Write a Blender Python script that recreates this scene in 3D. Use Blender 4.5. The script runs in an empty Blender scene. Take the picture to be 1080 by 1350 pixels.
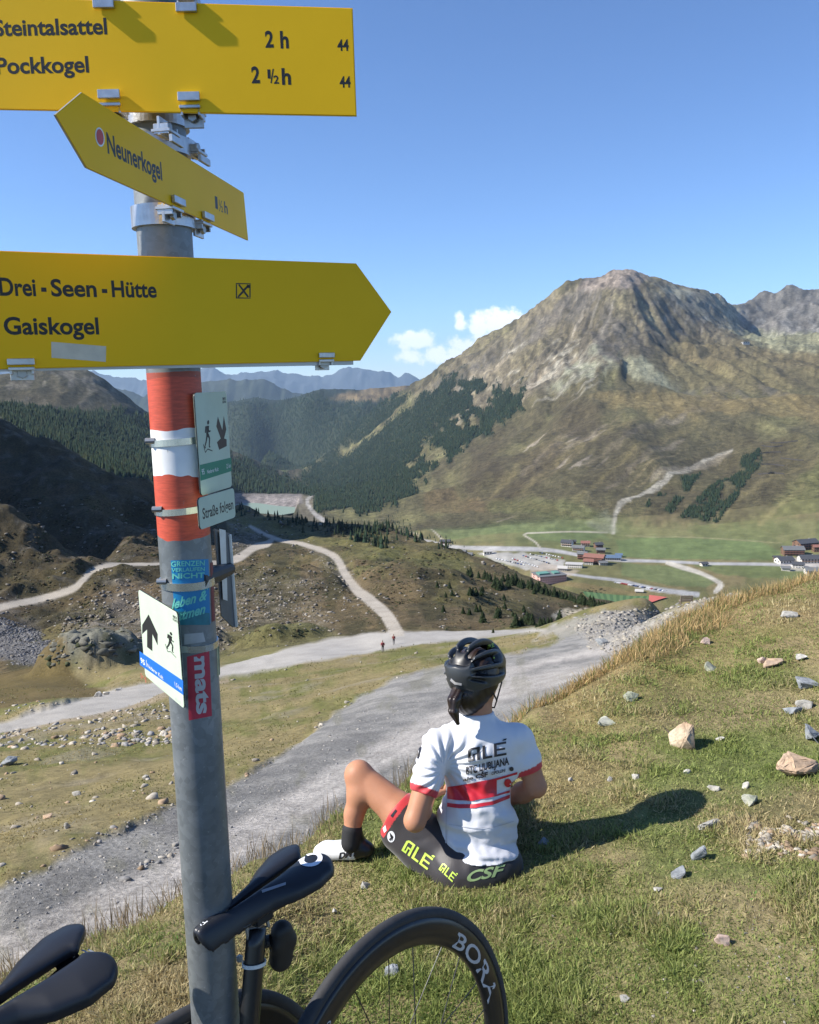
import bpy, bmesh, math, random
import numpy as np
from mathutils import Vector, Matrix
from mathutils.bvhtree import BVHTree

# ---------------------------------------------------------------- camera, sky, sun, exposure
SC = bpy.context.scene
COL = SC.collection
FPX = 1080.0
PITCH, ROLL = math.radians(9.37), math.radians(1.5)
_R = np.array([1., 0, 0]); _U = np.array([0, math.sin(PITCH), math.cos(PITCH)]); _F = np.array([0, math.cos(PITCH), -math.sin(PITCH)])
RT = math.cos(ROLL) * _R - math.sin(ROLL) * _U
UP = math.sin(ROLL) * _R + math.cos(ROLL) * _U
cam_data = bpy.data.cameras.new('camera')
cam = bpy.data.objects.new('camera', cam_data); COL.objects.link(cam)
M = Matrix.Identity(4)
for i in range(3):
    M[i][0] = RT[i]; M[i][1] = UP[i]; M[i][2] = -_F[i]
cam.matrix_world = M
cam_data.sensor_fit = 'HORIZONTAL'; cam_data.sensor_width = 36; cam_data.lens = 36
cam_data.clip_start = 0.05; cam_data.clip_end = 200000
SC.camera = cam

SUN_EL = math.radians(39); SUN_AZ = math.radians(-98)       # azimuth clockwise from +Y (view direction)
TO_SUN = Vector((math.sin(SUN_AZ) * math.cos(SUN_EL), math.cos(SUN_AZ) * math.cos(SUN_EL), math.sin(SUN_EL)))
w = bpy.data.worlds.new('World'); SC.world = w; w.use_nodes = True
wn, wl = w.node_tree.nodes, w.node_tree.links
wn.clear()
sky = wn.new('ShaderNodeTexSky'); sky.sky_type = 'NISHITA'; sky.sun_disc = False
sky.sun_elevation = SUN_EL; sky.sun_rotation = SUN_AZ
sky.altitude = 2300; sky.air_density = 1.0; sky.dust_density = 0.2; sky.ozone_density = 4.0
bg = wn.new('ShaderNodeBackground'); bg.inputs['Strength'].default_value = 0.098
wo = wn.new('ShaderNodeOutputWorld')
wl.new(bg.outputs[0], wo.inputs[0])
# cumulus low over the far ranges: a band of clouds in the sky by direction
tc = wn.new('ShaderNodeTexCoord')
def wmath(op, a, b=None, c=None, clamp=False):
    n = wn.new('ShaderNodeMath'); n.operation = op; n.use_clamp = clamp
    for i, v in enumerate((a, b, c)):
        if v is None: continue
        if isinstance(v, (int, float)): n.inputs[i].default_value = v
        else: wl.new(v, n.inputs[i])
    return n.outputs[0]
sep = wn.new('ShaderNodeSeparateXYZ'); wl.new(tc.outputs['Generated'], sep.inputs[0])
u_ = wmath('DIVIDE', sep.outputs[0], wmath('MAXIMUM', sep.outputs[1], 0.05))
e_ = wmath('DIVIDE', sep.outputs[2], wmath('MAXIMUM', sep.outputs[1], 0.05))
cmb = wn.new('ShaderNodeCombineXYZ'); wl.new(u_, cmb.inputs[0]); wl.new(e_, cmb.inputs[1])
def blob(u0, e0, su, se, amp):
    a = wmath('DIVIDE', wmath('SUBTRACT', u_, u0), su); b = wmath('DIVIDE', wmath('SUBTRACT', e_, e0), se)
    r = wmath('ADD', wmath('MULTIPLY', a, a), wmath('MULTIPLY', b, b))
    return wmath('MULTIPLY', wmath('MAXIMUM', wmath('SUBTRACT', 1.0, r), 0.0), amp)
def uv_dir(px, py):
    d = _F + (px - 540) / FPX * RT + (675 - py) / FPX * UP
    return d[0] / d[1], d[2] / d[1]
CB = None
for (px, py, sx, sy, amp) in ((546, 449, 30, 13, 1.1), (607, 425, 9, 13, .75), (656, 426, 42, 19, 1.2), (592, 468, 58, 13, .95), (545, 469, 30, 10, .85), (700, 440, 50, 24, .9), (630, 456, 48, 16, .95)):
    u0, e0 = uv_dir(px, py)
    b = blob(u0, e0, sx * 1.25 / FPX, sy * 1.3 / FPX, amp)
    CB = b if CB is None else wmath('MAXIMUM', CB, b)
nz = wn.new('ShaderNodeTexNoise'); nz.inputs['Scale'].default_value = 55; nz.inputs['Detail'].default_value = 9; nz.inputs['Roughness'].default_value = .62
wl.new(cmb.outputs[0], nz.inputs['Vector'])
cm = wmath('ADD', wmath('MULTIPLY', CB, 1.0), wmath('MULTIPLY', wmath('SUBTRACT', nz.outputs[0], 0.52), 2.6))
mr = wn.new('ShaderNodeMapRange'); mr.interpolation_type = 'SMOOTHERSTEP'
mr.inputs['From Min'].default_value = .12; mr.inputs['From Max'].default_value = .85; mr.inputs['To Max'].default_value = .92
wl.new(cm, mr.inputs['Value'])
gate = wmath('MULTIPLY', mr.outputs[0], wmath('MINIMUM', wmath('MULTIPLY', CB, 6.0), 1.0))
mixc = wn.new('ShaderNodeMix'); mixc.data_type = 'RGBA'
wl.new(gate, mixc.inputs[0])
hs = wn.new('ShaderNodeMix'); hs.data_type = 'RGBA'; hs.blend_type = 'MULTIPLY'; hs.inputs[0].default_value = 1.0
hs.inputs[7].default_value = (.85, .965, 1.12, 1)
wl.new(sky.outputs[0], hs.inputs[6])
wl.new(hs.outputs[2], mixc.inputs[6]); mixc.inputs[7].default_value = (8.6, 8.8, 9.4, 1)
wl.new(mixc.outputs[2], bg.inputs['Color'])

sd = bpy.data.lights.new('sun', 'SUN'); sd.energy = 5.0; sd.angle = math.radians(.53); sd.color = (1, .945, .86)
so = bpy.data.objects.new('sun', sd); COL.objects.link(so)
so.rotation_euler = (-TO_SUN).to_track_quat('-Z', 'Y').to_euler()
VS = SC.view_settings
VS.view_transform = 'Standard'; VS.look = 'None'; VS.gamma = 1; VS.use_curve_mapping = False; VS.exposure = 0.85
SC.cycles.volume_bounces = 0; SC.cycles.max_bounces = 6; SC.cycles.diffuse_bounces = 3; SC.cycles.transparent_max_bounces = 6

# ---------------------------------------------------------------- helpers
rng = np.random.default_rng(7); random.seed(7)
def ray(px, py):
    return _F + (px - 540) / FPX * RT + (675 - py) / FPX * UP
def PX(px, py, d):
    return Vector(ray(px, py) * d)
def toward(p):                                                # world points -> photo direction
    x = p @ RT; y = p @ UP; z = p @ _F
    z = np.where(np.abs(z) < 1e-6, 1e-6, z)
    return 540 + FPX * x / z, 675 - FPX * y / z
def tag(o, label=None, cat=None, group=None, kind=None):
    if label: o['label'] = label
    if cat: o['category'] = cat
    if group: o['group'] = group
    if kind: o['kind'] = kind
    return o
def empty(name, loc=(0, 0, 0)):
    o = bpy.data.objects.new(name, None); o.empty_display_size = .1; COL.objects.link(o); o.location = loc
    return o
def link(name, me, mats=None, parent=None, loc=None, smooth=None):
    """mesh object; vertices are in world space when parent is a thing at some place -> kept by inverse"""
    o = bpy.data.objects.new(name, me); COL.objects.link(o)
    if mats is not None:
        for m in (mats if isinstance(mats, (list, tuple)) else [mats]): me.materials.append(m)
    if smooth is not None:
        me.polygons.foreach_set('use_smooth', [smooth] * len(me.polygons))
    if parent is not None:
        o.parent = parent
        if loc is None:                                        # geometry given in world space
            pm = world_of(parent)
            o.matrix_parent_inverse = pm.inverted()
    if loc is not None: o.location = loc
    return o
def world_of(o):
    m = o.matrix_basis.copy()
    while o.parent is not None:
        m = o.parent.matrix_basis @ o.matrix_parent_inverse @ m if False else m
        pm = world_of(o.parent)
        return pm @ o.matrix_parent_inverse @ o.matrix_basis
    return m
def np_mesh(name, V, Fq, tri=False):
    me = bpy.data.meshes.new(name)
    V = np.asarray(V, np.float32); Fq = np.asarray(Fq, np.int32)
    k = Fq.shape[1]
    me.vertices.add(len(V)); me.vertices.foreach_set('co', V.ravel())
    me.loops.add(Fq.size); me.loops.foreach_set('vertex_index', Fq.ravel())
    me.polygons.add(len(Fq)); me.polygons.foreach_set('loop_start', np.arange(0, Fq.size, k, dtype=np.int32))
    try: me.polygons.foreach_set('loop_total', np.full(len(Fq), k, np.int32))
    except Exception: pass
    me.update(calc_edges=True)
    return me
def set_col(me, C, name='Col'):
    a = me.color_attributes.new(name, 'FLOAT_COLOR', 'POINT')
    C = np.asarray(C, np.float32)
    if C.shape[1] == 3: C = np.hstack([C, np.ones((len(C), 1), np.float32)])
    a.data.foreach_set('color', C.ravel())
def bm_obj(name, bm, mat, parent=None, smooth=False):
    me = bpy.data.meshes.new(name); bm.to_mesh(me); bm.free()
    return link(name, me, mat, parent, smooth=smooth)

# node material helpers
class NM:
    def __init__(s, name):
        s.m = bpy.data.materials.new(name); s.m.use_nodes = True
        s.n = s.m.node_tree.nodes; s.l = s.m.node_tree.links; s.b = s.n['Principled BSDF']
    def new(s, t, **k):
        n = s.n.new(t)
        for a, v in k.items(): setattr(n, a, v)
        return n
    def noise(s, scale, detail=4, rough=.55, coord='Object', vec=None, dist=0):
        n = s.n.new('ShaderNodeTexNoise'); n.inputs['Scale'].default_value = scale; n.inputs['Detail'].default_value = detail
        n.inputs['Roughness'].default_value = rough; n.inputs['Distortion'].default_value = dist
        if vec is None:
            t = s.n.new('ShaderNodeTexCoord'); vec = t.outputs[coord]
        s.l.new(vec, n.inputs['Vector']); return n.outputs[0]
    def math(s, op, a, b=0.0, clamp=False):
        n = s.n.new('ShaderNodeMath'); n.operation = op; n.use_clamp = clamp
        for i, v in enumerate((a, b)):
            if isinstance(v, (int, float)): n.inputs[i].default_value = v
            else: s.l.new(v, n.inputs[i])
        return n.outputs[0]
    def ramp(s, fac, stops):
        n = s.n.new('ShaderNodeValToRGB'); e = n.color_ramp.elements
        while len(e) > 1: e.remove(e[-1])
        e[0].position = stops[0][0]; e[0].color = (*stops[0][1], 1)
        for p, c in stops[1:]:
            x = e.new(p); x.color = (*c, 1)
        s.l.new(fac, n.inputs[0]); return n.outputs[0]
    def mix(s, fac, a, b, mode='MIX'):
        n = s.n.new('ShaderNodeMix'); n.data_type = 'RGBA'; n.blend_type = mode
        for sock, v in ((0, fac), (6, a), (7, b)):
            if isinstance(v, (int, float)): n.inputs[sock].default_value = v
            elif isinstance(v, tuple): n.inputs[sock].default_value = (*v[:3], 1)
            else: s.l.new(v, n.inputs[sock])
        return n.outputs[2]
    def col(s, v):
        if isinstance(v, tuple): s.b.inputs['Base Color'].default_value = (*v[:3], 1)
        else: s.l.new(v, s.b.inputs['Base Color'])
    def bump(s, h, strength=.3, dist=.01):
        n = s.n.new('ShaderNodeBump'); n.inputs['Strength'].default_value = strength; n.inputs['Distance'].default_value = dist
        s.l.new(h, n.inputs['Height']); s.l.new(n.outputs[0], s.b.inputs['Normal'])
    def set(s, **k):
        for a, v in k.items():
            s.b.inputs[a.replace('_', ' ').title() if a != 'ior' else 'IOR'].default_value = v
        return s
def simple(name, c, rough=.5, metal=0.0, var=.12, scale=30, bump=0.0, bscale=None, spec=None):
    m = NM(name)
    n = m.noise(scale, 5)
    m.col(m.mix(1.0, c, m.ramp(n, [(.25, (1 - var,) * 3), (.75, (1 + var,) * 3)]), 'MULTIPLY'))
    m.b.inputs['Roughness'].default_value = rough; m.b.inputs['Metallic'].default_value = metal
    if spec is not None: m.b.inputs['Specular IOR Level'].default_value = spec
    if bump: m.bump(m.noise(bscale or scale * 3, 6), bump, .002)
    return m.m

# numpy noise
def _h(ix, iy, seed):
    n = (ix.astype(np.int64) * 374761393 + iy.astype(np.int64) * 668265263 + seed * 1442695041) & 0x7fffffff
    n = ((n ^ (n >> 13)) * 1274126177) & 0x7fffffff
    n = (n ^ (n >> 16)) & 0xffff
    return n / 32767.5 - 1.0
def vnoise(x, y, seed=0):
    ix = np.floor(x); iy = np.floor(y); fx = x - ix; fy = y - iy
    ix = ix.astype(np.int64); iy = iy.astype(np.int64)
    sx = fx * fx * fx * (fx * (fx * 6 - 15) + 10); sy = fy * fy * fy * (fy * (fy * 6 - 15) + 10)
    a = _h(ix, iy, seed); b = _h(ix + 1, iy, seed); c = _h(ix, iy + 1, seed); d = _h(ix + 1, iy + 1, seed)
    return (a * (1 - sx) + b * sx) * (1 - sy) + (c * (1 - sx) + d * sx) * sy
def fbm(x, y, oct=4, seed=0, gain=.5, ridged=False):
    s = 0; a = 1; t = 0
    for o in range(oct):
        n = vnoise(x * 2 ** o + 17.3 * o, y * 2 ** o - 9.1 * o, seed + o * 13)
        if ridged: n = 1 - 2 * np.abs(n)
        s = s + a * n; t += a; a *= gain
    return s / t
def sstep(a, b, x):
    t = np.clip((x - a) / (b - a), 0, 1); return t * t * (3 - 2 * t)
# ---------------------------------------------------------------- terrain: one height field, fine near the camera and coarse far away
# control points: (photo direction px, py, forward distance m). z/y is interpolated over (x/y, ln y).
CP = []
def L(pts, n=0):
    pts = [tuple(map(float, p)) for p in pts]
    for p in pts: CP.append(p)
def behind(pts, fy, de):                                       # hidden ground behind a crest line
    for (px, py, y) in pts: CP.append((px, py, y * fy, de))
BASE, BB, BC = 1.53, .15, -.105                                               # the bank falls away gently to the left and ahead
def plane(x, y): return -BASE + BB * x + BC * y
def edge_y(px, py):
    u, e = uv_dir(px, py); return BASE / (-e + BB * u + BC)
EDGE = [(px, py, edge_y(px, py)) for px, py in ((-300, 1480), (-100, 1345), (0, 1292), (120, 1240), (235, 1180), (330, 1134), (440, 1073), (560, 1005), (700, 938), (760, 908),
        (810, 880), (850, 852), (900, 820), (940, 800), (1000, 787), (1080, 768), (1200, 745), (1400, 715))]
L(EDGE); behind([(a, b, c * 1.0) for a, b, c in EDGE[:-5]], 1.45, -.20); behind(EDGE[-5:], 1.45, -.14)
for y, us in ((.5, (-1.3, -.6, 0, .6, 1.2)), (1.0, (-1.2, -.6, 0, .6, 1.2)), (1.7, (-1.2, -.6, -.2, .2, .6, 1.2)), (2.5, (-.1, .15, .4, .7)), (3.3, (.05, .25, .45, .8)), (4.3, (.2, .35, .5, .8)), (5.8, (.38, .55, .8))):
    for u in us: CP.append(('w', u, y, plane(u * y, y)))
# lower gravel road and its banks
ROAD1 = [(-150, 1345, 8), (0, 1250, 9), (100, 1205, 10), (200, 1150, 11.5), (320, 1085, 14.5), (450, 1010, 20), (560, 960, 26), (640, 915, 34), (720, 890, 39), (800, 868, 43), (850, 848, 46)]
L(ROAD1)
L([(0, 1165, 11), (100, 1120, 12.5), (230, 1065, 15.5), (330, 1030, 19), (440, 965, 27), (500, 925, 36), (600, 885, 48), (700, 860, 55), (780, 845, 58), (830, 828, 60)])
# meadow
L([(-200, 1130, 16), (0, 1060, 22), (0, 1000, 38), (100, 1040, 24), (120, 980, 42), (230, 1000, 31), (300, 950, 47), (400, 900, 68), (430, 940, 40), (-200, 985, 50)])
L([(-150, 985, 56), (0, 960, 60), (80, 935, 68), (150, 920, 76), (230, 903, 84), (300, 887, 95), (400, 862, 108), (480, 855, 115), (520, 838, 122), (600, 838, 120), (700, 833, 112), (560, 858, 98), (640, 848, 90), (700, 845, 80)])
# crest of the meadow and the rubble shoulder on the right
CR = [(740, 818, 118), (800, 803, 112), (860, 796, 90), (905, 793, 52), (960, 786, 46), (1000, 784, 40), (1080, 780, 40)]
L(CR); behind(CR, 1.6, -.10); L([(860, 815, 55), (905, 806, 44), (940, 812, 34), (880, 835, 40)])
# heather hillside
H = [(600, 800, 175), (540, 815, 145), (600, 770, 260), (560, 735, 430), (520, 800, 190), (470, 780, 255), (450, 750, 360), (430, 728, 480), (400, 715, 560), (355, 708, 650), (310, 695, 720), (500, 705, 600), (650, 815, 150), (700, 815, 160), (650, 780, 280),
     (700, 800, 240), (740, 812, 250), (800, 806, 260)]
L(H)
HC = [(310, 669, 1000), (345, 680, 950), (380, 690, 920), (420, 700, 860), (470, 703, 820), (520, 708, 760), (560, 718, 700), (600, 728, 620), (640, 747, 560), (700, 773, 480), (760, 796, 400), (820, 808, 340), (880, 812, 300)]
L(HC); behind(HC[5:], 1.35, -.09); behind(HC[:5], 1.3, -.05)
# slopes under the left trail: gully, scree, rocky outcrop
L([(360, 718, 560), (330, 733, 470), (300, 746, 420), (220, 745, 370), (150, 745, 335), (110, 765, 300), (60, 790, 275), (0, 802, 255), (-150, 835, 230),
   (-100, 900, 150), (0, 860, 165), (0, 900, 120), (60, 860, 150), (120, 850, 145), (180, 858, 142), (120, 905, 105), (60, 905, 100), (200, 890, 100), (230, 860, 150), (200, 815, 210), (280, 800, 230), (300, 850, 150), (350, 830, 165), (400, 845, 135), (380, 790, 240), (440, 800, 205), (100, 815, 215)])
# lit spur on the left and the dark mountain side behind it
SP = [(-250, 560, 420), (-100, 622, 400), (0, 668, 385), (40, 692, 370), (80, 725, 345), (112, 757, 312)]
L(SP); behind(SP[:-1], 1.35, -.07)
L([(-60, 740, 300), (20, 745, 310)])
DK = [(-300, 470, 900), (-100, 520, 900), (0, 553, 900), (60, 577, 880), (100, 600, 860), (130, 618, 840), (170, 632, 800), (195, 642, 760), (220, 668, 720), (250, 690, 690)]
L(DK); behind(DK, 1.5, -.09)
for u_k, y_k, z_k in ((-.82, 640, 60), (-.95, 620, 300), (-1.2, 560, 400), (-1.5, 520, 420), (-.9, 760, 120), (-.78, 560, -20), (-.9, 450, 40), (-1.3, 400, 120), (-.8, 380, -60), (-1.2, 280, -20), (-1.5, 250, 0)): CP.append(('w', u_k, y_k, z_k))
L([(-50, 640, 700), (60, 660, 640), (120, 690, 560), (150, 715, 480), (170, 690, 620), (-150, 600, 650)])
# left valley flank with forest
LF = [(-300, 480, 2900), (-100, 480, 3100), (0, 488, 3300), (60, 485, 3400), (120, 492, 3500), (150, 512, 3600), (200, 550, 3900), (260, 585, 4200), (320, 600, 4400), (380, 628, 4400)]
L(LF); behind(LF, 1.5, -.09)
L([(0, 540, 2600), (60, 560, 2500), (130, 575, 2600), (130, 610, 1900), (200, 620, 2300), (280, 640, 2700), (60, 540, 2700)])
# reservoir and valley bottom
L([(300, 664, 2650), (350, 664, 2600), (380, 668, 2500), (310, 655, 2800), (390, 650, 2900), (410, 655, 2750), (410, 680, 2200), (340, 672, 2300), (380, 682, 2000), (380, 640, 3300), (375, 618, 5400), (360, 606, 6000), (420, 585, 6600)])
# forested ridge closing the valley
R2 = [(180, 560, 8800), (300, 531, 8600), (360, 526, 8300), (420, 520, 8000), (470, 514, 7700), (520, 509, 7400), (548, 507, 7200)]
L(R2); behind(R2, 1.25, -.06)
L([(330, 570, 7200), (400, 560, 6900), (470, 545, 6400), (500, 530, 6700)])
# the big mountain: skyline
SK = [(500, 535, 5600), (530, 512, 5600), (556, 497, 5500), (600, 470, 5200), (640, 440, 4900), (700, 408, 4600), (740, 378, 4400), (770, 367, 4300), (800, 361, 4220), (825, 355, 4200), (850, 362, 4230), (880, 373, 4350), (915, 381, 4750), (950, 391, 5150), (985, 398, 5450)]
L(SK); behind(SK[5:], 1.3, -.10); behind(SK[1:5], 1.16, -.035)
S2 = [(992, 394, 5800), (1005, 381, 5900), (1022, 386, 5900), (1040, 374, 5900), (1060, 386, 5950), (1082, 385, 6000), (1110, 376, 6000), (1150, 388, 6000), (1300, 380, 6200)]
L(S2); behind(S2, 1.25, -.10)
L([(990, 440, 5000), (1040, 438, 4900), (1090, 437, 4700)])
L([(960, 432, 4100), (1000, 452, 3700), (1080, 448, 3600), (1200, 430, 3500)])
L([(825, 440, 3450), (790, 470, 3200), (825, 520, 2800), (825, 600, 2150), (825, 660, 1750), (825, 700, 1500), (740, 440, 3900), (700, 480, 3700), (700, 560, 2850), (700, 620, 2200), (700, 670, 1800),
   (640, 520, 3900), (600, 545, 3700), (600, 600, 3000), (600, 650, 2200), (600, 690, 1750), (520, 580, 4300), (480, 600, 4500), (500, 645, 2900), (440, 640, 3400), (460, 672, 2300), (430, 685, 2000), (900, 440, 3700), (900, 500, 3000), (960, 480, 3150), (960, 545, 2550), (960, 620, 2000), (960, 690, 1500),
   (1080, 500, 2950), (1080, 560, 2300), (1080, 620, 1850), (1080, 690, 1420), (1250, 560, 2200), (1250, 680, 1400)])
# valley floor with the village
L([(560, 700, 1600), (600, 720, 1400), (650, 735, 1250), (700, 722, 1320), (720, 765, 1080), (760, 735, 1235), (760, 780, 980), (830, 740, 1210), (860, 775, 1000), (900, 785, 960), (940, 760, 1080), (950, 710, 1380), (1060, 735, 1200), (1080, 765, 1060), (1250, 760, 1050)])

cu, cs, ce = [], [], []
for c in CP:
    if c[0] == 'w':
        u, y, z = c[1], c[2], c[3]; e = z / y
    else:
        u, e = uv_dir(c[0], c[1]); y = c[2]
        if len(c) == 4: e += c[3]
    cu.append(u); cs.append(math.log(y)); ce.append(e + BASE / y)
cu = np.array(cu); cs = np.array(cs); ce = np.array(ce)
KU = 2.6
def _phi(d2): return np.sqrt(d2 + .0012)
A_ = _phi((KU * (cu[:, None] - cu)) ** 2 + (cs[:, None] - cs) ** 2)
n_ = len(cu); PB = np.stack([np.ones(n_), cu, cs], 1)
K_ = np.block([[A_ + np.eye(n_) * 1e-4, PB], [PB.T, np.zeros((3, 3))]])
W_ = np.linalg.solve(K_, np.concatenate([ce, np.zeros(3)]))
def field(u, s):
    out = np.zeros(u.size); uf = u.ravel(); sf = s.ravel()
    for i in range(0, uf.size, 20000):
        a = uf[i:i + 20000, None]; b = sf[i:i + 20000, None]
        out[i:i + 20000] = _phi((KU * (a - cu)) ** 2 + (b - cs) ** 2).astype(np.float32) @ W_[:n_].astype(np.float32) + W_[n_] + W_[n_ + 1] * uf[i:i + 20000] + W_[n_ + 2] * sf[i:i + 20000]
    return out.reshape(u.shape)
def seq(*segs):
    s = []
    for a, b, d in segs:
        k = int((math.log(b) - math.log(a)) / d); s += list(math.log(a) + (math.log(b) - math.log(a)) * np.arange(k) / k)
    return np.array(s + [math.log(segs[-1][1])])
SR = seq((.3, 2, .05), (2, 9, .014), (9, 120, .0125), (120, 1000, .0074), (1000, 1500, .0052), (1500, 6400, .0044), (6400, 9800, .012))
UC = np.concatenate([np.arange(-1.6, -.58, .014), np.arange(-.58, .58, .0022), np.arange(.58, .85, .012)])
NR, NC = len(SR), len(UC)
UU, SS = np.meshgrid(UC, SR)
YY = np.exp(SS); XX = UU * YY
# interpolate the smooth base on a coarser grid first (speed)
def base_field():
    ci = np.arange(0, NC, 3); ci = np.append(ci, NC - 1) if ci[-1] != NC - 1 else ci
    ri = np.arange(0, NR, 3); ri = np.append(ri, NR - 1) if ri[-1] != NR - 1 else ri
    g = field(UU[np.ix_(ri, ci)], SS[np.ix_(ri, ci)])
    g2 = np.empty((len(ri), NC))
    for k in range(len(ri)): g2[k] = np.interp(np.arange(NC), ci, g[k])
    out = np.empty((NR, NC))
    for k in range(NC): out[:, k] = np.interp(np.arange(NR), ri, g2[:, k])
    return out
EE = base_field() - BASE / YY
ZZ = EE * YY
PPX, PPY = toward(np.stack([XX, YY, ZZ], -1))                 # smooth positions seen from the camera, used to lay out land cover

def polymask(pts, ylo, yhi, feather=3.0, warp=2.0, wseed=1, wscale=10.):
    pts = np.array(pts, float)
    out = np.zeros(PPX.shape, np.float32)
    m = (YY > ylo) & (YY < yhi) & (PPX > pts[:, 0].min() - 15) & (PPX < pts[:, 0].max() + 15) & (PPY > pts[:, 1].min() - 15) & (PPY < pts[:, 1].max() + 15)
    if not m.any(): return out
    x = PPX[m]; y = PPY[m]
    if warp:
        k = wscale
        x = x + warp * fbm(x / k, y / k, 3, wseed); y = y + warp * fbm(x / k + 50, y / k, 3, wseed + 5)
    ins = np.zeros(x.shape, bool); d = np.full(x.shape, 1e9)
    for i in range(len(pts)):
        x0, y0 = pts[i]; x1, y1 = pts[(i + 1) % len(pts)]
        c = ((y0 > y) != (y1 > y)); t = (x1 - x0) * (y - y0) / ((y1 - y0) if y1 != y0 else 1e-9) + x0
        ins ^= c & (x < t)
        L2 = (x1 - x0) ** 2 + (y1 - y0) ** 2 + 1e-9
        q = np.clip(((x - x0) * (x1 - x0) + (y - y0) * (y1 - y0)) / L2, 0, 1)
        d = np.minimum(d, np.hypot(x - x0 - q * (x1 - x0), y - y0 - q * (y1 - y0)))
    sd_ = np.where(ins, d, -d)
    out[m] = np.clip(.5 + sd_ / feather, 0, 1)
    return out
def linemask(pts, ylo, yhi, feather=1.5, warp=0., wseed=3):
    """pts: (px, py, half width px)"""
    pts = np.array(pts, float); out = np.zeros(PPX.shape, np.float32)
    m = (YY > ylo) & (YY < yhi) & (PPX > pts[:, 0].min() - 20) & (PPX < pts[:, 0].max() + 20) & (PPY > pts[:, 1].min() - 20) & (PPY < pts[:, 1].max() + 20)
    if not m.any(): return out
    x = PPX[m]; y = PPY[m]; best = np.full(x.shape, -1e9)
    if warp: x = x + warp * fbm(x / 12, y / 12, 3, wseed); y = y + warp * fbm(x / 12 + 9, y / 12, 3, wseed + 2)
    for i in range(len(pts) - 1):
        x0, y0, w0 = pts[i]; x1, y1, w1 = pts[i + 1]
        L2 = (x1 - x0) ** 2 + (y1 - y0) ** 2 + 1e-9
        q = np.clip(((x - x0) * (x1 - x0) + (y - y0) * (y1 - y0)) / L2, 0, 1)
        best = np.maximum(best, w0 + q * (w1 - w0) - np.hypot(x - x0 - q * (x1 - x0), y - y0 - q * (y1 - y0)))
    out[m] = np.clip(.5 + best / feather, 0, 1)
    return out
def smooth_line(pts, k=6):
    """Catmull-Rom through the points"""
    p = np.array(pts, float); p = np.vstack([2 * p[0] - p[1], p, 2 * p[-1] - p[-2]]); o = []
    for i in range(1, len(p) - 2):
        for t in np.arange(k) / k:
            o.append(.5 * ((2 * p[i]) + (-p[i - 1] + p[i + 1]) * t + (2 * p[i - 1] - 5 * p[i] + 4 * p[i + 1] - p[i + 2]) * t * t + (-p[i - 1] + 3 * p[i] - 3 * p[i + 1] + p[i + 2]) * t ** 3))
    o.append(p[-2]); return np.array(o)

# --- masks
bankm = sstep(0, 1, (np.interp(PPX, [p[0] for p in EDGE], [math.log(p[2]) for p in EDGE]) - SS) / .12 + .6)
road1 = polymask([(-260, 1480), (-150, 1270), (0, 1172), (60, 1150), (100, 1122), (170, 1095), (235, 1062), (300, 1035), (350, 1010), (400, 975), (440, 940), (480, 915), (520, 895), (580, 878), (640, 864), (700, 858), (735, 848), (745, 838), (790, 830), (850, 824),
                  (862, 846), (835, 872), (800, 898), (700, 950), (560, 1030), (440, 1100), (200, 1220), (100, 1280), (0, 1330), (-200, 1500)], 5.5, 75, 6, 4, 11, 16)
track1 = linemask(smooth_line([(-150, 1390, 60), (0, 1285, 45), (150, 1205, 36), (260, 1140, 26), (380, 1070, 20), (480, 1010, 17), (580, 955, 15), (660, 912, 13), (740, 893, 9), (820, 876, 7), (900, 865, 6)]), 5.5, 75, 14, 3)
track1b = linemask(smooth_line([(640, 895, 4), (720, 872, 4), (800, 858, 5), (845, 850, 5)]), 20, 75, 8, 3)
rut = linemask(smooth_line([(-60, 1290, 5), (0, 1262, 5), (60, 1222, 5), (130, 1185, 4), (190, 1150, 4), (240, 1118, 3), (290, 1090, 2)]), 5.5, 60, 8, 6)
road2 = polymask([(-200, 1000), (-100, 985), (0, 955), (80, 930), (150, 909), (200, 899), (260, 888), (300, 876), (350, 862), (400, 850), (440, 842), (490, 834), (530, 832), (640, 830), (720, 829), (720, 832), (660, 838), (600, 845), (540, 852), (480, 862), (400, 874), (330, 888), (290, 892), (230, 914), (150, 938), (80, 952), (0, 968), (-100, 998)], 52, 140, 4, 2, 21, 20)
roadX = polymask([(745, 818), (790, 806), (835, 808), (870, 818), (850, 842), (800, 846), (750, 838), (700, 842)], 40, 120, 6, 8, 31, 14)
TRAIL = smooth_line([(524, 836, 9), (510, 812, 8), (490, 793, 7), (470, 778, 6), (455, 757, 5.4), (445, 738, 4.6), (428, 727, 3.6), (400, 718, 3.0), (370, 712, 2.6), (345, 702, 2.4), (330, 694, 2.0)])
trail1 = linemask(TRAIL, 120, 900, 2.0)
TRAIL2 = smooth_line([(-150, 838, 8), (0, 801, 4.6), (50, 790, 4.5), (95, 777, 4.4), (108, 766, 4), (122, 753, 3.6), (150, 745, 3.0), (220, 743, 2.8), (290, 742, 3.6), (315, 735, 5), (335, 722, 4.5), (352, 717, 4.5), (358, 712, 3)])
trail2 = linemask(TRAIL2, 180, 700, 2.0)
roads_flat = np.clip(np.maximum.reduce([road1, road2, trail1, trail2, roadX]), 0, 1)

mtn = ((YY > 1480) & (PPX > 395) & (YY < 6800)).astype(np.float32)
mtn_w = sstep(1500, 2100, YY) * sstep(420, 560, PPX + (YY > 3000) * 60)
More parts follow.
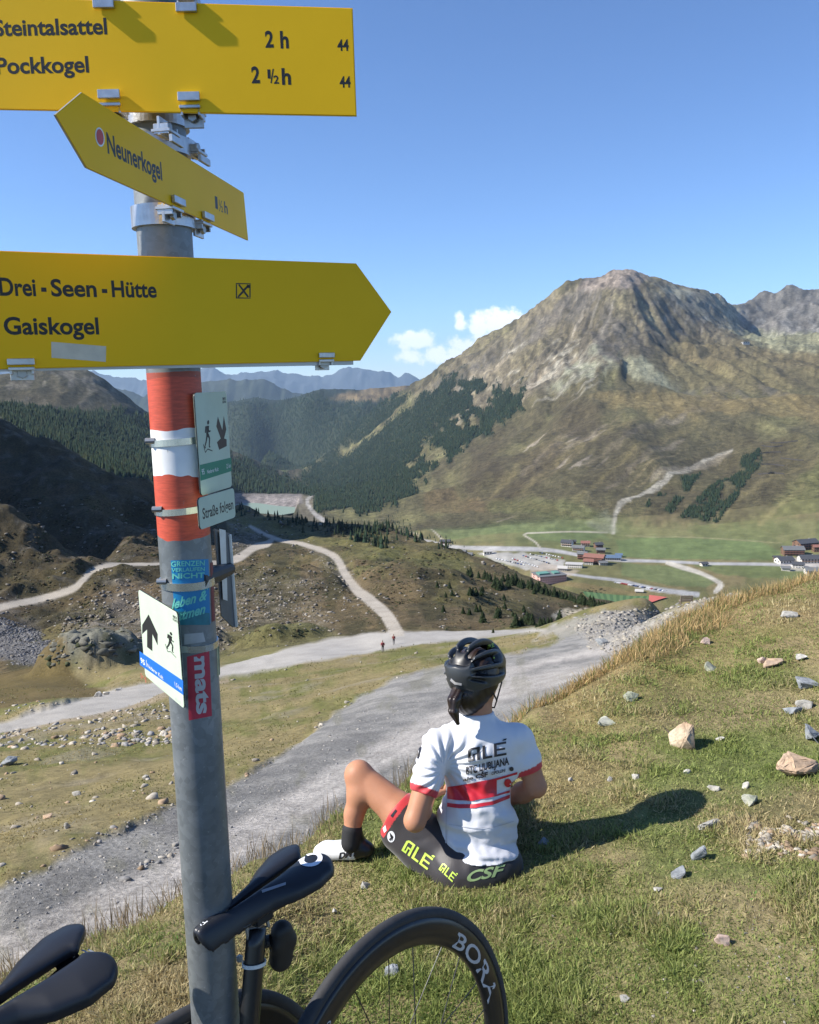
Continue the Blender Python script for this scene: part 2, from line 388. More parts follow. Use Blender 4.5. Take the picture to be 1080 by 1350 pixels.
# --- relief
Z = ZZ.copy()
def band(lam, amp, y0, y1, seed, oct=2, ridged=False):
    w_ = sstep(y0 * .7, y0, YY) * (1 - sstep(y1 * .8, y1 * 1.3, YY))
    r = np.where(w_.max(1) > 0)[0]
    if len(r) == 0: return 0
    out = np.zeros(Z.shape); sl = slice(r[0], r[-1] + 1)
    out[sl] = w_[sl] * amp * (fbm(XX[sl] / lam, YY[sl] / lam, oct, seed, .5, ridged) - (.42 if ridged else 0))
    return out
_w = lambda a, k: [(p[0], p[1], p[2] * k + 3) for p in a]
soft = np.maximum.reduce([roads_flat, linemask(_w(TRAIL, 1.5), 120, 900, 14), linemask(_w(TRAIL2, 1.5), 180, 700, 14)])
keep = 1 - .96 * sstep(0, 1, soft)
Z += (band(.35, .012, .3, 8, 1) + band(1.1, .035, .3, 12, 2) + band(.6, .05, 9, 60, 3)) * (1 - .6 * roads_flat)
Z += (band(3.5, .22, 9, 220, 4) + band(12, .7, 70, 500, 5) * (1 - sstep(650, 720, PPX) * (YY < 160))) * keep
Z += (1 - .85 * sstep(620, 700, PPX)) * (band(9, 1.0, 200, 900, 6, 3) + band(30, 3.4, 215, 1150, 7, 3, True) + band(90, 6, 300, 1000, 8, 2)) * keep * (1 - .75 * sstep(950, 1100, YY))
left = sstep(330, 150, PPX) * sstep(170, 320, YY) * (1 - sstep(900, 1100, YY))
Z += (band(55, 11, 210, 1000, 9, 5, True)) * left * keep
def hump(px, y, wx, wy, h, seed, rough=.5):
    u = uv_dir(px, 800)[0]; cx = u * y
    dx = (XX - cx) / wx; dy = (YY - y) / wy
    r = np.sqrt(dx * dx + dy * dy) + .28 * fbm(XX / (wx * .6), YY / (wx * .6), 4, seed)
    k = 1 - sstep(.45, 1.0, r)
    return k, k * h * (1 + rough * fbm(XX / (wx * .45), YY / (wx * .45), 4, seed + 1, .55, True))
outc, dz_ = hump(122, 128, 10.5, 12, 4.2, 43, .35); Z += dz_
knoll, dz_ = hump(370, 145, 10, 12, 2.2, 44, .12); Z += dz_
k3, dz_ = hump(352, 140, 4, 5, 1.1, 47, .15); Z += dz_; k4, dz_ = hump(250, 150, 9, 9, 3, 48, .4); Z += dz_
floor_m = polymask([(540, 690), (600, 700), (700, 700), (800, 705), (1250, 700), (1250, 790), (900, 800), (800, 800), (700, 790), (600, 735)], 850, 1650, 20, 0)
far = sstep(1500, 2000, YY) * (1 - floor_m)
calm = 1 - polymask([(200, 640), (440, 640), (450, 700), (200, 700)], 1500, 3600, 30, 0)
far = far * calm
Z += (band(140, 16, 1500, 9800, 10, 4, True) * (.35 + .65 * sstep(2700, 3700, YY)) + band(420, 26, 1900, 9800, 11, 3, True)) * far
pk = PX(825, 355, 4200 / ray(825, 355)[1]); px0, py0 = pk.x, pk.y + 250
ang = np.arctan2(XX - px0, -(YY - py0)); rad = np.hypot(XX - px0, YY - py0)
aw = ang + .10 * fbm(XX / 500, YY / 500, 3, 61)
g = fbm(aw * 7.5, rad / 1500, 3, 62, .6, True)
g2 = fbm(aw * 19, rad / 700, 3, 63, .6, True)
mm = calm * sstep(1600, 2300, YY) * (1 - sstep(5600, 6200, YY)) * sstep(430, 520, PPX)
Z += mm * ((g - .4) * 24 + (g2 - .4) * 9) * sstep(50, 900, rad) * (1 - .75 * sstep(1300, 2200, rad))
RIB = smooth_line([(832, 362, 3), (812, 385, 9), (785, 405, 12), (768, 432, 12), (785, 462, 11), (820, 486, 9), (870, 508, 6), (915, 522, 2)])
rib = linemask(RIB, 2600, 4600, 16, 3)
Z += rib * 11 * sstep(-.6, .4, g2)
Z += mm * sstep(2900, 3700, YY) * ((fbm(XX / 75, YY / 75, 4, 64, .62, True) - .4) * 12)
# flatten the reservoir basin
lakez = -0.1625 * 2560
lk = polymask([(285, 655), (330, 656), (392, 657), (386, 676), (350, 682), (285, 672)], 2100, 3000, 6, 0)
Z = Z * (1 - lk) + lk * (lakez - 6)
EZ = Z / YY

# --- visible ground lookup
CM = np.maximum.accumulate(EZ[:, :], axis=0)
def drop(px, py, ylo=0.0):
    """first ground point seen in photo direction (px, py), beyond forward distance ylo"""
    u, e = uv_dir(px, py)
    c = np.searchsorted(UC, u) - 1; c = min(max(c, 0), NC - 2); t = (u - UC[c]) / (UC[c + 1] - UC[c])
    col = EZ[:, c] * (1 - t) + EZ[:, c + 1] * t
    r0 = np.searchsorted(SR, math.log(ylo)) if ylo > 0 else 0
    hit = np.nonzero(col[r0:] >= e)[0]
    if len(hit) == 0: r = NR - 1; s = SR[-1]
    else:
        r = hit[0] + r0
        if r == 0: s = SR[0]
        else:
            a, b = col[r - 1], col[r]; s = SR[r - 1] + (SR[r] - SR[r - 1]) * (np.clip((e - a) / (b - a), 0, 1) if b != a else 0)
    y = math.exp(s); return Vector((u * y, y, height(u * y, y)))
def dropv(px, py, ylo, yhi=1e9):
    """vector version; returns xyz array and validity"""
    d = _F + (px[:, None] - 540) / FPX * RT + (675 - py[:, None]) / FPX * UP
    u = d[:, 0] / d[:, 1]; e = d[:, 2] / d[:, 1]
    c = np.clip(np.searchsorted(UC, u) - 1, 0, NC - 2)
    r = np.zeros(len(u), int)
    o = np.argsort(c)
    for cc in np.unique(c):
        idx = np.nonzero(c == cc)[0]; r[idx] = np.searchsorted(CM[:, cc], e[idx])
    ok = (r < NR - 1) & (r > 0); r = np.clip(r, 1, NR - 1)
    y = np.exp(SR[r] - (SR[r] - SR[r - 1]) * rng.random(len(r)))
    ok &= (y > ylo) & (y < yhi)
    x = u * y
    return np.stack([x, y, heightv(x, y)], 1), ok
def heightv(x, y):
    s = np.log(np.maximum(y, .31)); u = x / y
    r = np.clip(np.searchsorted(SR, s) - 1, 0, NR - 2); c = np.clip(np.searchsorted(UC, u) - 1, 0, NC - 2)
    ys0, ys1 = np.exp(SR[r]), np.exp(SR[r + 1])
    tr = np.clip((y - ys0) / (ys1 - ys0), 0, 1); tc_ = np.clip((u - UC[c]) / (UC[c + 1] - UC[c]), 0, 1)
    return (Z[r, c] * (1 - tc_) + Z[r, c + 1] * tc_) * (1 - tr) + (Z[r + 1, c] * (1 - tc_) + Z[r + 1, c + 1] * tc_) * tr
def height(x, y): return float(heightv(np.array([x]), np.array([y]))[0])
# ---------------------------------------------------------------- land cover colours (albedo per vertex, with shade painted into the left slope)
C = np.zeros(Z.shape + (3,), np.float32)
def lay(mask, c):
    global C
    C += mask[..., None] * (np.array(c, np.float32) - C)
def nz2(lam, seed, oct=4): return fbm(XX / lam, YY / lam, oct, seed)
def nmix(a, b, n, lo=-.3, hi=.3):
    t = sstep(lo, hi, n)[..., None]; return np.array(a, np.float32) * (1 - t) + np.array(b, np.float32) * t
slope = np.zeros(Z.shape)
dzr = np.gradient(Z, axis=0) / np.gradient(YY, axis=0)
slope = np.abs(dzr)
pn = lambda k, s, o=4: fbm(PPX / k, PPY / k, o, s)              # noise at roughly constant apparent size
# defaults by distance
C[:] = nmix((.145, .165, .055), (.28, .235, .12), nz2(1.1, 70) + .5 * nz2(.25, 71))
near = (YY < 9) * 1.0
meadow = nmix((.125, .125, .042), (.20, .165, .08), nz2(9, 72) + .4 * pn(14, 73))
lay(1 - bankm, 0); C += (1 - bankm)[..., None] * meadow
bare = sstep(.18, .5, nz2(4, 74, 5)) * (1 - bankm) * (YY < 140) * .55
lay(bare, (.22, .19, .14))
# heather hillside
hill = sstep(118, 135, YY) * (YY < 1150)
heath = nmix((.060, .052, .026), (.115, .088, .048), pn(26, 75) + .4 * nz2(14, 76))
gr = sstep(.05, .45, pn(60, 77) + .5 * nz2(70, 78))
heath = heath * (1 - .45 * gr[..., None]) + .45 * gr[..., None] * np.array((.12, .11, .042))
C = C * (1 - hill[..., None]) + heath * hill[..., None]
# grassy parts of the hillside
gA = polymask([(290, 668), (340, 680), (420, 703), (470, 712), (540, 725), (520, 745), (480, 728), (430, 716), (400, 712), (350, 698), (290, 700)], 300, 1150, 14, 8, 81)
lay(gA * .8, (.135, .125, .045))
lay(polymask([(455, 735), (480, 728), (600, 735), (640, 748), (600, 760), (500, 745)], 300, 900, 14, 8, 82) * .6, (.12, .12, .045))
lay(polymask([(450, 740), (480, 752), (520, 760), (505, 770), (470, 760)], 250, 900, 8, 5, 83) * .6, (.13, .13, .05))
lay(polymask([(520, 745), (700, 772), (740, 790), (700, 800), (560, 780), (500, 760)], 250, 900, 14, 10, 84) * .35, (.085, .07, .035))
lay(knoll * .7, (.125, .12, .048))
lay(polymask([(290, 836), (330, 828), (420, 826), (460, 838), (420, 850), (330, 885), (290, 890)], 100, 190, 8, 4, 44) * .6, (.135, .13, .052))
# constr. ground right of the hillside
lay(polymask([(728, 812), (738, 803), (790, 802), (850, 800), (860, 806), (800, 815), (770, 823), (745, 820)], 150, 420, 3, 3, 85), (.40, .35, .26))
# scree and rock
sc = sstep(.0, .3, nz2(3.0, 86, 3))
scr = polymask([(60, 815), (160, 765), (300, 800), (300, 850), (230, 870), (180, 850), (110, 840)], 100, 400, 16, 12, 87)
lay(scr * (.30 + .55 * sc), (.20, .175, .145))
lay(polymask([(0, 812), (30, 815), (70, 850), (50, 880), (0, 870), (-100, 860)], 90, 400, 8, 5, 88) * .9, (.13, .13, .135))
lay(polymask([(300, 770), (420, 775), (440, 830), (300, 830)], 140, 420, 16, 8, 89) * (.12 + .4 * sc), (.19, .165, .12))
lay(polymask([(300, 690), (340, 700), (345, 715), (300, 735)], 300, 900, 8, 5, 90) * (.2 + .5 * sc), (.2, .18, .15))
lay(polymask([(400, 716), (450, 740), (480, 780), (450, 770), (420, 745)], 200, 700, 8, 5, 190) * (.1 + .5 * sc), (.19, .17, .13))
lay(outc * .95, (.16, .16, .13)); lay(outc * sstep(.1, .4, nz2(4, 191)) * .8, (.07, .07, .04))
brown = polymask([(-200, 870), (0, 868), (60, 868), (110, 900), (150, 918), (80, 925), (0, 942), (-200, 990)], 60, 130, 6, 4, 91)
lay(brown * .9, (.10, .075, .032))
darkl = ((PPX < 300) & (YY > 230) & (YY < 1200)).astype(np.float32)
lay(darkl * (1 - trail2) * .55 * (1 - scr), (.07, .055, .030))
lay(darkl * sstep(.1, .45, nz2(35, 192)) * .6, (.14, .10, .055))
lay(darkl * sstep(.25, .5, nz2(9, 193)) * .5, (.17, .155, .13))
# gravel
grav = nmix((.20, .195, .185), (.285, .275, .255), nz2(1.6, 92) + .5 * nz2(.3, 93))
Cg = C.copy()
C = C * (1 - road1[..., None]) + grav * road1[..., None]
tr = np.clip(track1 + track1b, 0, 1) * road1
C = C * (1 - tr[..., None] * .9) + tr[..., None] * .9 * nmix((.42, .39, .355), (.50, .465, .425), nz2(1.2, 94) + .4 * nz2(.25, 95))
lay(rut * road1 * (.35 + .5 * sstep(-.2, .3, nz2(.8, 411))), (.12, .115, .11))
lay(road1 * sstep(.28, .5, pn(30, 96)) * .35, (.16, .155, .10))
lay(road2, (.36, .34, .31)); lay(roadX * .8, (.30, .285, .255)); lay(road2 * sstep(.1, .4, pn(40, 97)) * .4, (.28, .27, .25))
lay(linemask(smooth_line([(-100, 1010, 3), (60, 958, 3), (150, 940, 3), (235, 915, 3), (300, 893, 2)]), 50, 110, 3, 2), (.27, .22, .15))
rub = polymask([(790, 815), (850, 806), (905, 800), (960, 780), (1010, 782), (985, 800), (900, 835), (860, 860), (830, 880), (780, 850), (760, 830)], 30, 90, 9, 8, 98)
lay(rub * .8 * sstep(-.3, .3, pn(12, 99)), (.30, .275, .235))
lay(rub * sstep(.1, .4, pn(7, 100)) * .5, (.40, .37, .32))
for dy_, wk in ((-.36, .9), (.30, 1.0), (.02, .5)):
    pl_ = [(x, y + dy_ * w_, max(1.2, w_ * .055)) for x, y, w_ in ((-150, 1390, 60), (0, 1285, 45), (150, 1205, 36), (260, 1140, 26), (380, 1070, 20), (480, 1010, 17), (580, 955, 15), (660, 912, 13), (740, 893, 9), (820, 876, 7))]
    lay(linemask(smooth_line(pl_), 5.5, 75, 3, 3) * road1 * .55 * wk, (.255, .24, .22))
for t_ in (trail1, trail2): lay(t_ * .92, (.36, .325, .275))
# dry crest of the bank
dry = bankm * sstep(-.55, -.05, SS - np.interp(PPX, [p[0] for p in EDGE], [math.log(p[2]) for p in EDGE])) * sstep(640, 760, PPX)
lay(dry * .75, (.27, .19, .09))
lay(bankm * sstep(.12, .5, nz2(.8, 101, 5)) * .6, (.20, .155, .085))
# ---- valley floor
vf = ((YY > 820) & (YY < 1900) & (PPX > 395)).astype(np.float32) * sstep(820, 900, YY)
C = C * (1 - vf[..., None]) + vf[..., None] * nmix((.125, .120, .05), (.175, .145, .07), pn(50, 110) + .5 * pn(10, 111))
def V(pts, c, a=.9, f=2.5, w=2.0, seed=120, ylo=850, yhi=2600): lay(polymask(pts, ylo, yhi, f, w, seed) * a, c)
V([(540, 672), (600, 660), (640, 668), (700, 665), (790, 690), (805, 712), (700, 700), (640, 705), (570, 715), (545, 700)], (.125, .15, .062))
V([(575, 680), (630, 668), (700, 690), (660, 700), (590, 700)], (.11, .15, .058), .8)
V([(690, 700), (800, 703), (770, 716), (700, 712)], (.105, .14, .055), .8)
V([(810, 712), (860, 706), (1000, 713), (1030, 728), (1020, 738), (900, 738), (820, 734)], (.10, .14, .052))
lay(polymask([(540, 668), (640, 655), (760, 668), (860, 690), (1000, 690), (1250, 660), (1250, 742), (800, 735), (560, 712)], 1000, 2600, 16, 8, 415) * .45, (.115, .145, .058))
V([(820, 742), (900, 748), (950, 765), (930, 775), (880, 772), (820, 758)], (.115, .14, .058), .9)
V([(905, 742), (1250, 748), (1250, 770), (1000, 762), (950, 758)], (.11, .135, .05), .85)
V([(600, 735), (640, 732), (700, 745), (640, 745)], (.12, .13, .055), .8)
V([(640, 750), (760, 768), (860, 782), (800, 782), (700, 765)], (.17, .13, .06), .8)
V([(480, 668), (560, 672), (545, 715), (600, 722), (575, 700), (500, 690)], (.17, .13, .06), .6)
def road(pts, c=(.36, .35, .33), ylo=850, yhi=4000, f=1.2): 
    global paved
    m_ = linemask(smooth_line(pts), ylo, yhi, f); paved = np.maximum(paved, m_); lay(m_, c)
paved = np.zeros(Z.shape, np.float32)
road([(560, 712, 1.2), (600, 721, 2.2), (650, 723, 3), (700, 724, 3), (730, 726, 2.4), (760, 731, 2.2), (810, 738, 2.2), (870, 740, 1.8), (940, 743, 1.8), (1020, 744, 2.0), (1250, 748, 2.2)], (.33, .325, .32))
road([(880, 742, 2.5), (900, 748, 3.2), (925, 756, 2.6), (945, 766, 2.6), (950, 772, 4), (944, 780, 3)], (.42, .39, .33))
road([(695, 703, 1.0), (692, 706, 1.0), (705, 714, 1.0), (712, 722, 1.2)], (.38, .35, .28)); road([(695, 703, .8), (750, 701, .8), (800, 702, .8)], (.38, .35, .28))
road([(568, 696, .7), (578, 706, .9), (588, 717, 1.4)], (.38, .35, .28))
road([(740, 755, 1.4), (780, 761, 1.8), (820, 766, 2.2), (860, 776, 3.2), (920, 784, 3)], (.31, .31, .31))
road([(480, 690, .6), (540, 700, .6), (560, 712, .8)], (.36, .33, .26)); road([(655, 686, .8), (672, 681, .9), (680, 678, .5)], (.42, .38, .32))
road([(826, 706, .7), (860, 708, .7), (900, 708, .7), (960, 711, .7), (1030, 716, .6)], (.2, .19, .1))
V([(630, 728), (690, 728), (745, 738), (740, 752), (700, 752), (650, 740)], (.34, .33, .31), .9, 2, 3)
V([(700, 748), (720, 742), (765, 752), (745, 763), (700, 762)], (.30, .25, .2), .6, 2, 1)
V([(1020, 735), (1090, 735), (1250, 735), (1250, 762), (1040, 752)], (.36, .33, .3), .7, 2, 2)
# ---- mountain
hi = sstep(1500, 1800, YY) * ((PPX > 395) | (YY > 3500))
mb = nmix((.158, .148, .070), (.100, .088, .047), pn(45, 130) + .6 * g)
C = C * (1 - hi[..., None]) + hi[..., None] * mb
W_t = lambda s: sstep(.0, .35, pn(22, s) + .5 * g)
def Mn(pts, c, a=.9, f=8, w=7, seed=140, ylo=1500, yhi=6800, mod=None):
    m_ = polymask(pts, ylo, yhi, f, w, seed) * a
    if mod is not None: m_ = m_ * mod
    lay(m_, c)
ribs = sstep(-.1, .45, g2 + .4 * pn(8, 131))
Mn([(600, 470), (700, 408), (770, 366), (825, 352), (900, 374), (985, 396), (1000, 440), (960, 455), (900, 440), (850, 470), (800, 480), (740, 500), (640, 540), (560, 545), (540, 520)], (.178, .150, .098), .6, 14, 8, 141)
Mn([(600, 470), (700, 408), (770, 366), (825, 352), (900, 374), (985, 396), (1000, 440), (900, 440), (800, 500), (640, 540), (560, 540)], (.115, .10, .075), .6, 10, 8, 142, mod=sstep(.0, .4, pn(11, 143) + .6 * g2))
Mn([(780, 350), (825, 340), (860, 356), (840, 384), (800, 380), (760, 380)], (.24, .20, .165), .85, 6, 4, 144)
Mn([(860, 372), (920, 384), (985, 400), (990, 430), (960, 430), (900, 410)], (.24, .235, .18), .8, 6, 6, 145)
Mn([(975, 360), (1250, 350), (1250, 440), (1000, 440), (975, 432)], (.15, .14, .125), .9, 4, 4, 146, mod=None)
Mn([(985, 420), (1040, 405), (1250, 410), (1250, 450), (1000, 442)], (.21, .20, .175), .85, 6, 6, 147, mod=sstep(-.2, .4, pn(14, 148)))
Mn([(960, 432), (1000, 436), (1250, 436), (1250, 470), (1040, 462), (980, 450)], (.25, .25, .16), .75, 5, 5, 149)
Mn([(745, 490), (785, 455), (805, 470), (812, 485), (780, 500), (720, 520)], (.27, .28, .20), .75, 7, 7, 150, mod=sstep(-.5, .3, pn(10, 151)))
Mn([(815, 462), (850, 470), (870, 490), (900, 500), (890, 510), (850, 500), (825, 485)], (.28, .28, .19), .8, 5, 5, 152)
Mn([(700, 395), (735, 380), (700, 440), (660, 500), (590, 560), (600, 540), (660, 460)], (.21, .18, .12), .5, 8, 8, 153)
for q, (a, b) in enumerate((((668, 470), (600, 510)), ((760, 470), (690, 520)), ((730, 480), (660, 540)), ((700, 520), (640, 560)), ((800, 640), (900, 570)), ((770, 610), (880, 545)), ((730, 600), (800, 560)), ((690, 620), (760, 560)), ((860, 560), (950, 530)), ((610, 545), (585, 570)), ((745, 395), (700, 450)))):
    mx, my = (a[0] + b[0]) / 2 + 6, (a[1] + b[1]) / 2 - 5
    lay(linemask(smooth_line([(*a, 1.5), (mx, my, 4), (*b, 1.5)]), 1500, 5200, 4, 5, 160 + q) * .55, (.27, .23, .17))
rs_ = np.random.default_rng(5)
fine = pn(4.5, 301, 3); fine2 = pn(9, 302, 3)
for pts in ([(770, 432), (785, 403), (805, 400), (838, 432), (842, 455), (815, 478), (790, 465)], [(757, 380), (772, 374), (800, 392), (775, 402), (758, 420), (735, 425), (728, 400)], [(690, 430), (720, 408), (735, 420), (700, 450), (670, 470), (650, 468)], [(850, 385), (915, 392), (930, 420), (900, 435), (870, 410)],
            [(560, 512), (640, 462), (660, 470), (610, 500), (580, 522)], [(905, 385), (940, 392), (960, 425), (940, 428)], [(880, 500), (960, 498), (1040, 510), (1050, 525), (960, 528), (900, 520)], [(1000, 392), (1010, 384), (1030, 395), (1045, 378), (1060, 392), (1075, 390), (1060, 412), (1010, 420)]):
    Mn(pts, (.10, .092, .08), .62, 5, 6, 303, mod=sstep(-.15, .2, fine + .5 * g2))
def streaks(n, x0, x1, y0, y1, dx, dy, col_, a, ylo, yhi, wd=1.6):
    for _ in range(n):
        x = rs_.uniform(x0, x1); y = rs_.uniform(y0, y1); L_ = rs_.uniform(.4, 1.3); w_ = rs_.uniform(.5, 1.0) * wd
        lay(linemask([(x, y, w_ * .3), (x + dx * L_ * .5, y + dy * L_ * .5 + 1.5, w_), (x + dx * L_, y + dy * L_, w_ * .2)], ylo, yhi, 1.4, 3, int(_)) * a * rs_.uniform(.5, 1), col_)
streaks(34, 690, 800, 440, 500, -46, 32, (.33, .31, .25), .8, 2400, 4600); streaks(14, 620, 720, 480, 540, -30, 26, (.30, .27, .22), .7, 2200, 4800); streaks(18, 760, 960, 380, 420, -12, 30, (.30, .27, .22), .6, 3400, 5200)
streaks(26, 700, 900, 545, 600, -60, 42, (.24, .20, .11), .55, 1500, 3300, 2.6); streaks(12, 720, 870, 560, 610, -26, 18, (.38, .33, .27), .8, 1500, 3300, 1.8); streaks(16, 880, 1080, 580, 680, -40, 34, (.16, .15, .06), .5, 1400, 3000, 3)
# darker heather bands on the lower mountain
Mn([(640, 560), (740, 520), (800, 540), (760, 600), (680, 650), (600, 655), (560, 640)], (.075, .058, .035), .55, 14, 10, 171, mod=sstep(-.4, .3, pn(40, 172)))
Mn([(800, 560), (880, 545), (860, 600), (800, 640), (760, 640)], (.07, .06, .035), .7, 8, 7, 173)
Mn([(960, 575), (1060, 580), (1080, 640), (980, 690), (850, 690), (860, 640), (920, 590)], (.085, .07, .038), .65, 12, 9, 174)
Mn([(780, 520), (900, 512), (1250, 520), (1250, 560), (1080, 556), (1000, 540), (880, 545), (800, 535)], (.21, .165, .075), .75, 8, 8, 175)
Mn([(1080, 600), (1250, 560), (1250, 690), (1000, 700), (1030, 660)], (.14, .14, .055), .7, 14, 8, 176)
Mn([(560, 640), (700, 655), (800, 690), (700, 668), (560, 668)], (.17, .12, .06), .5, 6, 5, 177)
Mn([(860, 450), (1000, 455), (1080, 460), (1080, 500), (980, 510), (880, 500)], (.16, .13, .07), .6, 10, 8, 178)
for pts in ([(690, 640), (740, 600), (800, 570), (860, 545)], [(760, 660), (800, 620), (860, 580), (930, 550)], [(640, 650), (700, 600), (740, 575)], [(940, 690), (1000, 640), (1080, 600)], [(1000, 690), (1060, 640)]):
    lay(linemask(smooth_line([(x, y, 3) for x, y in pts]), 1450, 3600, 7, 5) * .45, (.22, .185, .085))
lay(linemask(smooth_line([(965, 582, 1.5), (925, 597, 3), (880, 630, 3.5), (845, 650, 3), (820, 664, 3), (812, 680, 3), (808, 702, 3)]), 1350, 3200, 2.5, 3) * .9, (.36, .34, .28))
lay(linemask(smooth_line([(960, 586, 3), (900, 612, 5), (860, 630, 4)]), 1350, 3200, 4, 4) * .6, (.30, .26, .19))
Mn([(770, 690), (800, 672), (815, 700), (790, 702)], (.19, .20, .13), .7, 6, 4, 179, 1250, 2400)
Mn([(640, 650), (700, 652), (790, 672), (800, 690), (720, 680), (640, 668)], (.13, .145, .055), .5, 8, 5, 180, 1400, 2600)
# left flank and the closing ridge
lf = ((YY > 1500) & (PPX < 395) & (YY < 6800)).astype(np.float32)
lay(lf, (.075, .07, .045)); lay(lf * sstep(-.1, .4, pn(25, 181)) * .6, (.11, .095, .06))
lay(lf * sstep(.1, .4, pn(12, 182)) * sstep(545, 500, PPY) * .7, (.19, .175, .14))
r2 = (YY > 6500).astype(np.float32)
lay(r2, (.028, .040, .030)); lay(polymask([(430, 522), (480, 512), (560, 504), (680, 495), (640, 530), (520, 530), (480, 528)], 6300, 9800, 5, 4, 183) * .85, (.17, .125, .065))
V([(330, 580), (365, 572), (370, 584), (335, 586)], (.2, .2, .1), .7, 3, 2, 184, 5000, 9000)
V([(362, 612), (395, 598), (402, 606), (375, 625)], (.15, .2, .07), .8, 4, 2, 185, 4000, 8000)
lay(linemask(smooth_line([(395, 598, 3), (425, 570, 4), (455, 545, 3), (470, 530, 2)]), 4500, 9500, 5, 4) * .6, (.16, .15, .10))
# reservoir surroundings
V([(388, 652), (412, 650), (428, 688), (408, 694), (396, 680)], (.24, .21, .16), .5, 3, 3, 186, 1700, 3600)
lay(linemask(smooth_line([(411, 652, 2), (405, 662, 2.4), (414, 676, 2.6), (428, 688, 3), (424, 693, 2)]), 1700, 3600, 1.5), (.40, .38, .35))
lay(linemask([(292, 657, 3.4), (340, 657, 3.2), (392, 658, 3.0)], 2500, 3300, 1.5), (.27, .245, .24)); lay(polymask([(262, 648), (398, 650), (400, 664), (262, 664)], 2300, 3400, 2, 0) * .8, (.25, .225, .215))

# forest masks
dens = sstep(-.22, .12, pn(24, 200) + .7 * pn(7, 201))
forest = np.zeros(Z.shape, np.float32)
def Fo(pts, a=1.0, ylo=1500, yhi=9000, f=10, w=9, seed=210, k=1.0):
    global forest
    forest = np.maximum(forest, polymask(pts, ylo, yhi, f, w, seed) * a * (k * dens + 1 - k))
Fo([(415, 640), (470, 585), (530, 540), (575, 508), (600, 498), (590, 530), (560, 570), (520, 620), (470, 668), (415, 672)], 1, seed=211, k=.15)
Fo([(520, 560), (590, 505), (650, 495), (690, 505), (700, 530), (650, 560), (590, 610), (520, 655), (460, 672)], .9, seed=212, k=1)
Fo([(430, 660), (520, 630), (560, 640), (520, 665), (450, 675)], .8, seed=213, k=.4)
Fo([(0, 530), (60, 545), (140, 540), (200, 552), (260, 588), (320, 602), (380, 630), (430, 650), (380, 655), (300, 655), (200, 640), (130, 620), (0, 560)], 1, 1500, 6200, seed=214, k=.3)
Fo([(300, 545), (420, 528), (480, 535), (540, 515), (520, 545), (440, 600), (380, 635), (340, 620), (300, 600)], 1, 5000, 9000, seed=215, k=.2)
Fo([(410, 640), (460, 600), (430, 590), (390, 635)], 1, 3000, 7000, seed=216, k=.2)
Fo([(285, 532), (420, 521), (440, 530), (300, 560)], 1, 6500, 9500, seed=217, k=.1)
for pts in ([(850, 668), (868, 645), (880, 650), (868, 672)], [(868, 675), (900, 630), (925, 610), (915, 640), (885, 678)], [(893, 682), (940, 640), (985, 600), (1000, 590), (990, 630), (945, 688)], [(975, 600), (1003, 585), (1003, 610), (985, 615)], [(905, 676), (925, 650), (950, 640), (930, 675)]):
    Fo(pts, .9, 1400, 3000, 3, 3, 218, .9)
Fo([(500, 520), (640, 470), (660, 480), (600, 500), (540, 530)], .35, 3500, 6000, seed=219, k=.9)
for q_ in ([(560, 648), (640, 590), (760, 520)], [(590, 652), (690, 600), (780, 560)], [(640, 655), (730, 605), (830, 560)], [(800, 640), (850, 600), (880, 560)]):
    lay(linemask(smooth_line([(x, y, 9) for x, y in q_]), 1480, 3300, 12, 8) * .5 * sstep(-.3, .3, fine2), (.060, .048, .030))
fmott = (((YY > 1500) * (.35 + .65 * sstep(2700, 3600, YY)))[..., None]) * (np.clip(fine * .8 + fine2 * .4, -.5, .8))[..., None]; C *= (1 + fmott).astype(np.float32); C *= (1 - .28 * darkl * (1 - trail2))[..., None]  # fine mottling; near-left slope also darkened to stand in for its shadow
forest *= 1 - np.clip(paved, 0, 1)
forest *= 1 - np.maximum(linemask([(270, 657, 8), (396, 658, 8)], 2300, 3400, 3), lk)
lay(np.clip(forest * 1.3, 0, 1) * .95, (.024, .034, .018))
C *= (1 + .22 * (vf * (pn(7, 413) + .6 * pn(24, 414))))[..., None].astype(np.float32)
jit = (1 + .16 * fbm(XX / (.02 * YY), YY / (.05 * YY) + SS * 40, 2, 230))
C *= jit[..., None].astype(np.float32)
# ---------------------------------------------------------------- ground materials and meshes
def ground_mat(name, scale, cont=.5, bump=.5, bdist=.02, rough=.95, scale2=None, tint=None):
    m = NM(name)
    at = m.new('ShaderNodeAttribute', attribute_name='Col')
    n1 = m.noise(scale, 8, .68); n2 = m.noise(scale2 or scale * 5.3, 6, .7)
    k = m.math('MULTIPLY', m.math('ADD', m.math('SUBTRACT', n1, .5), m.math('MULTIPLY', m.math('SUBTRACT', n2, .5), .7)), cont * 4)
    k = m.math('ADD', k, 1.0); k = m.math('MAXIMUM', k, .25)
    cc = m.new('ShaderNodeCombineColor')
    for i in range(3): m.l.new(k, cc.inputs[i])
    m.col(m.mix(1.0, at.outputs[0], cc.outputs[0], 'MULTIPLY'))
    m.b.inputs['Roughness'].default_value = rough; m.b.inputs['Specular IOR Level'].default_value = .15
    m.bump(m.math('ADD', n1, m.math('MULTIPLY', n2, .5)), bump, bdist)
    return m.m
G_bank = ground_mat('turf_soil', 22, .55, .8, .03)
G_gravel = ground_mat('gravel', 11, .55, 1.0, .06, scale2=60)
G_meadow = ground_mat('meadow_turf', 3.2, .45, .6, .12, scale2=18)
G_hill = ground_mat('heather_turf', .55, .62, 1.0, .7, scale2=2.6)
G_valley = ground_mat('valley_pasture', .05, .22, .4, 1.5, scale2=.4)
G_mount = ground_mat('mountain_ground', .06, .58, 1.0, 9, scale2=.32)
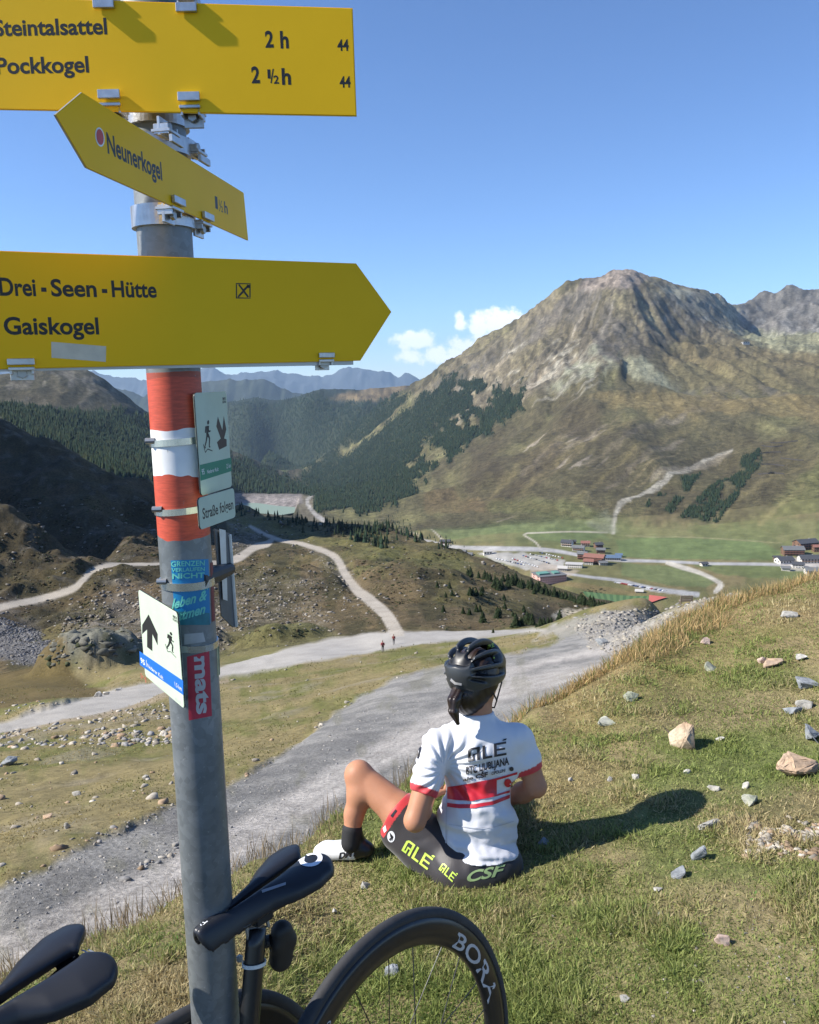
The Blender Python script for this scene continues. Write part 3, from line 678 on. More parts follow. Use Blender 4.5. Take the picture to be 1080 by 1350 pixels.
Vt = np.stack([XX, YY, Z], -1).reshape(-1, 3)
ridx = np.arange(NR * NC).reshape(NR, NC)
def facec(a): return (a[:-1, :-1] + a[1:, :-1] + a[:-1, 1:] + a[1:, 1:]) / 4
lab = np.zeros((NR - 1, NC - 1), int)
fy = facec(YY); fb = facec(bankm); fr1 = facec(road1); fr2 = facec(np.maximum(road2, roadX)); ft = facec(np.maximum(trail1, trail2)); fp = facec(PPX); fpv = facec(paved)
lab[:] = 1                                                      # meadow
lab[(fb > .5) & (fy < 30)] = 0
lab[(fr1 > .5) & (fy < 80)] = 2
lab[(fr2 > .5) & (fy > 38) & (fy < 150)] = 3
lab[(fy > 128) & (lab != 3)] = 4
lab[(ft > .5) & (fy > 118) & (fy < 1000)] = 5
lab[(fy > 1050)] = 6
lab[(fy > 1050) & (fpv > .5) & (fy < 1700)] = 7
lab[(fy > 1620)] = 8
lab[(fy > 1620) & (fp < 395) & (fy < 6800)] = 9
lab[(fy > 6800)] = 10
names = {0: ('grass_bank', G_bank), 1: ('meadow', G_meadow), 2: ('gravel_road', G_gravel), 3: ('upper_gravel_road', G_gravel), 4: ('hillside', G_hill), 5: ('trail', G_meadow), 6: ('valley_floor', G_valley), 7: ('valley_road', G_valley),
         8: ('mountain', G_mount), 9: ('valley_flank', G_mount), 10: ('closing_ridge', G_mount)}
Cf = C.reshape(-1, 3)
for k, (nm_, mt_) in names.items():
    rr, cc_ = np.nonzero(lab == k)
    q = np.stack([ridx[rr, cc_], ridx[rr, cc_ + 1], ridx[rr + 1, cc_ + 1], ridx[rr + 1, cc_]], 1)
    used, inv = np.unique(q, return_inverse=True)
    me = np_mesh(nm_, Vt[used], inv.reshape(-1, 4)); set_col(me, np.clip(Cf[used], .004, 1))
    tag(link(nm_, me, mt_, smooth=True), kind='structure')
# ---- far ranges
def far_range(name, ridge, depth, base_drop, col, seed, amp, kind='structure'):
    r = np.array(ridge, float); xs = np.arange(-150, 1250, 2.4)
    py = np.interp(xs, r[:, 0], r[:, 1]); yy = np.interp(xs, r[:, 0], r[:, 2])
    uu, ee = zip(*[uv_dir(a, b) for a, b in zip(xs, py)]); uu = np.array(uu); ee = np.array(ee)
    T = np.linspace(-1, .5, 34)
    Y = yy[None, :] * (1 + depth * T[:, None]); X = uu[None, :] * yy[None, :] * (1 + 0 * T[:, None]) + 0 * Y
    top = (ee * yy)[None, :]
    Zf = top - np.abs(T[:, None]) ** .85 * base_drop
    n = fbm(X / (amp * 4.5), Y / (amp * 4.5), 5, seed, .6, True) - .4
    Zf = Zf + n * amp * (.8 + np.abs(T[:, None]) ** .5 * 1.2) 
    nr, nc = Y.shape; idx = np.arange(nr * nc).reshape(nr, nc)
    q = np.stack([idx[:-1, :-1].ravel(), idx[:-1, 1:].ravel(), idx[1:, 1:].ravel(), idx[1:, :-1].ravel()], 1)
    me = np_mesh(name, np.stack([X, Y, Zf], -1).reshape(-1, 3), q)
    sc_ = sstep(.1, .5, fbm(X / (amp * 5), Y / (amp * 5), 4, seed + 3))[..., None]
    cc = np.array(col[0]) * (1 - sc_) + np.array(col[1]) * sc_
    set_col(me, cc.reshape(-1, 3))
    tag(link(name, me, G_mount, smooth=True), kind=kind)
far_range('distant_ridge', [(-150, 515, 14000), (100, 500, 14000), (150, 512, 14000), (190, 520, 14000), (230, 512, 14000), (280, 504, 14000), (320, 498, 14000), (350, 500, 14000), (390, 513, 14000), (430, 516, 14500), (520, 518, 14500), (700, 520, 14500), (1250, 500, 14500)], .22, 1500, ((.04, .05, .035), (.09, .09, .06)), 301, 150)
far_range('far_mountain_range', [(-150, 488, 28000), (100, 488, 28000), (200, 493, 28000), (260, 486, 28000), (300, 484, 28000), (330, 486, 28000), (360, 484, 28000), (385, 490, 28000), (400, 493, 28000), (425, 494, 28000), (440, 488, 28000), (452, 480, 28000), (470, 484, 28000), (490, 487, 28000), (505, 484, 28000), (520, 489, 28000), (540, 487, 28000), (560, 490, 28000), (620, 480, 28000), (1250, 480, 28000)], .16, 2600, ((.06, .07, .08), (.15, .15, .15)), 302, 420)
# ---- reservoir
bm = bmesh.new()
pts = [(270, 661.0), (392, 661.5), (388, 676), (360, 681), (300, 679), (262, 672)]
vs = []
for px, py in pts:
    d = ray(px, py); t = lakez / d[2]; vs.append(bm.verts.new(Vector(d * t)))
bm.faces.new(vs)
m = NM('reservoir_water'); m.col((.20, .26, .215)); m.b.inputs['Roughness'].default_value = .6; m.b.inputs['Specular IOR Level'].default_value = .15; m.bump(m.noise(.2, 4), .1, .3)
tag(bm_obj('reservoir_water', bm, m.m), kind='structure')
def box_bm(bm, cx, cy, cz, sx, sy, sz, rot=None):
    r = bmesh.ops.create_cube(bm, size=1.0)['verts']
    bmesh.ops.scale(bm, vec=(sx, sy, sz), verts=r)
    if rot is not None: bmesh.ops.rotate(bm, cent=(0, 0, 0), matrix=rot, verts=r)
    bmesh.ops.translate(bm, vec=(cx, cy, cz), verts=r)
    return r
# dam at the far end of the lake
a = Vector(ray(262, 661)); a = a * (lakez / a.z); b = Vector(ray(396, 661.5)); b = b * (lakez / b.z)
dam = empty('dam', ((a + b) / 2)); tag(dam, 'long reddish brown dam wall along the far shore of the green reservoir', 'dam')
bm = bmesh.new(); n_ = 24; prof = [(-14, -12), (6, 9), (14, 9), (80, -30)]
dr = (b - a).normalized(); nv = Vector((-dr.y, dr.x, 0)); nv = nv if nv.y > 0 else -nv
rows = []
for i in range(n_ + 1):
    p = a.lerp(b, i / n_) + nv * 18 * math.sin(math.pi * i / n_)
    rows.append([bm.verts.new(p + nv * q + Vector((0, 0, h_))) for q, h_ in prof])
for i in range(n_):
    for j in range(3): bm.faces.new((rows[i][j], rows[i + 1][j], rows[i + 1][j + 1], rows[i][j + 1]))
bm_obj('wall', bm, simple('dam_rock', (.30, .265, .255), .9, var=.12, scale=.05), dam)
bm = bmesh.new()
for i in range(n_):
    p = a.lerp(b, (i + .5) / n_) + nv * 18 * math.sin(math.pi * (i + .5) / n_)
    box_bm(bm, *(p + nv * 10 + Vector((0, 0, 9.6))), (b - a).length / n_ + .3, 5, 1.2, Matrix.Rotation(math.atan2(dr.y, dr.x), 3, 'Z'))
bm_obj('crest_road', bm, simple('dam_crest', (.33, .28, .27), .9, scale=.2), dam)

# ---- haze
bm = bmesh.new()
box_bm(bm, 0, 17000, -1600, 60000, 36600, 6200)
hz = NM('haze_air'); hz.n.remove(hz.b)
pv = hz.new('ShaderNodeVolumePrincipled'); pv.inputs['Density'].default_value = 2.3e-5; pv.inputs['Color'].default_value = (.50, .72, 1.0, 1); pv.inputs['Anisotropy'].default_value = 0.1
hz.l.new(pv.outputs[0], hz.n['Material Output'].inputs['Volume'])
ho = bm_obj('haze', bm, hz.m); tag(ho, kind='stuff')
# ---------------------------------------------------------------- forests
def m_crown(name, c, var=.3, sc=.4):
    m = NM(name); at = m.new('ShaderNodeAttribute', attribute_name='Col')
    m.col(m.mix(1.0, at.outputs[0], c, 'MULTIPLY')); m.b.inputs['Roughness'].default_value = .9; m.b.inputs['Specular IOR Level'].default_value = .1
    return m.m
M_wood = m_crown('conifer_needles', (1, 1, 1))
def conifers(name, P, H, kind='stuff', tiers=1):
    """one mesh of many small spruces"""
    n = len(P); k = 5
    a0 = rng.random(n) * 6.28
    V = []; F = []
    R = H * (.17 + .06 * rng.random(n))
    ang = a0[:, None] + np.arange(k)[None] * 2 * np.pi / k
    levels = [(.08, 1.0, .62, .0)] if tiers == 1 else [(.08, 1.0, .62, .0), (.42, .62, 1.0, .0)]
    verts = []; faces = []; off = 0
    for lo, rr, hi_, _ in levels:
        ring = np.stack([P[:, None, 0] + np.cos(ang) * (R * rr)[:, None], P[:, None, 1] + np.sin(ang) * (R * rr)[:, None], P[:, None, 2] + (H * lo)[:, None] + 0 * ang], -1)
        tip = np.stack([P[:, 0], P[:, 1], P[:, 2] + H * (1.0 if tiers == 1 else hi_)], -1)[:, None]
        v = np.concatenate([ring, tip], 1); verts.append(v.reshape(-1, 3))
        b = off + np.arange(n)[:, None] * (k + 1)
        j = np.arange(k)[None]
        faces.append(np.stack([b + j, b + (j + 1) % k, b + k + 0 * j], -1).reshape(-1, 3)); off += n * (k + 1)
    me = np_mesh(name, np.concatenate(verts), np.concatenate(faces))
    base = np.array([.017, .031, .018])[None] * (.7 + .8 * rng.random((n, 1))) + np.array([.02, .012, .0])[None] * (rng.random((n, 1)) ** 3)
    cc = np.concatenate([np.repeat(base, k + 1, 0)] * len(levels)); set_col(me, cc)
    o = link(name, me, M_wood); tag(o, kind=kind); return o
def forest_at(px, py):
    pass
def scatter_forest(name, label, x0, x1, y0, y1, ylo, yhi, n, hmin, hmax, thr=.45, tiers=1):
    px = x0 + (x1 - x0) * rng.random(n); py = y0 + (y1 - y0) * rng.random(n)
    P, ok = dropv(px, py, ylo, yhi)
    s = np.log(P[:, 1]); r = np.clip(np.searchsorted(SR, s) - 1, 0, NR - 2); c = np.clip(np.searchsorted(UC, P[:, 0] / P[:, 1]) - 1, 0, NC - 2)
    f = forest[r, c]; ok &= f > thr + .4 * (rng.random(n) - .5)
    P = P[ok]; H = hmin + (hmax - hmin) * rng.random(len(P))
    P[:, 2] -= H * .06
    print(name, len(P))
    o = conifers(name, P, H, tiers=tiers); o['label'] = label; o['category'] = 'forest'
    return o
scatter_forest('mountainside_forest', 'dark green spruce forest covering the left foot of the big mountain', 405, 720, 460, 690, 1500, 6200, 80000, 8, 15)
scatter_forest('gully_forest', 'separate dark green strips of young conifers on the lower right mountain slope', 840, 1010, 580, 695, 1400, 3200, 16000, 5, 9)
scatter_forest('valley_forest', 'dense dark forest on the shaded left valley flank behind the signpost', 0, 420, 480, 680, 1500, 6500, 42000, 12, 22)
scatter_forest('closing_ridge_forest', 'hazy dark forest on the ridge that closes the valley', 180, 560, 500, 650, 5500, 9500, 16000, 18, 30)

# groves on the back of the heather hill: strips of single trees seen side by side
def near_trees(name, label, spots, hmin, hmax, ylo, spread=6):
    P = []
    for px, py, n, sx, sy in spots:
        for _ in range(n):
            a, b = px + sx * rng.normal() * .5, py + sy * rng.normal() * .5
            p = drop(a, b, ylo); P.append(p[:])
    P = np.array(P); H = hmin + (hmax - hmin) * rng.random(len(P)); P[:, 2] -= H * .05
    o = conifers(name, P, H, tiers=2); o['label'] = label; o['category'] = 'grove'; return o
near_trees('reservoir_grove', 'dark conifers on the hill crest in front of the green reservoir', [(300, 668, 14, 20, 5), (322, 672, 14, 20, 5), (345, 678, 14, 20, 6), (368, 684, 12, 20, 6), (400, 690, 26, 18, 10), (413, 662, 10, 5, 14), (385, 690, 10, 14, 5)], 4, 9, 400)
near_trees('hill_grove', 'dark strip of conifers running along the back of the heather hill below the mountain', [(450, 697, 26, 24, 8), (475, 702, 40, 26, 12), (500, 697, 44, 26, 14), (525, 694, 36, 22, 10), (540, 702, 30, 14, 8), (505, 720, 12, 20, 6), (480, 712, 14, 20, 5), (440, 690, 10, 20, 5), (590, 720, 14, 16, 5), (560, 712, 12, 20, 4), (570, 707, 8, 20, 4)], 4, 9, 400)
# ---------------------------------------------------------------- village in the valley
def mc(name, c, r=.7, **k): return simple(name, c, r, scale=k.pop('scale', .4), **k)
VM = dict(white=mc('white_render', (.66, .64, .60)), pink=mc('pink_render', (.58, .36, .33)), brown=mc('brown_timber', (.17, .095, .06)), dark=mc('dark_roof', (.055, .058, .066)), grey=mc('grey_roof', (.13, .135, .14)),
          blue=mc('blue_metal_roof', (.10, .15, .23), .4), green=mc('green_copper_roof', (.10, .24, .20)), red=mc('red_brown_roof', (.22, .10, .075)), glass=mc('window_glass', (.03, .035, .045), .15), concrete=mc('pale_concrete', (.42, .41, .39)))
def house(px, py, wpx, hpx, label, wall='white', roof='dark', depth=.7, yaw=0.0, kind='gable', rows=3, cols=7, name='house', cat='house', chim=True, ylo=850, group=None, bal=True):
    p = drop(px, py, ylo); k = p.y / FPX; W = wpx * k; H = hpx * k; D = W * depth
    t = empty(name, p); t.rotation_euler.z = math.radians(yaw); tag(t, label, cat, group)
    def part(nm, bm, m, par=t):
        me = bpy.data.meshes.new(nm); bm.to_mesh(me); bm.free(); o = bpy.data.objects.new(nm, me); me.materials.append(m); COL.objects.link(o); o.parent = par; return o
    bm = bmesh.new(); box_bm(bm, 0, 0, H / 2 - 3, W, D, H + 6)
    if kind == 'gable':
        rh = D * .22
        v = [bm.verts.new(q) for q in ((-W / 2 + .02, -D / 2, H), (-W / 2 + .02, D / 2, H), (-W / 2 + .02, 0, H + rh), (W / 2 - .02, -D / 2, H), (W / 2 - .02, D / 2, H), (W / 2 - .02, 0, H + rh))]
        bm.faces.new((v[0], v[1], v[2])); bm.faces.new((v[3], v[5], v[4]))
    part('wall', bm, VM[wall])
    bm = bmesh.new()
    if kind == 'gable':
        rh = D * .22; o = 1.2
        for sgn in (-1, 1):
            a = [(-W / 2 - o, sgn * (D / 2 + o), H - rh * o * 2 / D), (W / 2 + o, sgn * (D / 2 + o), H - rh * o * 2 / D), (W / 2 + o, 0, H + rh + .15), (-W / 2 - o, 0, H + rh + .15)]
            lo = [bm.verts.new(q) for q in a]; hi_ = [bm.verts.new((q[0], q[1], q[2] + .5)) for q in a]
            bm.faces.new(lo); bm.faces.new(hi_[::-1])
            for i in range(4): bm.faces.new((lo[i], lo[(i + 1) % 4], hi_[(i + 1) % 4], hi_[i]))
    else:
        box_bm(bm, 0, 0, H + .35, W + 1.4, D + 1.4, .7)
    rf = part('roof', bm, VM[roof])
    if chim:
        bm = bmesh.new(); box_bm(bm, W * .22, D * .1, H + D * .2, 1.0, 1.0, 2.6); part('chimney', bm, VM['concrete'], rf)
    for r in range(rows):
        zc = H * (r + .55) / rows; wh = H / rows * .42
        for c in range(cols):
            xc = -W / 2 + W * (c + .5) / cols
            bm = bmesh.new(); box_bm(bm, xc, -D / 2 - .02, zc, W / cols * .5, .12, wh); part('window', bm, VM['glass'])
        for c in range(2):
            bm = bmesh.new(); box_bm(bm, -W / 2 - .02, -D * .25 + c * D * .5, zc, .12, D * .18, wh); part('window', bm, VM['glass'])
        if bal and r > 0:
            bm = bmesh.new(); box_bm(bm, 0, -D / 2 - .7, H * r / rows + .3, W * .94, 1.3, .9); part('balcony', bm, VM['brown' if wall != 'brown' else 'red'])
    return t
h = house(724, 768, 38, 12, 'pink hotel with a green roof standing alone in front of the village', 'pink', 'grey', .75, 14, 'flat', 4, 11, 'hotel', 'hotel', False, bal=False)
D_ = h.location.y / FPX
for dx, ww, hh in ((-9, 15, 3.5), (9, 8, 3)):
    bm = bmesh.new(); box_bm(bm, dx * D_, 0, 12 * D_ + hh / 2 * D_ * .8, ww * D_, 12 * D_, hh * D_ * .8)
    me = bpy.data.meshes.new('roof_pavilion'); bm.to_mesh(me); bm.free(); o = bpy.data.objects.new('roof_pavilion', me); me.materials.append(VM['green']); COL.objects.link(o); o.parent = h
bm = bmesh.new(); box_bm(bm, 2 * D_, -20 * D_, .6 - 2, 52 * D_, 12 * D_, 4.4); me = bpy.data.meshes.new('terrace'); bm.to_mesh(me); bm.free(); o = bpy.data.objects.new('terrace', me); me.materials.append(VM['concrete']); COL.objects.link(o); o.parent = h
house(784, 742, 26, 9, 'large brown timber hotel, the biggest of the village centre', 'brown', 'red', .55, -28, rows=4, cols=8, name='hotel', cat='hotel')
house(768, 737, 12, 8, 'brown timber annexe at the left end of the large brown hotel', 'brown', 'grey', .8, -20, rows=3, cols=4)
house(757, 748, 22, 5, 'long white building with a flat pale roof beside the car park', 'white', 'concrete', .6, -18, 'flat', 2, 8, chim=False, bal=False)
house(748, 720, 14, 6, 'white house with a dark roof at the left of the village centre', 'white', 'dark', .8, -25, rows=2, cols=5)
house(763, 726, 15, 5, 'long white house with a grey roof behind the car park', 'white', 'grey', .6, -25, rows=2, cols=6)
house(772, 720, 11, 5, 'house with a red brown roof behind the white houses', 'white', 'red', .8, -12, rows=2, cols=4)
house(789, 723, 10, 6, 'small dark roofed house at the foot of the pale track', 'brown', 'dark', .9, 8, rows=2, cols=3)
house(808, 738, 20, 4, 'low hall with a blue grey metal roof at the right end of the village centre', 'concrete', 'blue', .55, -10, 'gable', 1, 7, chim=False, name='hall', cat='hall', bal=False)
house(604, 731, 22, 4, 'low grey roofed station building left of the village beside the road', 'concrete', 'grey', .5, -22, 'gable', 1, 6, chim=False, name='station_building', cat='building', bal=False)
house(643, 731, 11, 5, 'small white house alone at the edge of the big car park', 'white', 'concrete', .7, 5, 'gable', 1, 3, bal=False)
house(587, 716, 13, 3, 'low dark shed at the far left end of the village, below the pale track', 'brown', 'dark', .6, -10, 'gable', 1, 3, chim=False, name='shed', cat='shed', bal=False)
house(1062, 723, 28, 9, 'big brown chalet with a dark roof, highest of the group at the right edge', 'brown', 'dark', .6, 12, rows=3, cols=7, name='chalet', cat='chalet')
house(1045, 731, 26, 8, 'brown chalet with balconies just below the highest chalet', 'brown', 'grey', .6, -8, rows=3, cols=7, name='chalet', cat='chalet')
house(1034, 742, 20, 5, 'low white chalet with a dark roof at the left end of the right group', 'white', 'dark', .8, 6, rows=1, cols=5, name='chalet', cat='chalet')
house(1066, 741, 24, 6, 'white fronted chalet with a broad black roof in the right group', 'white', 'dark', .7, -6, rows=2, cols=6, name='chalet', cat='chalet')
house(1074, 757, 24, 6, 'lowest white building of the group at the right edge', 'white', 'grey', .6, -12, rows=2, cols=6)
house(928, 746, 8, 3.5, 'tiny white hut beside the valley road between the two villages', 'white', 'dark', .9, 10, rows=1, cols=2, name='hut', cat='hut', chim=False, bal=False)
house(983, 453, 9, 2.2, 'tiny lift station on the high shoulder near the skyline', 'concrete', 'dark', .6, 5, 'flat', 1, 3, name='lift_station', cat='lift station', chim=False, ylo=2500, bal=False)
for (x, y, w_, h_, wl, rf, l) in ((792, 729, 11, 5, 'brown', 'grey', 'small brown house with a grey roof between the village centre and the pale track'), (776, 744, 12, 5, 'white', 'red', 'white house with a red roof in front of the large brown hotel'), (795, 745, 10, 4, 'concrete', 'grey', 'low grey building at the right foot of the large brown hotel'), (742, 752, 12, 4, 'concrete', 'concrete', 'pale flat building at the lower edge of the car park'),
    (755, 717, 8, 4, 'brown', 'dark', 'little brown house with a dark roof behind the long white house'), (816, 734, 8, 3, 'white', 'blue', 'small white shed beside the blue grey metal roof'), (843, 781, 9, 2.5, 'concrete', 'concrete', 'flat pavilion beside the football pitch'), (1024, 738, 8, 4, 'brown', 'dark', 'small brown hut at the left end of the right hand chalets'),
    (1052, 748, 14, 5, 'white', 'dark', 'white chalet with a dark roof in the middle of the right group'), (1078, 727, 12, 7, 'brown', 'red', 'brown chalet with a red roof cut by the right edge'), (1036, 752, 10, 4, 'white', 'grey', 'small white annexe below the low white chalet'), (618, 733, 10, 3, 'white', 'grey', 'small white building right of the station building')):
    house(x, y, w_, h_, l, wl, rf, .75, random.uniform(-22, 14), rows=2, cols=4, chim=False, bal=False)
# cars
def body_mesh(c, nm):
    bm = bmesh.new(); box_bm(bm, 0, 0, .65, 4.4, 1.8, .75); r = box_bm(bm, -.1, 0, 1.25, 2.5, 1.6, .6)
    for v in r:
        if v.co.z > 1.4: v.co.x = -.1 + (v.co.x + .1) * .75
    for sx in (-1.35, 1.35):
        for sy in (-.85, .85):
            m_ = bmesh.ops.create_cone(bm, cap_ends=True, segments=8, radius1=.33, radius2=.33, depth=.22)['verts']
            bmesh.ops.rotate(bm, cent=(0, 0, 0), matrix=Matrix.Rotation(math.pi / 2, 3, 'X'), verts=m_); bmesh.ops.translate(bm, vec=(sx, sy, .33), verts=m_)
    me = bpy.data.meshes.new('parked_car'); bm.to_mesh(me); bm.free(); me.materials.append(simple(nm + '_car_paint', c, .3, scale=2)); return me
cars = [(body_mesh(c, n), n) for c, n in (((.7, .7, .7), 'white'), ((.35, .36, .38), 'silver'), ((.03, .03, .035), 'black'), ((.06, .10, .25), 'blue'), ((.35, .04, .03), 'red'))]
def car(px, py, yaw, where, group, dist=850):
    i = random.choices(range(5), (5, 4, 3, 2, 1))[0]; me, n = cars[i]
    o = bpy.data.objects.new('parked_car', me); COL.objects.link(o); p = drop(px, py, dist); o.location = p; o.rotation_euler.z = math.radians(yaw)
    tag(o, f'{n} car {where}', 'car', group + ' in ' + n)
for row, (x0, y0, x1, y1) in enumerate(((676, 737, 708, 748), (690, 733, 724, 743), (700, 731, 735, 739), (712, 729, 742, 736), (655, 737, 690, 745))):
    for i in range(11):
        t = i / 10; car(x0 + (x1 - x0) * t + random.uniform(-.6, .6), y0 + (y1 - y0) * t, 70 + random.uniform(-6, 6), ('in the nearest row', 'in the second row', 'in the third row', 'in the farthest row', 'in the long outer row')[row] + ' of the village car park', 'cars parked in the village car park')
for i in range(22):
    car(812 + 3.0 * i, 768.5 + .52 * i, 5 + random.uniform(-3, 3), 'in the line along the valley road below the village', 'cars parked along the valley road')
for i in range(9): car(1030 + random.uniform(0, 50), 745 + random.uniform(0, 7), random.uniform(0, 180), 'between the chalets at the right edge', 'cars among the right hand chalets')
# football pitch
def quad_on(name, pts, mat, ylo, lift, n=12):
    a, b, c, d = [drop(x, y, ylo) for x, y in pts]
    bm = bmesh.new(); g_ = []
    for i in range(n + 1):
        r = []
        for j in range(n + 1):
            p = (a.lerp(b, i / n)).lerp(d.lerp(c, i / n), j / n); r.append(bm.verts.new((p.x, p.y, height(p.x, p.y) + lift)))
        g_.append(r)
    for i in range(n):
        for j in range(n): bm.faces.new((g_[i][j], g_[i + 1][j], g_[i + 1][j + 1], g_[i][j + 1]))
    uv = bm.loops.layers.uv.new('UVMap'); idx = {v: (i / n, j / n) for i, r in enumerate(g_) for j, v in enumerate(r)}
    for f in bm.faces:
        for l in f.loops: l[uv].uv = idx[l.vert]
    return bm_obj(name, bm, mat)
m = NM('mown_stripes'); tc2 = m.new('ShaderNodeTexCoord'); sx = m.new('ShaderNodeSeparateXYZ'); m.l.new(tc2.outputs['UV'], sx.inputs[0])
st = m.math('GREATER_THAN', m.math('FRACT', m.math('MULTIPLY', sx.outputs[0], 10.0)), .5)
m.col(m.mix(st, (.045, .10, .03), (.085, .15, .05))); m.b.inputs['Roughness'].default_value = .9
tag(quad_on('football_pitch', [(768, 781), (858, 787), (846, 806), (782, 801)], m.m, 850, 1.2), 'football pitch with light and dark mown stripes below the village', 'football pitch')
tag(quad_on('red_sports_court', [(856, 786), (880, 789), (858, 796), (855, 796)], simple('red_court', (.42, .10, .08), .9, scale=.3), 850, 1.6), 'small red sports court at the right end of the football pitch', 'sports court')
# avalanche barriers
mt_b = simple('steel_barrier', (.05, .045, .04), .8, scale=.2)
blab = ('second line down', 'topmost line', 'third line down', 'lowest line', 'line just above the lowest', 'short line farthest right')
for i, (x0, x1, y) in enumerate(((1004, 1032, 588), (1016, 1052, 583), (992, 1030, 598), (1000, 1034, 626), (1004, 1034, 614), (1030, 1060, 606))):
    bm = bmesh.new(); ps = [drop(x0 + (x1 - x0) * t, y + 1.5 * math.sin(t * 3 + i), 1400) for t in np.linspace(0, 1, 9)]
    for a, b in zip(ps[:-1], ps[1:]):
        d = b - a; box_bm(bm, *((a + b) / 2 + Vector((0, 0, 1.6))), d.length * 1.02, .5, 3.2, Matrix.Rotation(math.atan2(d.y, d.x), 3, 'Z'))
    tag(bm_obj('avalanche_barrier', bm, mt_b), 'dark snow barrier on the mountain slope, ' + blab[i], 'barrier', 'avalanche barriers on the mountain')

# ---- single conifers on the heather hillside
def tree_meshes(seed):
    r = np.random.default_rng(seed); V = []; F = []; Cc = []
    n = 230
    for i in range(n):
        t = (i + .5) / n; z = .10 + .88 * t; R = (.30 * (1 - t) ** .75 + .02) * (.75 + .5 * r.random()); a = i * 2.4 + r.random()
        c0 = np.array([math.cos(a) * R * .15, math.sin(a) * R * .15, z + .02]); tip = np.array([math.cos(a) * R, math.sin(a) * R, z - .05 - .05 * r.random()])
        s_ = np.array([-math.sin(a), math.cos(a), 0]) * R * .34; b = len(V)
        V += [c0, (c0 + tip) / 2 + s_ + [0, 0, .02], tip, (c0 + tip) / 2 - s_ - [0, 0, .01]]; F.append((b, b + 1, b + 2, b + 3))
        k = .7 + .7 * r.random(); Cc += [(.030 * k, .044 * k, .020 * k)] * 4
    me = np_mesh('crown', np.array(V), F); set_col(me, np.array(Cc)); me.materials.append(M_wood)
    bm = bmesh.new(); bmesh.ops.create_cone(bm, segments=6, radius1=.025, radius2=.008, depth=.9); bmesh.ops.translate(bm, vec=(0, 0, .42), verts=bm.verts)
    mt = bpy.data.meshes.new('trunk'); bm.to_mesh(mt); bm.free(); mt.materials.append(M_bark); return me, mt
M_bark = simple('bark', (.10, .075, .055), .9, scale=3)
TV = [tree_meshes(s) for s in (1, 2, 3, 4)]
def tree(px, py, hpx, ylo, label, group):
    p = drop(px, py, ylo); h_ = hpx * p.y / FPX; i = random.randrange(4)
    t = empty('conifer_tree', p - Vector((0, 0, .04 * h_))); t.scale = (h_ * random.uniform(.95, 1.25),) * 2 + (h_,); t.rotation_euler.z = random.random() * 6
    for me in TV[i]:
        o = bpy.data.objects.new(me.name.split('.')[0], me); COL.objects.link(o); o.parent = t
    tag(t, label, 'tree', group)
zf = lambda x, y: (560 + x / 3.6, 680 + y / 3.6)
line_ = [(218, 290), (256, 296), (285, 300), (298, 302), (335, 325), (330, 340), (345, 335), (362, 340), (372, 310), (395, 312), (392, 335), (402, 345), (415, 330), (432, 320), (440, 330), (448, 338), (470, 335), (490, 340), (505, 348), (512, 345), (530, 362), (542, 358), (520, 372), (570, 368), (595, 376), (615, 385), (630, 388), (640, 385), (665, 395), (672, 398), (690, 400), (700, 404), (728, 412), (738, 414), (745, 418), (762, 420), (770, 424), (785, 425), (800, 430), (812, 432), (826, 436), (838, 440), (852, 442), (862, 445), (872, 446), (884, 448), (925, 455), (935, 458), (945, 455), (958, 460), (966, 458), (975, 462), (205, 282), (310, 312), (350, 352), (460, 345), (555, 372), (580, 378), (652, 396), (712, 410), (755, 422), (845, 444)]
for x, y in line_:
    hh = random.uniform(10, 17); sec = ('at the left end', 'left of the middle', 'in the middle', 'right of the middle', 'at the right end')[min(4, int((x - 205) / 154))]
    tree(*zf(x, y), hh, 200, ('tall' if hh > 14.5 else 'short' if hh < 12 else 'middle sized') + ' dark conifer ' + sec + ' of the heather hill tree line', 'conifers in the tree line of the heather hill, ' + sec)
mid_ = [(130, 378), (100, 388), (118, 345), (215, 376), (228, 376), (245, 378), (270, 376), (275, 360), (365, 345), (60, 340)]
for x, y in mid_: tree(*zf(x, y), random.uniform(8, 13), 200, 'lone conifer scattered on the upper heather slope', 'conifers scattered on the upper heather slope')
low_ = [(88, 458, 10), (182, 464, 9), (212, 470, 9), (245, 458, 11), (262, 458, 10), (275, 506, 15), (346, 486, 15), (358, 470, 10), (380, 440, 9), (376, 400, 8), (432, 528, 18), (458, 522, 12), (470, 455, 9), (486, 516, 17), (498, 512, 14), (510, 520, 16), (548, 548, 12), (565, 548, 10), (600, 548, 8), (640, 545, 14), (635, 540, 9), (325, 556, 6), (585, 545, 9), (470, 500, 8), (418, 478, 7), (530, 545, 6)]
for x, y, h_ in low_:
    sec = 'left part' if x < 300 else 'middle' if x < 450 else 'right part'
    tree(*zf(x, y), h_ * 1.2, 120, ('big' if h_ > 13 else 'small' if h_ < 9.5 else 'middle sized') + ' dark conifer low on the ' + sec + ' of the heather slope', 'conifers low on the ' + sec + ' of the heather slope')
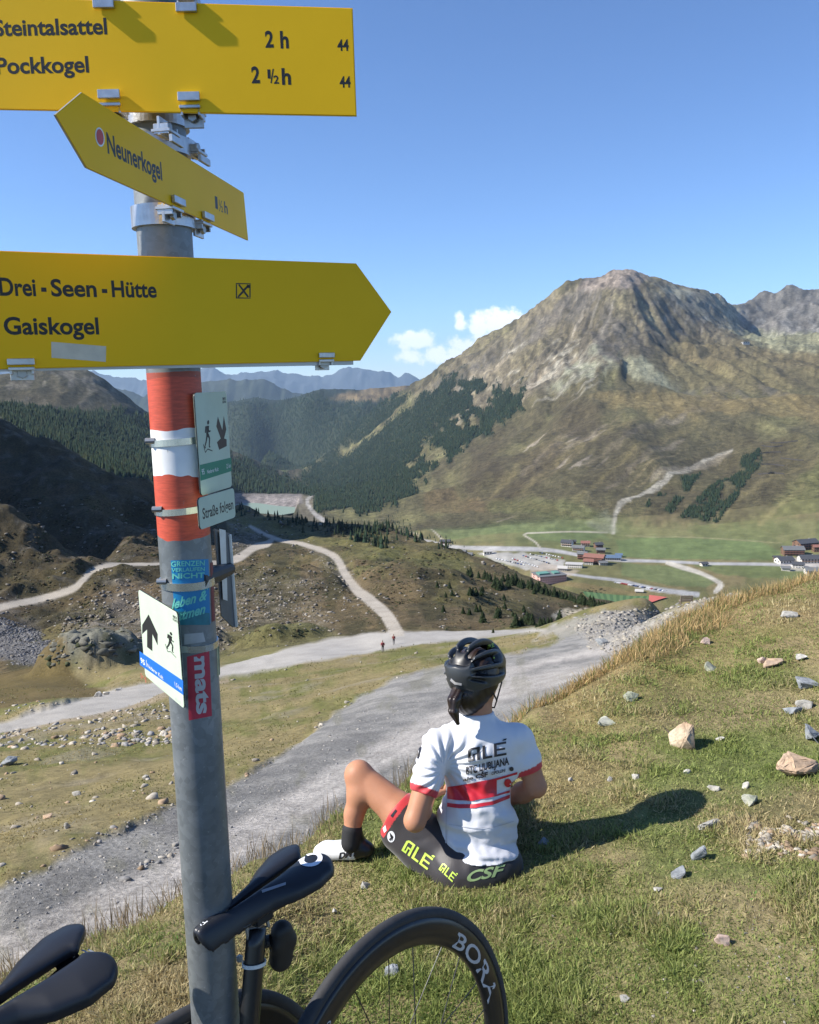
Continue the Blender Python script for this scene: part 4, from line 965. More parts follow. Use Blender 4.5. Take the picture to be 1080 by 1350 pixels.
# ---- wooden bench on the meadow crest
b0 = drop(905, 797, 25); kb = b0.y / FPX
bench = empty('wooden_bench', b0); tag(bench, 'weathered wooden bench on the crest of the meadow above the valley', 'bench')
mwood = simple('weathered_wood', (.20, .165, .125), .85, scale=4)
def bpart(nm, *bx):
    bm = bmesh.new()
    for b in bx: box_bm(bm, *[v * kb for v in b])
    me = bpy.data.meshes.new(nm); bm.to_mesh(me); bm.free(); o = bpy.data.objects.new(nm, me); me.materials.append(mwood); COL.objects.link(o); o.parent = bench
for sx_ in (-7.5, 7.5): bpart('post', (sx_, 0, 6, 1.6, 1.6, 13)); bpart('leg', (sx_, 5, 2.2, 1.4, 1.4, 5))
for k_ in range(3): bpart('backrest_slat', (0, -.9, 5.5 + 2.9 * k_, 17, .7, 2.3))
bpart('seat', (0, 3.4, 4.9, 17, 6, .8))
# ---------------------------------------------------------------- signpost
POLE0 = np.array([-.3365, 1.2056]); PL = np.array([.0018, .0173]); PR = .0381
def pole_c(z): return Vector((POLE0[0] + PL[0] * z, POLE0[1] + PL[1] * z, z))
def pole_z(py):
    z = 0
    for _ in range(8):
        f = lambda q: toward(np.array(pole_c(q)))[1]
        z += (py - f(z)) / ((f(z + .01) - f(z)) / .01)
    return z
gz = height(*pole_c(-1.75)[:2])
POST = empty('signpost', pole_c(gz)); tag(POST, 'grey metal signpost with yellow arrow boards and red and white painted bands', 'signpost')
PINV = Matrix.Translation(-Vector(POST.location))
def wpart(name, me, mat, parent=POST, smooth=False):
    """mesh with world space vertices, stored relative to its parent's origin"""
    o = bpy.data.objects.new(name, me); COL.objects.link(o)
    for m_ in (mat if isinstance(mat, (list, tuple)) else [mat]):
        if m_ is not None: me.materials.append(m_)
    wp = world_of(parent).inverted()
    me.transform(wp); o.parent = parent
    if smooth: me.polygons.foreach_set('use_smooth', [True] * len(me.polygons))
    return o
def wbm(name, bm, mat, parent=POST, smooth=False):
    me = bpy.data.meshes.new(name); bm.to_mesh(me); bm.free(); return wpart(name, me, mat, parent, smooth)
def tube_bm(bm, pts, rad, seg=16, cap=True):
    pts = [Vector(p) for p in pts]; rad = rad if isinstance(rad, (list, tuple)) else [rad] * len(pts); rings = []
    up = Vector((0, 0, 1)); prev = None
    for i, p in enumerate(pts):
        d = (pts[min(i + 1, len(pts) - 1)] - pts[max(i - 1, 0)]).normalized()
        if prev is None:
            a = d.cross(up); a = a if a.length > .05 else d.cross(Vector((1, 0, 0)))
        else: a = prev - d * prev.dot(d)
        a.normalize(); prev = a; b = d.cross(a)
        rings.append([bm.verts.new(p + (a * math.cos(t) + b * math.sin(t)) * rad[i]) for t in [2 * math.pi * k / seg for k in range(seg)]])
    for r0, r1 in zip(rings[:-1], rings[1:]):
        for k in range(seg): bm.faces.new((r0[k], r0[(k + 1) % seg], r1[(k + 1) % seg], r1[k]))
    if cap: bm.faces.new(rings[0][::-1]); bm.faces.new(rings[-1])
# galvanised steel with painted trail marks
zb = [pole_z(v) for v in (488, 566, 620, 701)]
m = NM('galvanised_pole'); tcn = m.new('ShaderNodeTexCoord'); sp = m.new('ShaderNodeSeparateXYZ'); m.l.new(tcn.outputs['Object'], sp.inputs[0])
zz = sp.outputs[2]
wav = m.noise(16, 3, .5); zz2 = m.math('ADD', zz, m.math('MULTIPLY', m.math('SUBTRACT', wav, .5), .035))
br = m.noise(1, 2, .5, vec=None)
vo = m.new('ShaderNodeTexVoronoi'); vo.inputs['Scale'].default_value = 95; m.l.new(tcn.outputs['Object'], vo.inputs['Vector'])
spk = m.ramp(m.noise(140, 5, .7), [(.62, (0, 0, 0)), (.74, (1, 1, 1))])
n1 = m.noise(7, 6, .65)
galv = m.ramp(n1, [(.3, (.14, .155, .16)), (.55, (.20, .215, .22)), (.75, (.27, .28, .285))])
vb = m.new('ShaderNodeRGBToBW'); m.l.new(vo.outputs['Color'], vb.inputs[0])
galv = m.mix(.16, galv, vb.outputs[0], 'OVERLAY')
galv = m.mix(m.math('MULTIPLY', spk, .5), galv, (.50, .51, .51))
mpg = m.new('ShaderNodeMapping'); mpg.inputs['Scale'].default_value = (60, 60, 420); m.l.new(tcn.outputs['Object'], mpg.inputs['Vector'])
strk = m.noise(1, 3, .6, vec=mpg.outputs[0])
red = m.mix(1.0, (.52, .075, .035), m.ramp(strk, [(.25, (.72, .72, .72)), (.7, (1.15, 1.15, 1.15))]), 'MULTIPLY')
wht = m.mix(1.0, (.74, .74, .73), m.ramp(m.noise(30, 5), [(.25, (.9, .9, .9)), (.7, (1.05, 1.05, 1.05))]), 'MULTIPLY')
z0_ = POST.location.z
def above(v, zn=zz2): return m.math('GREATER_THAN', zn, v - z0_)
zz3 = m.math('ADD', zz, m.math('MULTIPLY', m.math('SUBTRACT', m.noise(24, 3, .5), .5), .006))
isred = m.math('MULTIPLY', above(zb[3] - .004, m.math('ADD', zz, m.math('MULTIPLY', m.math('SUBTRACT', wav, .5), .02))), m.math('SUBTRACT', 1.0, above(zb[0] - .003, zz3)))
iswh = m.math('MULTIPLY', above(zb[2] - .002), m.math('SUBTRACT', 1.0, above(zb[1] + .002, m.math('ADD', zz, m.math('MULTIPLY', m.math('SUBTRACT', wav, .5), .016)))))
drk = m.math('MULTIPLY', isred, above(zb[0] - .012, m.math('ADD', zz, m.math('MULTIPLY', m.math('SUBTRACT', m.noise(9, 4), .5), .03))))
pc = m.mix(isred, galv, red); pc = m.mix(m.math('MULTIPLY', drk, .6), pc, (.20, .05, .03)); pc = m.mix(iswh, pc, wht)
chip = m.math('MULTIPLY', m.math('MULTIPLY', m.math('ADD', isred, iswh), .8, True), m.ramp(m.noise(55, 6, .75), [(.66, (0, 0, 0)), (.70, (1, 1, 1))]))
pc = m.mix(chip, pc, galv); m.col(pc)
pm_ = m.math('SUBTRACT', 1.0, m.math('MAXIMUM', isred, iswh)); m.l.new(m.math('MULTIPLY', pm_, .45), m.b.inputs['Metallic'])
m.l.new(m.math('ADD', m.math('MULTIPLY', n1, .25), .36), m.b.inputs['Roughness'])
m.bump(m.math('ADD', n1, m.math('MULTIPLY', strk, .35)), .25, .001)
MAT_POLE = m.m
bm = bmesh.new(); tube_bm(bm, [pole_c(z) for z in np.linspace(gz - .25, .52, 40)], PR, 64)
wbm('pole', bm, MAT_POLE, smooth=True)
bm = bmesh.new(); tube_bm(bm, [pole_c(gz - .2), pole_c(gz + .03), pole_c(gz + .05)], [.13, .12, .09], 24); wbm('footing', bm, simple('footing_concrete', (.3, .29, .27), .95, scale=12, bump=.5))

M_yel = NM('yellow_enamel'); n_ = M_yel.noise(5, 6, .6); M_yel.col(M_yel.ramp(n_, [(.3, (.88, .50, .004)), (.7, (.94, .54, .006))]))
M_yel.b.inputs['Roughness'].default_value = .5; M_yel.b.inputs['Specular IOR Level'].default_value = .22; M_yel.bump(M_yel.noise(60, 4), .04, .001); M_yel = M_yel.m
M_edge = simple('sign_edge_metal', (.45, .45, .43), .4, .6, scale=20)
M_ink = simple('black_print', (.012, .011, .010), .45, scale=60)
M_alu = simple('aluminium_clamp', (.50, .50, .50), .34, .75, var=.2, scale=60, bump=.2)
M_steel = simple('steel_strap', (.55, .54, .50), .25, .9, var=.15, scale=80)
M_bolt = simple('zinc_bolt', (.38, .38, .37), .4, .8, scale=90)
M_black = simple('black_plastic', (.018, .018, .020), .5, scale=50)
M_mint = simple('pale_sign_face', (.50, .58, .45), .5, var=.05, scale=30)
M_blue = simple('blue_print', (.01, .14, .55), .4, var=.05, scale=30)
M_grn = simple('green_print', (.0, .20, .12), .4, var=.05, scale=30)
M_red = simple('red_print', (.55, .05, .05), .4, scale=30)
M_whitep = simple('white_print', (.78, .80, .78), .45, scale=30)

class Plane:
    def __init__(s, p, yaw, k=1.0, off=0.0):
        a = math.radians(yaw); s.a = Vector((math.cos(a), math.sin(a), 0)); s.n = Vector((math.sin(a), -math.cos(a), 0)); s.u = Vector((0, 0, 1))
        s.p = Vector(p) * k + s.n * off
    def st(s, px, py):
        d = Vector(ray(px, py)); t = s.p.dot(s.n) / d.dot(s.n); q = d * t - s.p
        return q.dot(s.a), q.z
    def W(s, x, z, o=0.0): return s.p + s.a * x + s.u * z + s.n * o
def plate(name, P, poly, th, mat, parent=POST, mat_e=None, off=0.0, bevel=0.0):
    """poly in plane coordinates; face towards the plane normal at 'off'"""
    bm = bmesh.new(); f_ = [bm.verts.new(P.W(x, z, off)) for x, z in poly]; b_ = [bm.verts.new(P.W(x, z, off - th)) for x, z in poly]
    fa = bm.faces.new(f_); fb_ = bm.faces.new(b_[::-1]); n = len(poly)
    for i in range(n):
        e = bm.faces.new((f_[i], b_[i], b_[(i + 1) % n], f_[(i + 1) % n])); e.material_index = 1
    bmesh.ops.recalc_face_normals(bm, faces=bm.faces)
    if bevel: bmesh.ops.bevel(bm, geom=[e for e in bm.edges if len(e.link_faces) == 2 and {f.material_index for f in e.link_faces} == {0, 1}], offset=bevel, segments=2, affect='EDGES')
    return wbm(name, bm, [mat, mat_e or M_edge], parent)
def round_poly(x0, z0, x1, z1, r, k=5, skew=0):
    o = []
    for cx, cz, a0 in ((x1 - r, z1 - r, 0), (x0 + r, z1 - r, 90), (x0 + r, z0 + r, 180), (x1 - r, z0 + r, 270)):
        for i in range(k + 1):
            a = math.radians(a0 + 90 * i / k); o.append((cx + r * math.cos(a), cz + r * math.sin(a)))
    return o
_tc = {}
def text_geo(txt, bold=.0, shear=0.0, spacing=1.0):
    """text as flat triangles: verts (n,2) normalised so that cap height = 1, faces"""
    key = (txt, bold, shear, spacing)
    if key in _tc: return _tc[key]
    cu_ = bpy.data.curves.new('t', 'FONT'); cu_.body = txt; cu_.size = 1; cu_.offset = bold; cu_.shear = shear; cu_.resolution_u = 4; cu_.space_character = spacing
    ob = bpy.data.objects.new('t', cu_); COL.objects.link(ob); dg = bpy.context.evaluated_depsgraph_get(); dg.update()
    me = ob.evaluated_get(dg).to_mesh(); v = np.array([tuple(x.co)[:2] for x in me.vertices]); f = [tuple(p.vertices) for p in me.polygons]
    ob.evaluated_get(dg).to_mesh_clear(); bpy.data.objects.remove(ob); bpy.data.curves.remove(cu_)
    v = v / .729; _tc[key] = (v, f); return v, f
def text_on(P, items, name, mat, parent, off=.00009):
    """items: (text, px0, base py, px1, cap height px, bold) measured in the photo; laid on the plane"""
    last = None
    for it in items:
        V = []; F = []
        txt, px0, py0, px1, hpx = it[:5]; bold = (it[5] if len(it) > 5 else .02) * 1.8 + .004; py1 = it[6] if len(it) > 6 else None
        v, f = text_geo(txt, bold)
        s0, z0 = P.st(px0, py0); s1, z1 = P.st(px1, py1 if py1 is not None else py0); _, zt = P.st(px0, py0 - hpx)
        w_ = v[:, 0].max() - v[:, 0].min(); sx = (s1 - s0) / w_; sz = zt - z0
        b = len(V)
        for a_, c_ in v: V.append(P.W(s0 + (a_ - v[:, 0].min()) * sx, (z0) + c_ * sz, off))
        F += [tuple(b + i for i in q) for q in f]
        bm = bmesh.new(); vs = [bm.verts.new(q) for q in V]
        for q in F:
            try: bm.faces.new([vs[i] for i in q])
            except ValueError: pass
        last = wbm(name, bm, mat, parent)
    return last
def shape_on(P, polys, name, mat, parent, off=.00009, px=True):
    bm = bmesh.new()
    for poly in polys:
        pts = [P.st(x, y) for x, y in poly] if px else poly
        try:
            f = bm.faces.new([bm.verts.new(P.W(a, b, off)) for a, b in pts])
        except ValueError: continue
        f.normal_update()
    bmesh.ops.triangulate(bm, faces=bm.faces)
    return wbm(name, bm, mat, parent)
def clamp(P, px, py, parent, top=False, w=.030, h=.030, d=.020, proud=.006):
    """metal clip that grips the edge of a board and reaches back to the pole band"""
    s, z = P.st(px, py); g = -1 if not top else 1
    bm = bmesh.new()
    R_ = Matrix((P.a, P.n, P.u)).transposed()
    def bx(cx, cn, cz, sx, sn, sz):
        r = bmesh.ops.create_cube(bm, size=1.0)['verts']
        for v in r:
            q = v.co.copy(); v.co = P.W(s + cx + q.x * sx, z + cz + q.z * sz, cn + q.y * sn)
    bx(0, .0035, -g * h * .18, w, .005, h * .36)                  # lip over the face
    bx(0, -d * .8, g * h * .22, w * .96, d * 2.0, .004)            # bridge under the edge
    bx(0, -d * 1.0, g * h * .45, w * .9, .004, h * .9)             # back leg
    bx(w * .40, -d * .8, g * h * .30, .003, d * 1.6, h * .5); bx(-w * .40, -d * .8, g * h * .30, .003, d * 1.6, h * .5)
    bmesh.ops.recalc_face_normals(bm, faces=bm.faces)
    bmesh.ops.bevel(bm, geom=bm.edges[:], offset=.0006, segments=1, affect='EDGES')
    c = wbm('clamp', bm, M_alu, parent)
    bm = bmesh.new(); r = bmesh.ops.create_cone(bm, cap_ends=True, segments=6, radius1=.0065, radius2=.006, depth=.005)['verts']
    rot = P.n.to_track_quat('Z', 'Y').to_matrix()
    for v in r: v.co = rot @ v.co + P.W(s, z + g * h * .5, -d * .9 + .006)
    wbm('bolt', bm, M_bolt, POST)
    return c
def band(py, h, mat=None, r=PR + .0012, name='strap', th=.0012, tilt=0.0):
    z = pole_z(py); bm = bmesh.new(); n = 48; rings = []
    for dz, rr in ((-h / 2, r - .002), (-h / 2, r + th), (h / 2, r + th), (h / 2, r - .002)):
        rings.append([bm.verts.new(pole_c(z + dz) + Vector((math.cos(2 * math.pi * i / n) * rr, math.sin(2 * math.pi * i / n) * rr, tilt * math.cos(2 * math.pi * i / n) * rr))) for i in range(n)])
    for a, b in zip(rings, rings[1:] + rings[:1]):
        for i in range(n): bm.faces.new((a[i], a[(i + 1) % n], b[(i + 1) % n], b[i]))
    bmesh.ops.recalc_face_normals(bm, faces=bm.faces)
    return wbm(name, bm, mat or M_steel, smooth=False)

# --- top board
PT = Plane((-.553, 1.234, .394), 1.2, .916)
a0 = PT.st(470.3, 153); a1 = PT.st(465, 10); lft = -.22
zb0 = PT.st(0, 136)[1]; zt0 = PT.st(0, -16)[1]
top = plate('direction_sign', PT, [(lft, zb0 + .0), (a0[0], a0[1]), (a1[0] , a1[1]), (lft, zt0)], .004, M_yel, bevel=.0012)
top['label'] = 'topmost yellow board naming Steintalsattel and Pockkogel'
text_on(PT, [('Steintalsattel', -7, 47, 142, 22, .012, 49.5), ('Pockkogel', -4, 97, 118, 22, .012, 99.5), ('2', 350, 62, 361, 22, .014), ('h', 370, 63, 381, 23, .014), ('2', 332, 109, 343, 22, .014), ('h', 372, 111, 384, 22, .014),
             ('44', 445, 66.5, 460, 15, .012), ('44', 448, 115, 462.5, 15, .012), ('1', 353, 103, 357, 12, .012), ('2', 361, 110, 368, 11, .012), ('/', 356.5, 109, 362, 19, .004)], 'lettering', M_ink, top)
clamp(PT, 145, 131, top, w=.028); clamp(PT, 250, 134, top, w=.028)
clamp(PT, 137, 0, top, True, w=.026); clamp(PT, 246, 5, top, True, w=.026)
band(160, .022, M_alu, PR + .001, 'band', .004)
# --- Neunerkogel board
PN = Plane((-.386, 1.054, .263), 80.6, .866)
neu = plate('direction_sign', PN, [PN.st(*q) for q in ((73.5, 151), (114.5, 221), (327.5, 317), (321.5, 254), (108.5, 121.5))], .003, M_yel, bevel=.0006)
neu['label'] = 'narrow yellow board naming Neunerkogel, turned edge on'
text_on(PN, [('Neunerkogel', 142, 201, 214, 27, .012, 236), ('1', 284, 274, 287.5, 16, .012, 276), ('½', 289, 277.5, 294, 15, .004, 279.5), ('h', 296, 280, 300.5, 15, .012, 282)], 'lettering', M_ink, neu)
cxy = (131.5, 180.5); ell = lambda cx, cy, rx, ry, sl=.5: [(cx + rx * math.cos(t), cy + ry * math.sin(t) + sl * rx * math.cos(t)) for t in np.linspace(0, 2 * math.pi, 24)[:-1]]
shape_on(PN, [ell(*cxy, 6.2, 12.5)], 'badge', M_whitep, neu, .00025); shape_on(PN, [ell(131.5, 180.5, 4.9, 10.2)], 'badge_dot', M_red, neu, .0004)
for q, tp in (((229, 181), True), ((266, 207), True), ((233, 270), False), ((272, 290), False)): clamp(PN, q[0], q[1], neu, tp, w=.034, h=.026, d=.013)
band(289, .028, M_alu, PR + .001, 'band', .005); band(196, .022, M_alu, PR + .001, 'band', .004)
# --- lower board
PLW = Plane((-.526, 1.097, .024), 24.2, .97)
c0 = PLW.st(470, 347); c1 = PLW.st(516.5, 411); c2 = PLW.st(475.5, 475.5); zl0 = PLW.st(0, 488)[1]; zl1 = PLW.st(0, 330)[1]
low = plate('direction_sign', PLW, [(-.20, zl0), c2, c1, c0, (-.20, zl1)], .004, M_yel, bevel=.0012)
low['label'] = 'lowest yellow board naming Drei-Seen-Hütte and Gaiskogel'
text_on(PLW, [('Drei', 0, 389, 48, 24, .012, 389.5), ('-', 55, 389, 62, 24, .02), ('Seen', 68, 390, 128, 23, .012, 390.5), ('-', 135, 390.5, 142, 23, .02), ('Hütte', 148, 391, 207, 22, .012, 391.5),
              ('Gaiskogel', 6, 440.5, 131, 23.5, .012, 440)], 'lettering', M_ink, low)
def rect_px(P, x0, y0, x1, y1): return [(x0, y0), (x1, y0 + .5), (x1, y1), (x0, y1)]
fr = []
X0, Y0, X1, Y1, t_ = 311, 373, 330.5, 393.5, 1.6
fr = [rect_px(0, X0, Y0, X1, Y0 + t_), rect_px(0, X0, Y1 - t_, X1, Y1), rect_px(0, X0, Y0 + t_, X0 + t_, Y1 - t_), rect_px(0, X1 - t_, Y0 + t_, X1, Y1 - t_),
      [(314, 375.5), (316, 374.6), (328.5, 391), (326, 392)], [(327, 375), (329, 377), (322.3, 384), (320.2, 382)], [(319.3, 383.4), (321.4, 385.4), (315, 392), (313, 391)], [(325.5, 375), (329.3, 375.8), (329.0, 380), (325.5, 379)]]
shape_on(PLW, fr, 'restaurant_symbol', M_ink, low)
shape_on(PLW, [[(67.5, 450.5), (140, 456.5), (139.5, 477), (68, 471.5)]], 'tape_strip', simple('old_tape', (.62, .56, .42), .6, var=.15, scale=50), low)
clamp(PLW, 28, 481, low, w=.032, h=.022); clamp(PLW, 430, 471.5, low, w=.024, h=.02)
bm = bmesh.new()
def rail(P, s0, s1, z, parent, h=.012, d=.014, o=-.005):
    bm = bmesh.new()
    r = bmesh.ops.create_cube(bm, size=1.0)['verts']
    for v in r:
        q = v.co.copy(); v.co = P.W((s0 + s1) / 2 + q.x * (s1 - s0), z + q.z * h, o - d / 2 + q.y * d)
    return wbm('rail', bm, M_edge, parent)
rail(PLW, -.20, c2[0] - .01, zl0 + .0045, low); rail(PT, lft, a0[0] - .006, zb0 + .012, top)
# --- small trail-running signs
def pict_runner(P, cx, cy, sx, sy, k, flip=1):
    """running figure with pack, in px units around (cx, cy); height about 24 units"""
    T = lambda x, y: (cx + sx * x + k * 0, cy + sy * y + k * x)
    def seg(p, q, w0, w1=None):
        w1 = w1 or w0; dx, dy = q[0] - p[0], q[1] - p[1]; L_ = math.hypot(dx, dy); nx, ny = -dy / L_, dx / L_
        return [T(p[0] + nx * w0, p[1] + ny * w0), T(q[0] + nx * w1, q[1] + ny * w1), T(q[0] - nx * w1, q[1] - ny * w1), T(p[0] - nx * w0, p[1] - ny * w0)]
    out = [[T(1.2 + 1.9 * math.cos(t), -14 + 2.1 * math.sin(t)) for t in np.linspace(0, 6.283, 14)[:-1]]]
    out += [seg((.6, -11), (-.4, -3), 2.3, 1.8), seg((-2.6, -11), (-3.4, -5), 1.2, 1.0), seg((.8, -10), (2.0, -5.5), .9), seg((2.0, -5.5), (5.2, -5.4), .8), seg((-.2, -3.4), (-2.0, 3), 1.5, 1.1), seg((-2.0, 3), (-4.6, 8), 1.1, .8), seg((-4.6, 8), (-3.2, 9.2), .8),
            seg((.2, -3.4), (3.6, 1), 1.5, 1.1), seg((3.6, 1), (3.0, 9), 1.1, .8), seg((3.0, 9), (4.8, 9.2), .7), seg((-7, 5), (-3.5, 13.2), .45), seg((-3.5, 13.2), (.5, 10.6), .45), seg((.5, 10.6), (8.5, 13.6), .45)]
    return out
# sign facing left with the arrow pointing up
P3 = Plane((-.48, 1.386, -.505), -54.4, .92)
q0 = P3.st(182, 777); q1 = P3.st(243, 935); q2 = P3.st(185, 888); q3 = P3.st(240, 815)
s3 = plate('trail_marker', P3, round_poly(q0[0], q1[1], q1[0], q0[1], .007), .003, M_mint, mat_e=M_black, bevel=.0005); s3['label'] = 'pale trail marker with up arrow and blue stripe'
shape_on(P3, [[(196, 810), (208, 836), (208, 851), (201, 836), (201, 858.5), (194, 853), (194, 830), (187.5, 836), (187.5, 824)]], 'arrow', M_ink, s3)
shape_on(P3, pict_runner(P3, 224.5, 848.5, .92, .98, .62), 'runner_pictogram', M_ink, s3)
shape_on(P3, [[(184, 858.5), (241.5, 897.5), (241.8, 916.5), (184.5, 876.5)]], 'blue_stripe', M_blue, s3)
text_on(P3, [('95', 186, 873, 191.5, 6.5, .01, 877.5), ('Nederer Kult', 195, 879.5, 215.5, 5, .0, 893), ('1,5 km', 231, 904, 240, 5.5, .0, 910)], 'lettering', M_whitep, s3, .0004)
shape_on(P3, [[(193, 870), (193.5, 870.3), (193.5, 879), (193, 878.7)]], 'divider', M_whitep, s3, .0004)
text_on(P3, [('BIKE', 228, 813.5, 233.5, 3.0, .02, 817), ('KÜHTAI', 228, 817.5, 236.5, 2.8, .02, 822.5), ], 'maker_mark', M_ink, s3)
text_on(P3, [('[+-]', 186, 892.5, 192.5, 5, .0, 896.5)], 'red_mark', M_red, s3)
text_on(P3, [('tirol', 231, 922.5, 238, 4, .0, 927)], 'grey_mark', simple('grey_print', (.4, .5, .4), .5), s3)
# sign facing right with the bent arrow
P1 = Plane((-.334, 1.298, -.181), 76.5, .898)
r0 = P1.st(256.5, 517); r1 = P1.st(262.5, 655); r2 = P1.st(298.5, 516); r3 = P1.st(306, 641)
s1 = plate('trail_marker', P1, round_poly(r0[0], r1[1], r2[0], r0[1] - .001, .006), .003, M_mint, mat_e=M_black, bevel=.0005); s1['label'] = 'pale trail marker with bent arrow and green stripe'
ar = [(287.2, 549), (285.2, 562), (291, 578), (286, 583), (289, 593), (299, 588), (298.7, 579), (295.5, 578), (298.4, 566), (295, 548), (293.2, 567)]
shape_on(P1, [ar], 'arrow', simple('brown_print', (.05, .03, .02), .5), s1)
shape_on(P1, pict_runner(P1, 273.5, 577, .78, 1.42, -.22), 'runner_pictogram', M_ink, s1)
shape_on(P1, [[(263.3, 613), (305, 603), (305.4, 621), (264.5, 634)]], 'green_stripe', M_grn, s1)
text_on(P1, [('95', 266, 626, 269.5, 8, .0, 625), ('Nederer Kult', 273, 624.5, 288, 5.5, .0, 621), ('2,5 km', 298.5, 617.5, 304, 6, .0, 616)], 'lettering', M_whitep, s1, .0004)
text_on(P1, [('BIKE', 293.5, 527, 297.5, 3.2, .02, 527), ('KÜHTAI', 293.5, 531.5, 298, 3.2, .02, 531.5)], 'maker_mark', M_ink, s1)
P2 = Plane((-.311, 1.191, -.217), 74.8, .93)
t0 = P2.st(261.5, 657); t1 = P2.st(264, 699); t2 = P2.st(308.5, 641); t3 = P2.st(310, 684)
s2 = plate('notice_plate', P2, round_poly(t0[0], t1[1], t2[0], t0[1], .006), .003, M_mint, mat_e=M_black, bevel=.0005); s2['label'] = 'small pale plate reading Straße folgen'
text_on(P2, [('Straße folgen', 267.5, 684.5, 307.5, 15, .006, 667.5)], 'lettering', M_ink, s2)
# plate behind the pole, its grey back towards us
PB_ = Plane((-.30, 1.27, -.35), 68, 1.0)
M_back = simple('sign_back', (.13, .135, .14), .45, .5, scale=25); M_rail = simple('white_rail', (.58, .60, .60), .35, .5, scale=40)
pb = plate('sign_back', PB_, [PB_.st(*q) for q in ((283, 697), (303, 703), (311, 826), (307, 827), (292, 812))], .002, M_back, mat_e=M_black, bevel=.0004)
shape_on(PB_, [[(287, 697), (295.5, 699), (298, 792), (292, 790)]], 'rail_strip', M_rail, pb, .003);  # white upright strip of the rail on the plate's back
bm = bmesh.new()
for (x0, y0, x1, y1, th_) in ((302.5, 705, 311, 826, .004),):
    a = PB_.W(*PB_.st(x0, y0)); b = PB_.W(*PB_.st(x1, y1)); tube_bm(bm, [a, b], .0035, 8)
wbm('rail', bm, M_rail, pb)
bm = bmesh.new(); a = Vector(pole_c(pole_z(762))) + Vector((.02, -.02, 0)); b = PB_.W(*PB_.st(303, 750))
tube_bm(bm, [a, a.lerp(b, .5), b], [.016, .014, .010], 12); wbm('bracket', bm, M_black)
# --- stickers wrapped on the pole
class Wrap:
    """photo pixel -> pole surface"""
    def W(s, px, py, o=0.0):
        z = pole_z(py); 
        for _ in range(3):
            c = pole_c(z); d = Vector(ray(px, py)); dh = Vector((d.x, d.y)); ch = Vector((c.x, c.y)); a = dh.dot(dh); b = dh.dot(ch); q = ch.dot(ch) - (PR + o) ** 2
            disc = b * b - a * q; t = (b - math.sqrt(max(disc, 0))) / a; z = d.z * t
        return d * t
WR = Wrap()
def wrap_quad(name, pts, mat, o=.0004, n=14, parent=POST):
    a, b, c, d = [Vector(p) for p in pts]; bm = bmesh.new(); g_ = []
    for i in range(n + 1):
        g_.append([bm.verts.new(WR.W(*((a.lerp(b, i / n)).lerp(d.lerp(c, i / n), j / n)), o)) for j in range(n + 1)])
    for i in range(n):
        for j in range(n): bm.faces.new((g_[i][j], g_[i + 1][j], g_[i + 1][j + 1], g_[i][j + 1]))
    return wbm(name, bm, mat, parent, True)
def wrap_text(name, items, mat, parent, o=.0010):
    for txt, fn, bold, sh in items:
        bm = bmesh.new()
        v, f = text_geo(txt, bold, sh); lo = v.min(0); hi_ = v.max(0); vs = [bm.verts.new(WR.W(*fn((a - lo[0]) / (hi_[0] - lo[0]), c, ), o)) for a, c in v]
        for q in f:
            try: bm.faces.new([vs[i] for i in q])
            except ValueError: pass
        wbm(name, bm, mat, parent)
lin = lambda x0, x1, y0, y1, h: (lambda a, c: (x0 + (x1 - x0) * a, y0 + (y1 - y0) * a - h * c))
M_sky = simple('blue_sticker', (.01, .20, .42), .35, var=.12, scale=20); M_teal = simple('teal_sticker', (.02, .16, .20), .4, var=.25, scale=60); M_mg = simple('mint_ink', (.14, .52, .42), .5, scale=40)
st1 = wrap_quad('sticker', [(225, 739), (275, 737), (277.5, 822), (231, 818)], M_sky); st1['label'] = 'blue sticker with mint lettering'
wrap_quad('sticker_rim', [(231.5, 806), (276.5, 808), (277, 824), (232, 824)], M_teal, .0007, parent=st1)
wrap_text('lettering', [('GRENZEN', lin(225.5, 270, 747, 745.5, 7), .02, 0), ('VERLAUFEN', lin(226, 270, 754, 752.5, 5.2), .02, 0), ('NICHT', lin(227, 270, 763, 761.5, 7), .03, 0),
                        ('UNSERN FÜSSEN', lin(229, 274, 779, 777.5, 4.5), .02, 0), ('leben &', lin(226, 273, 803, 790, 13), .03, .3), ('atmen', lin(233, 271, 819, 808, 13), .03, .3)], M_mg, st1)
st2 = wrap_quad('sticker', [(277.2, 742), (280.8, 741), (284, 818), (279.5, 820)], simple('dark_red_sticker', (.16, .015, .03), .5, scale=40)); st2['label'] = 'dark red sticker strip at the edge of the blue sticker'
wrap_quad('sticker', [(243, 836), (268, 834), (271, 846), (243, 850)], simple('worn_white_sticker', (.38, .38, .37), .6, var=.2, scale=60))['label'] = 'worn white sticker remnant'
st3 = wrap_quad('sticker', [(246.5, 866), (276, 858.5), (279.5, 944), (249, 950)], simple('red_sticker', (.42, .03, .055), .4, var=.15, scale=30)); st3['label'] = 'red sticker with large grey lettering set sideways'
v_ = lambda a, c: (255.5 + 16 * (1 - c) * -1 + 16 + 3.0 * a, 866.5 + 77 * a - 1.5 * c)
wrap_text('lettering', [('mats', lambda a, c: (256.5 + 3.5 * a + 14.5 * c / .76, 866 + 76 * a - 2.0 * c), .035, 0)], simple('grey_ink', (.42, .42, .42), .5), st3)
wrap_quad('sticker', [(285.5, 853), (289, 850), (290.5, 889), (287, 893)], simple('dull_yellow_sticker', (.35, .36, .22), .5, var=.3, scale=90))['label'] = 'narrow faded yellow sticker at the right edge of the pole'
for py, tl in ((581, .05), (670, .05)): band(py, .0095, tilt=tl)
band(766, .0115, tilt=-.03); band(845, .010, tilt=-.12)
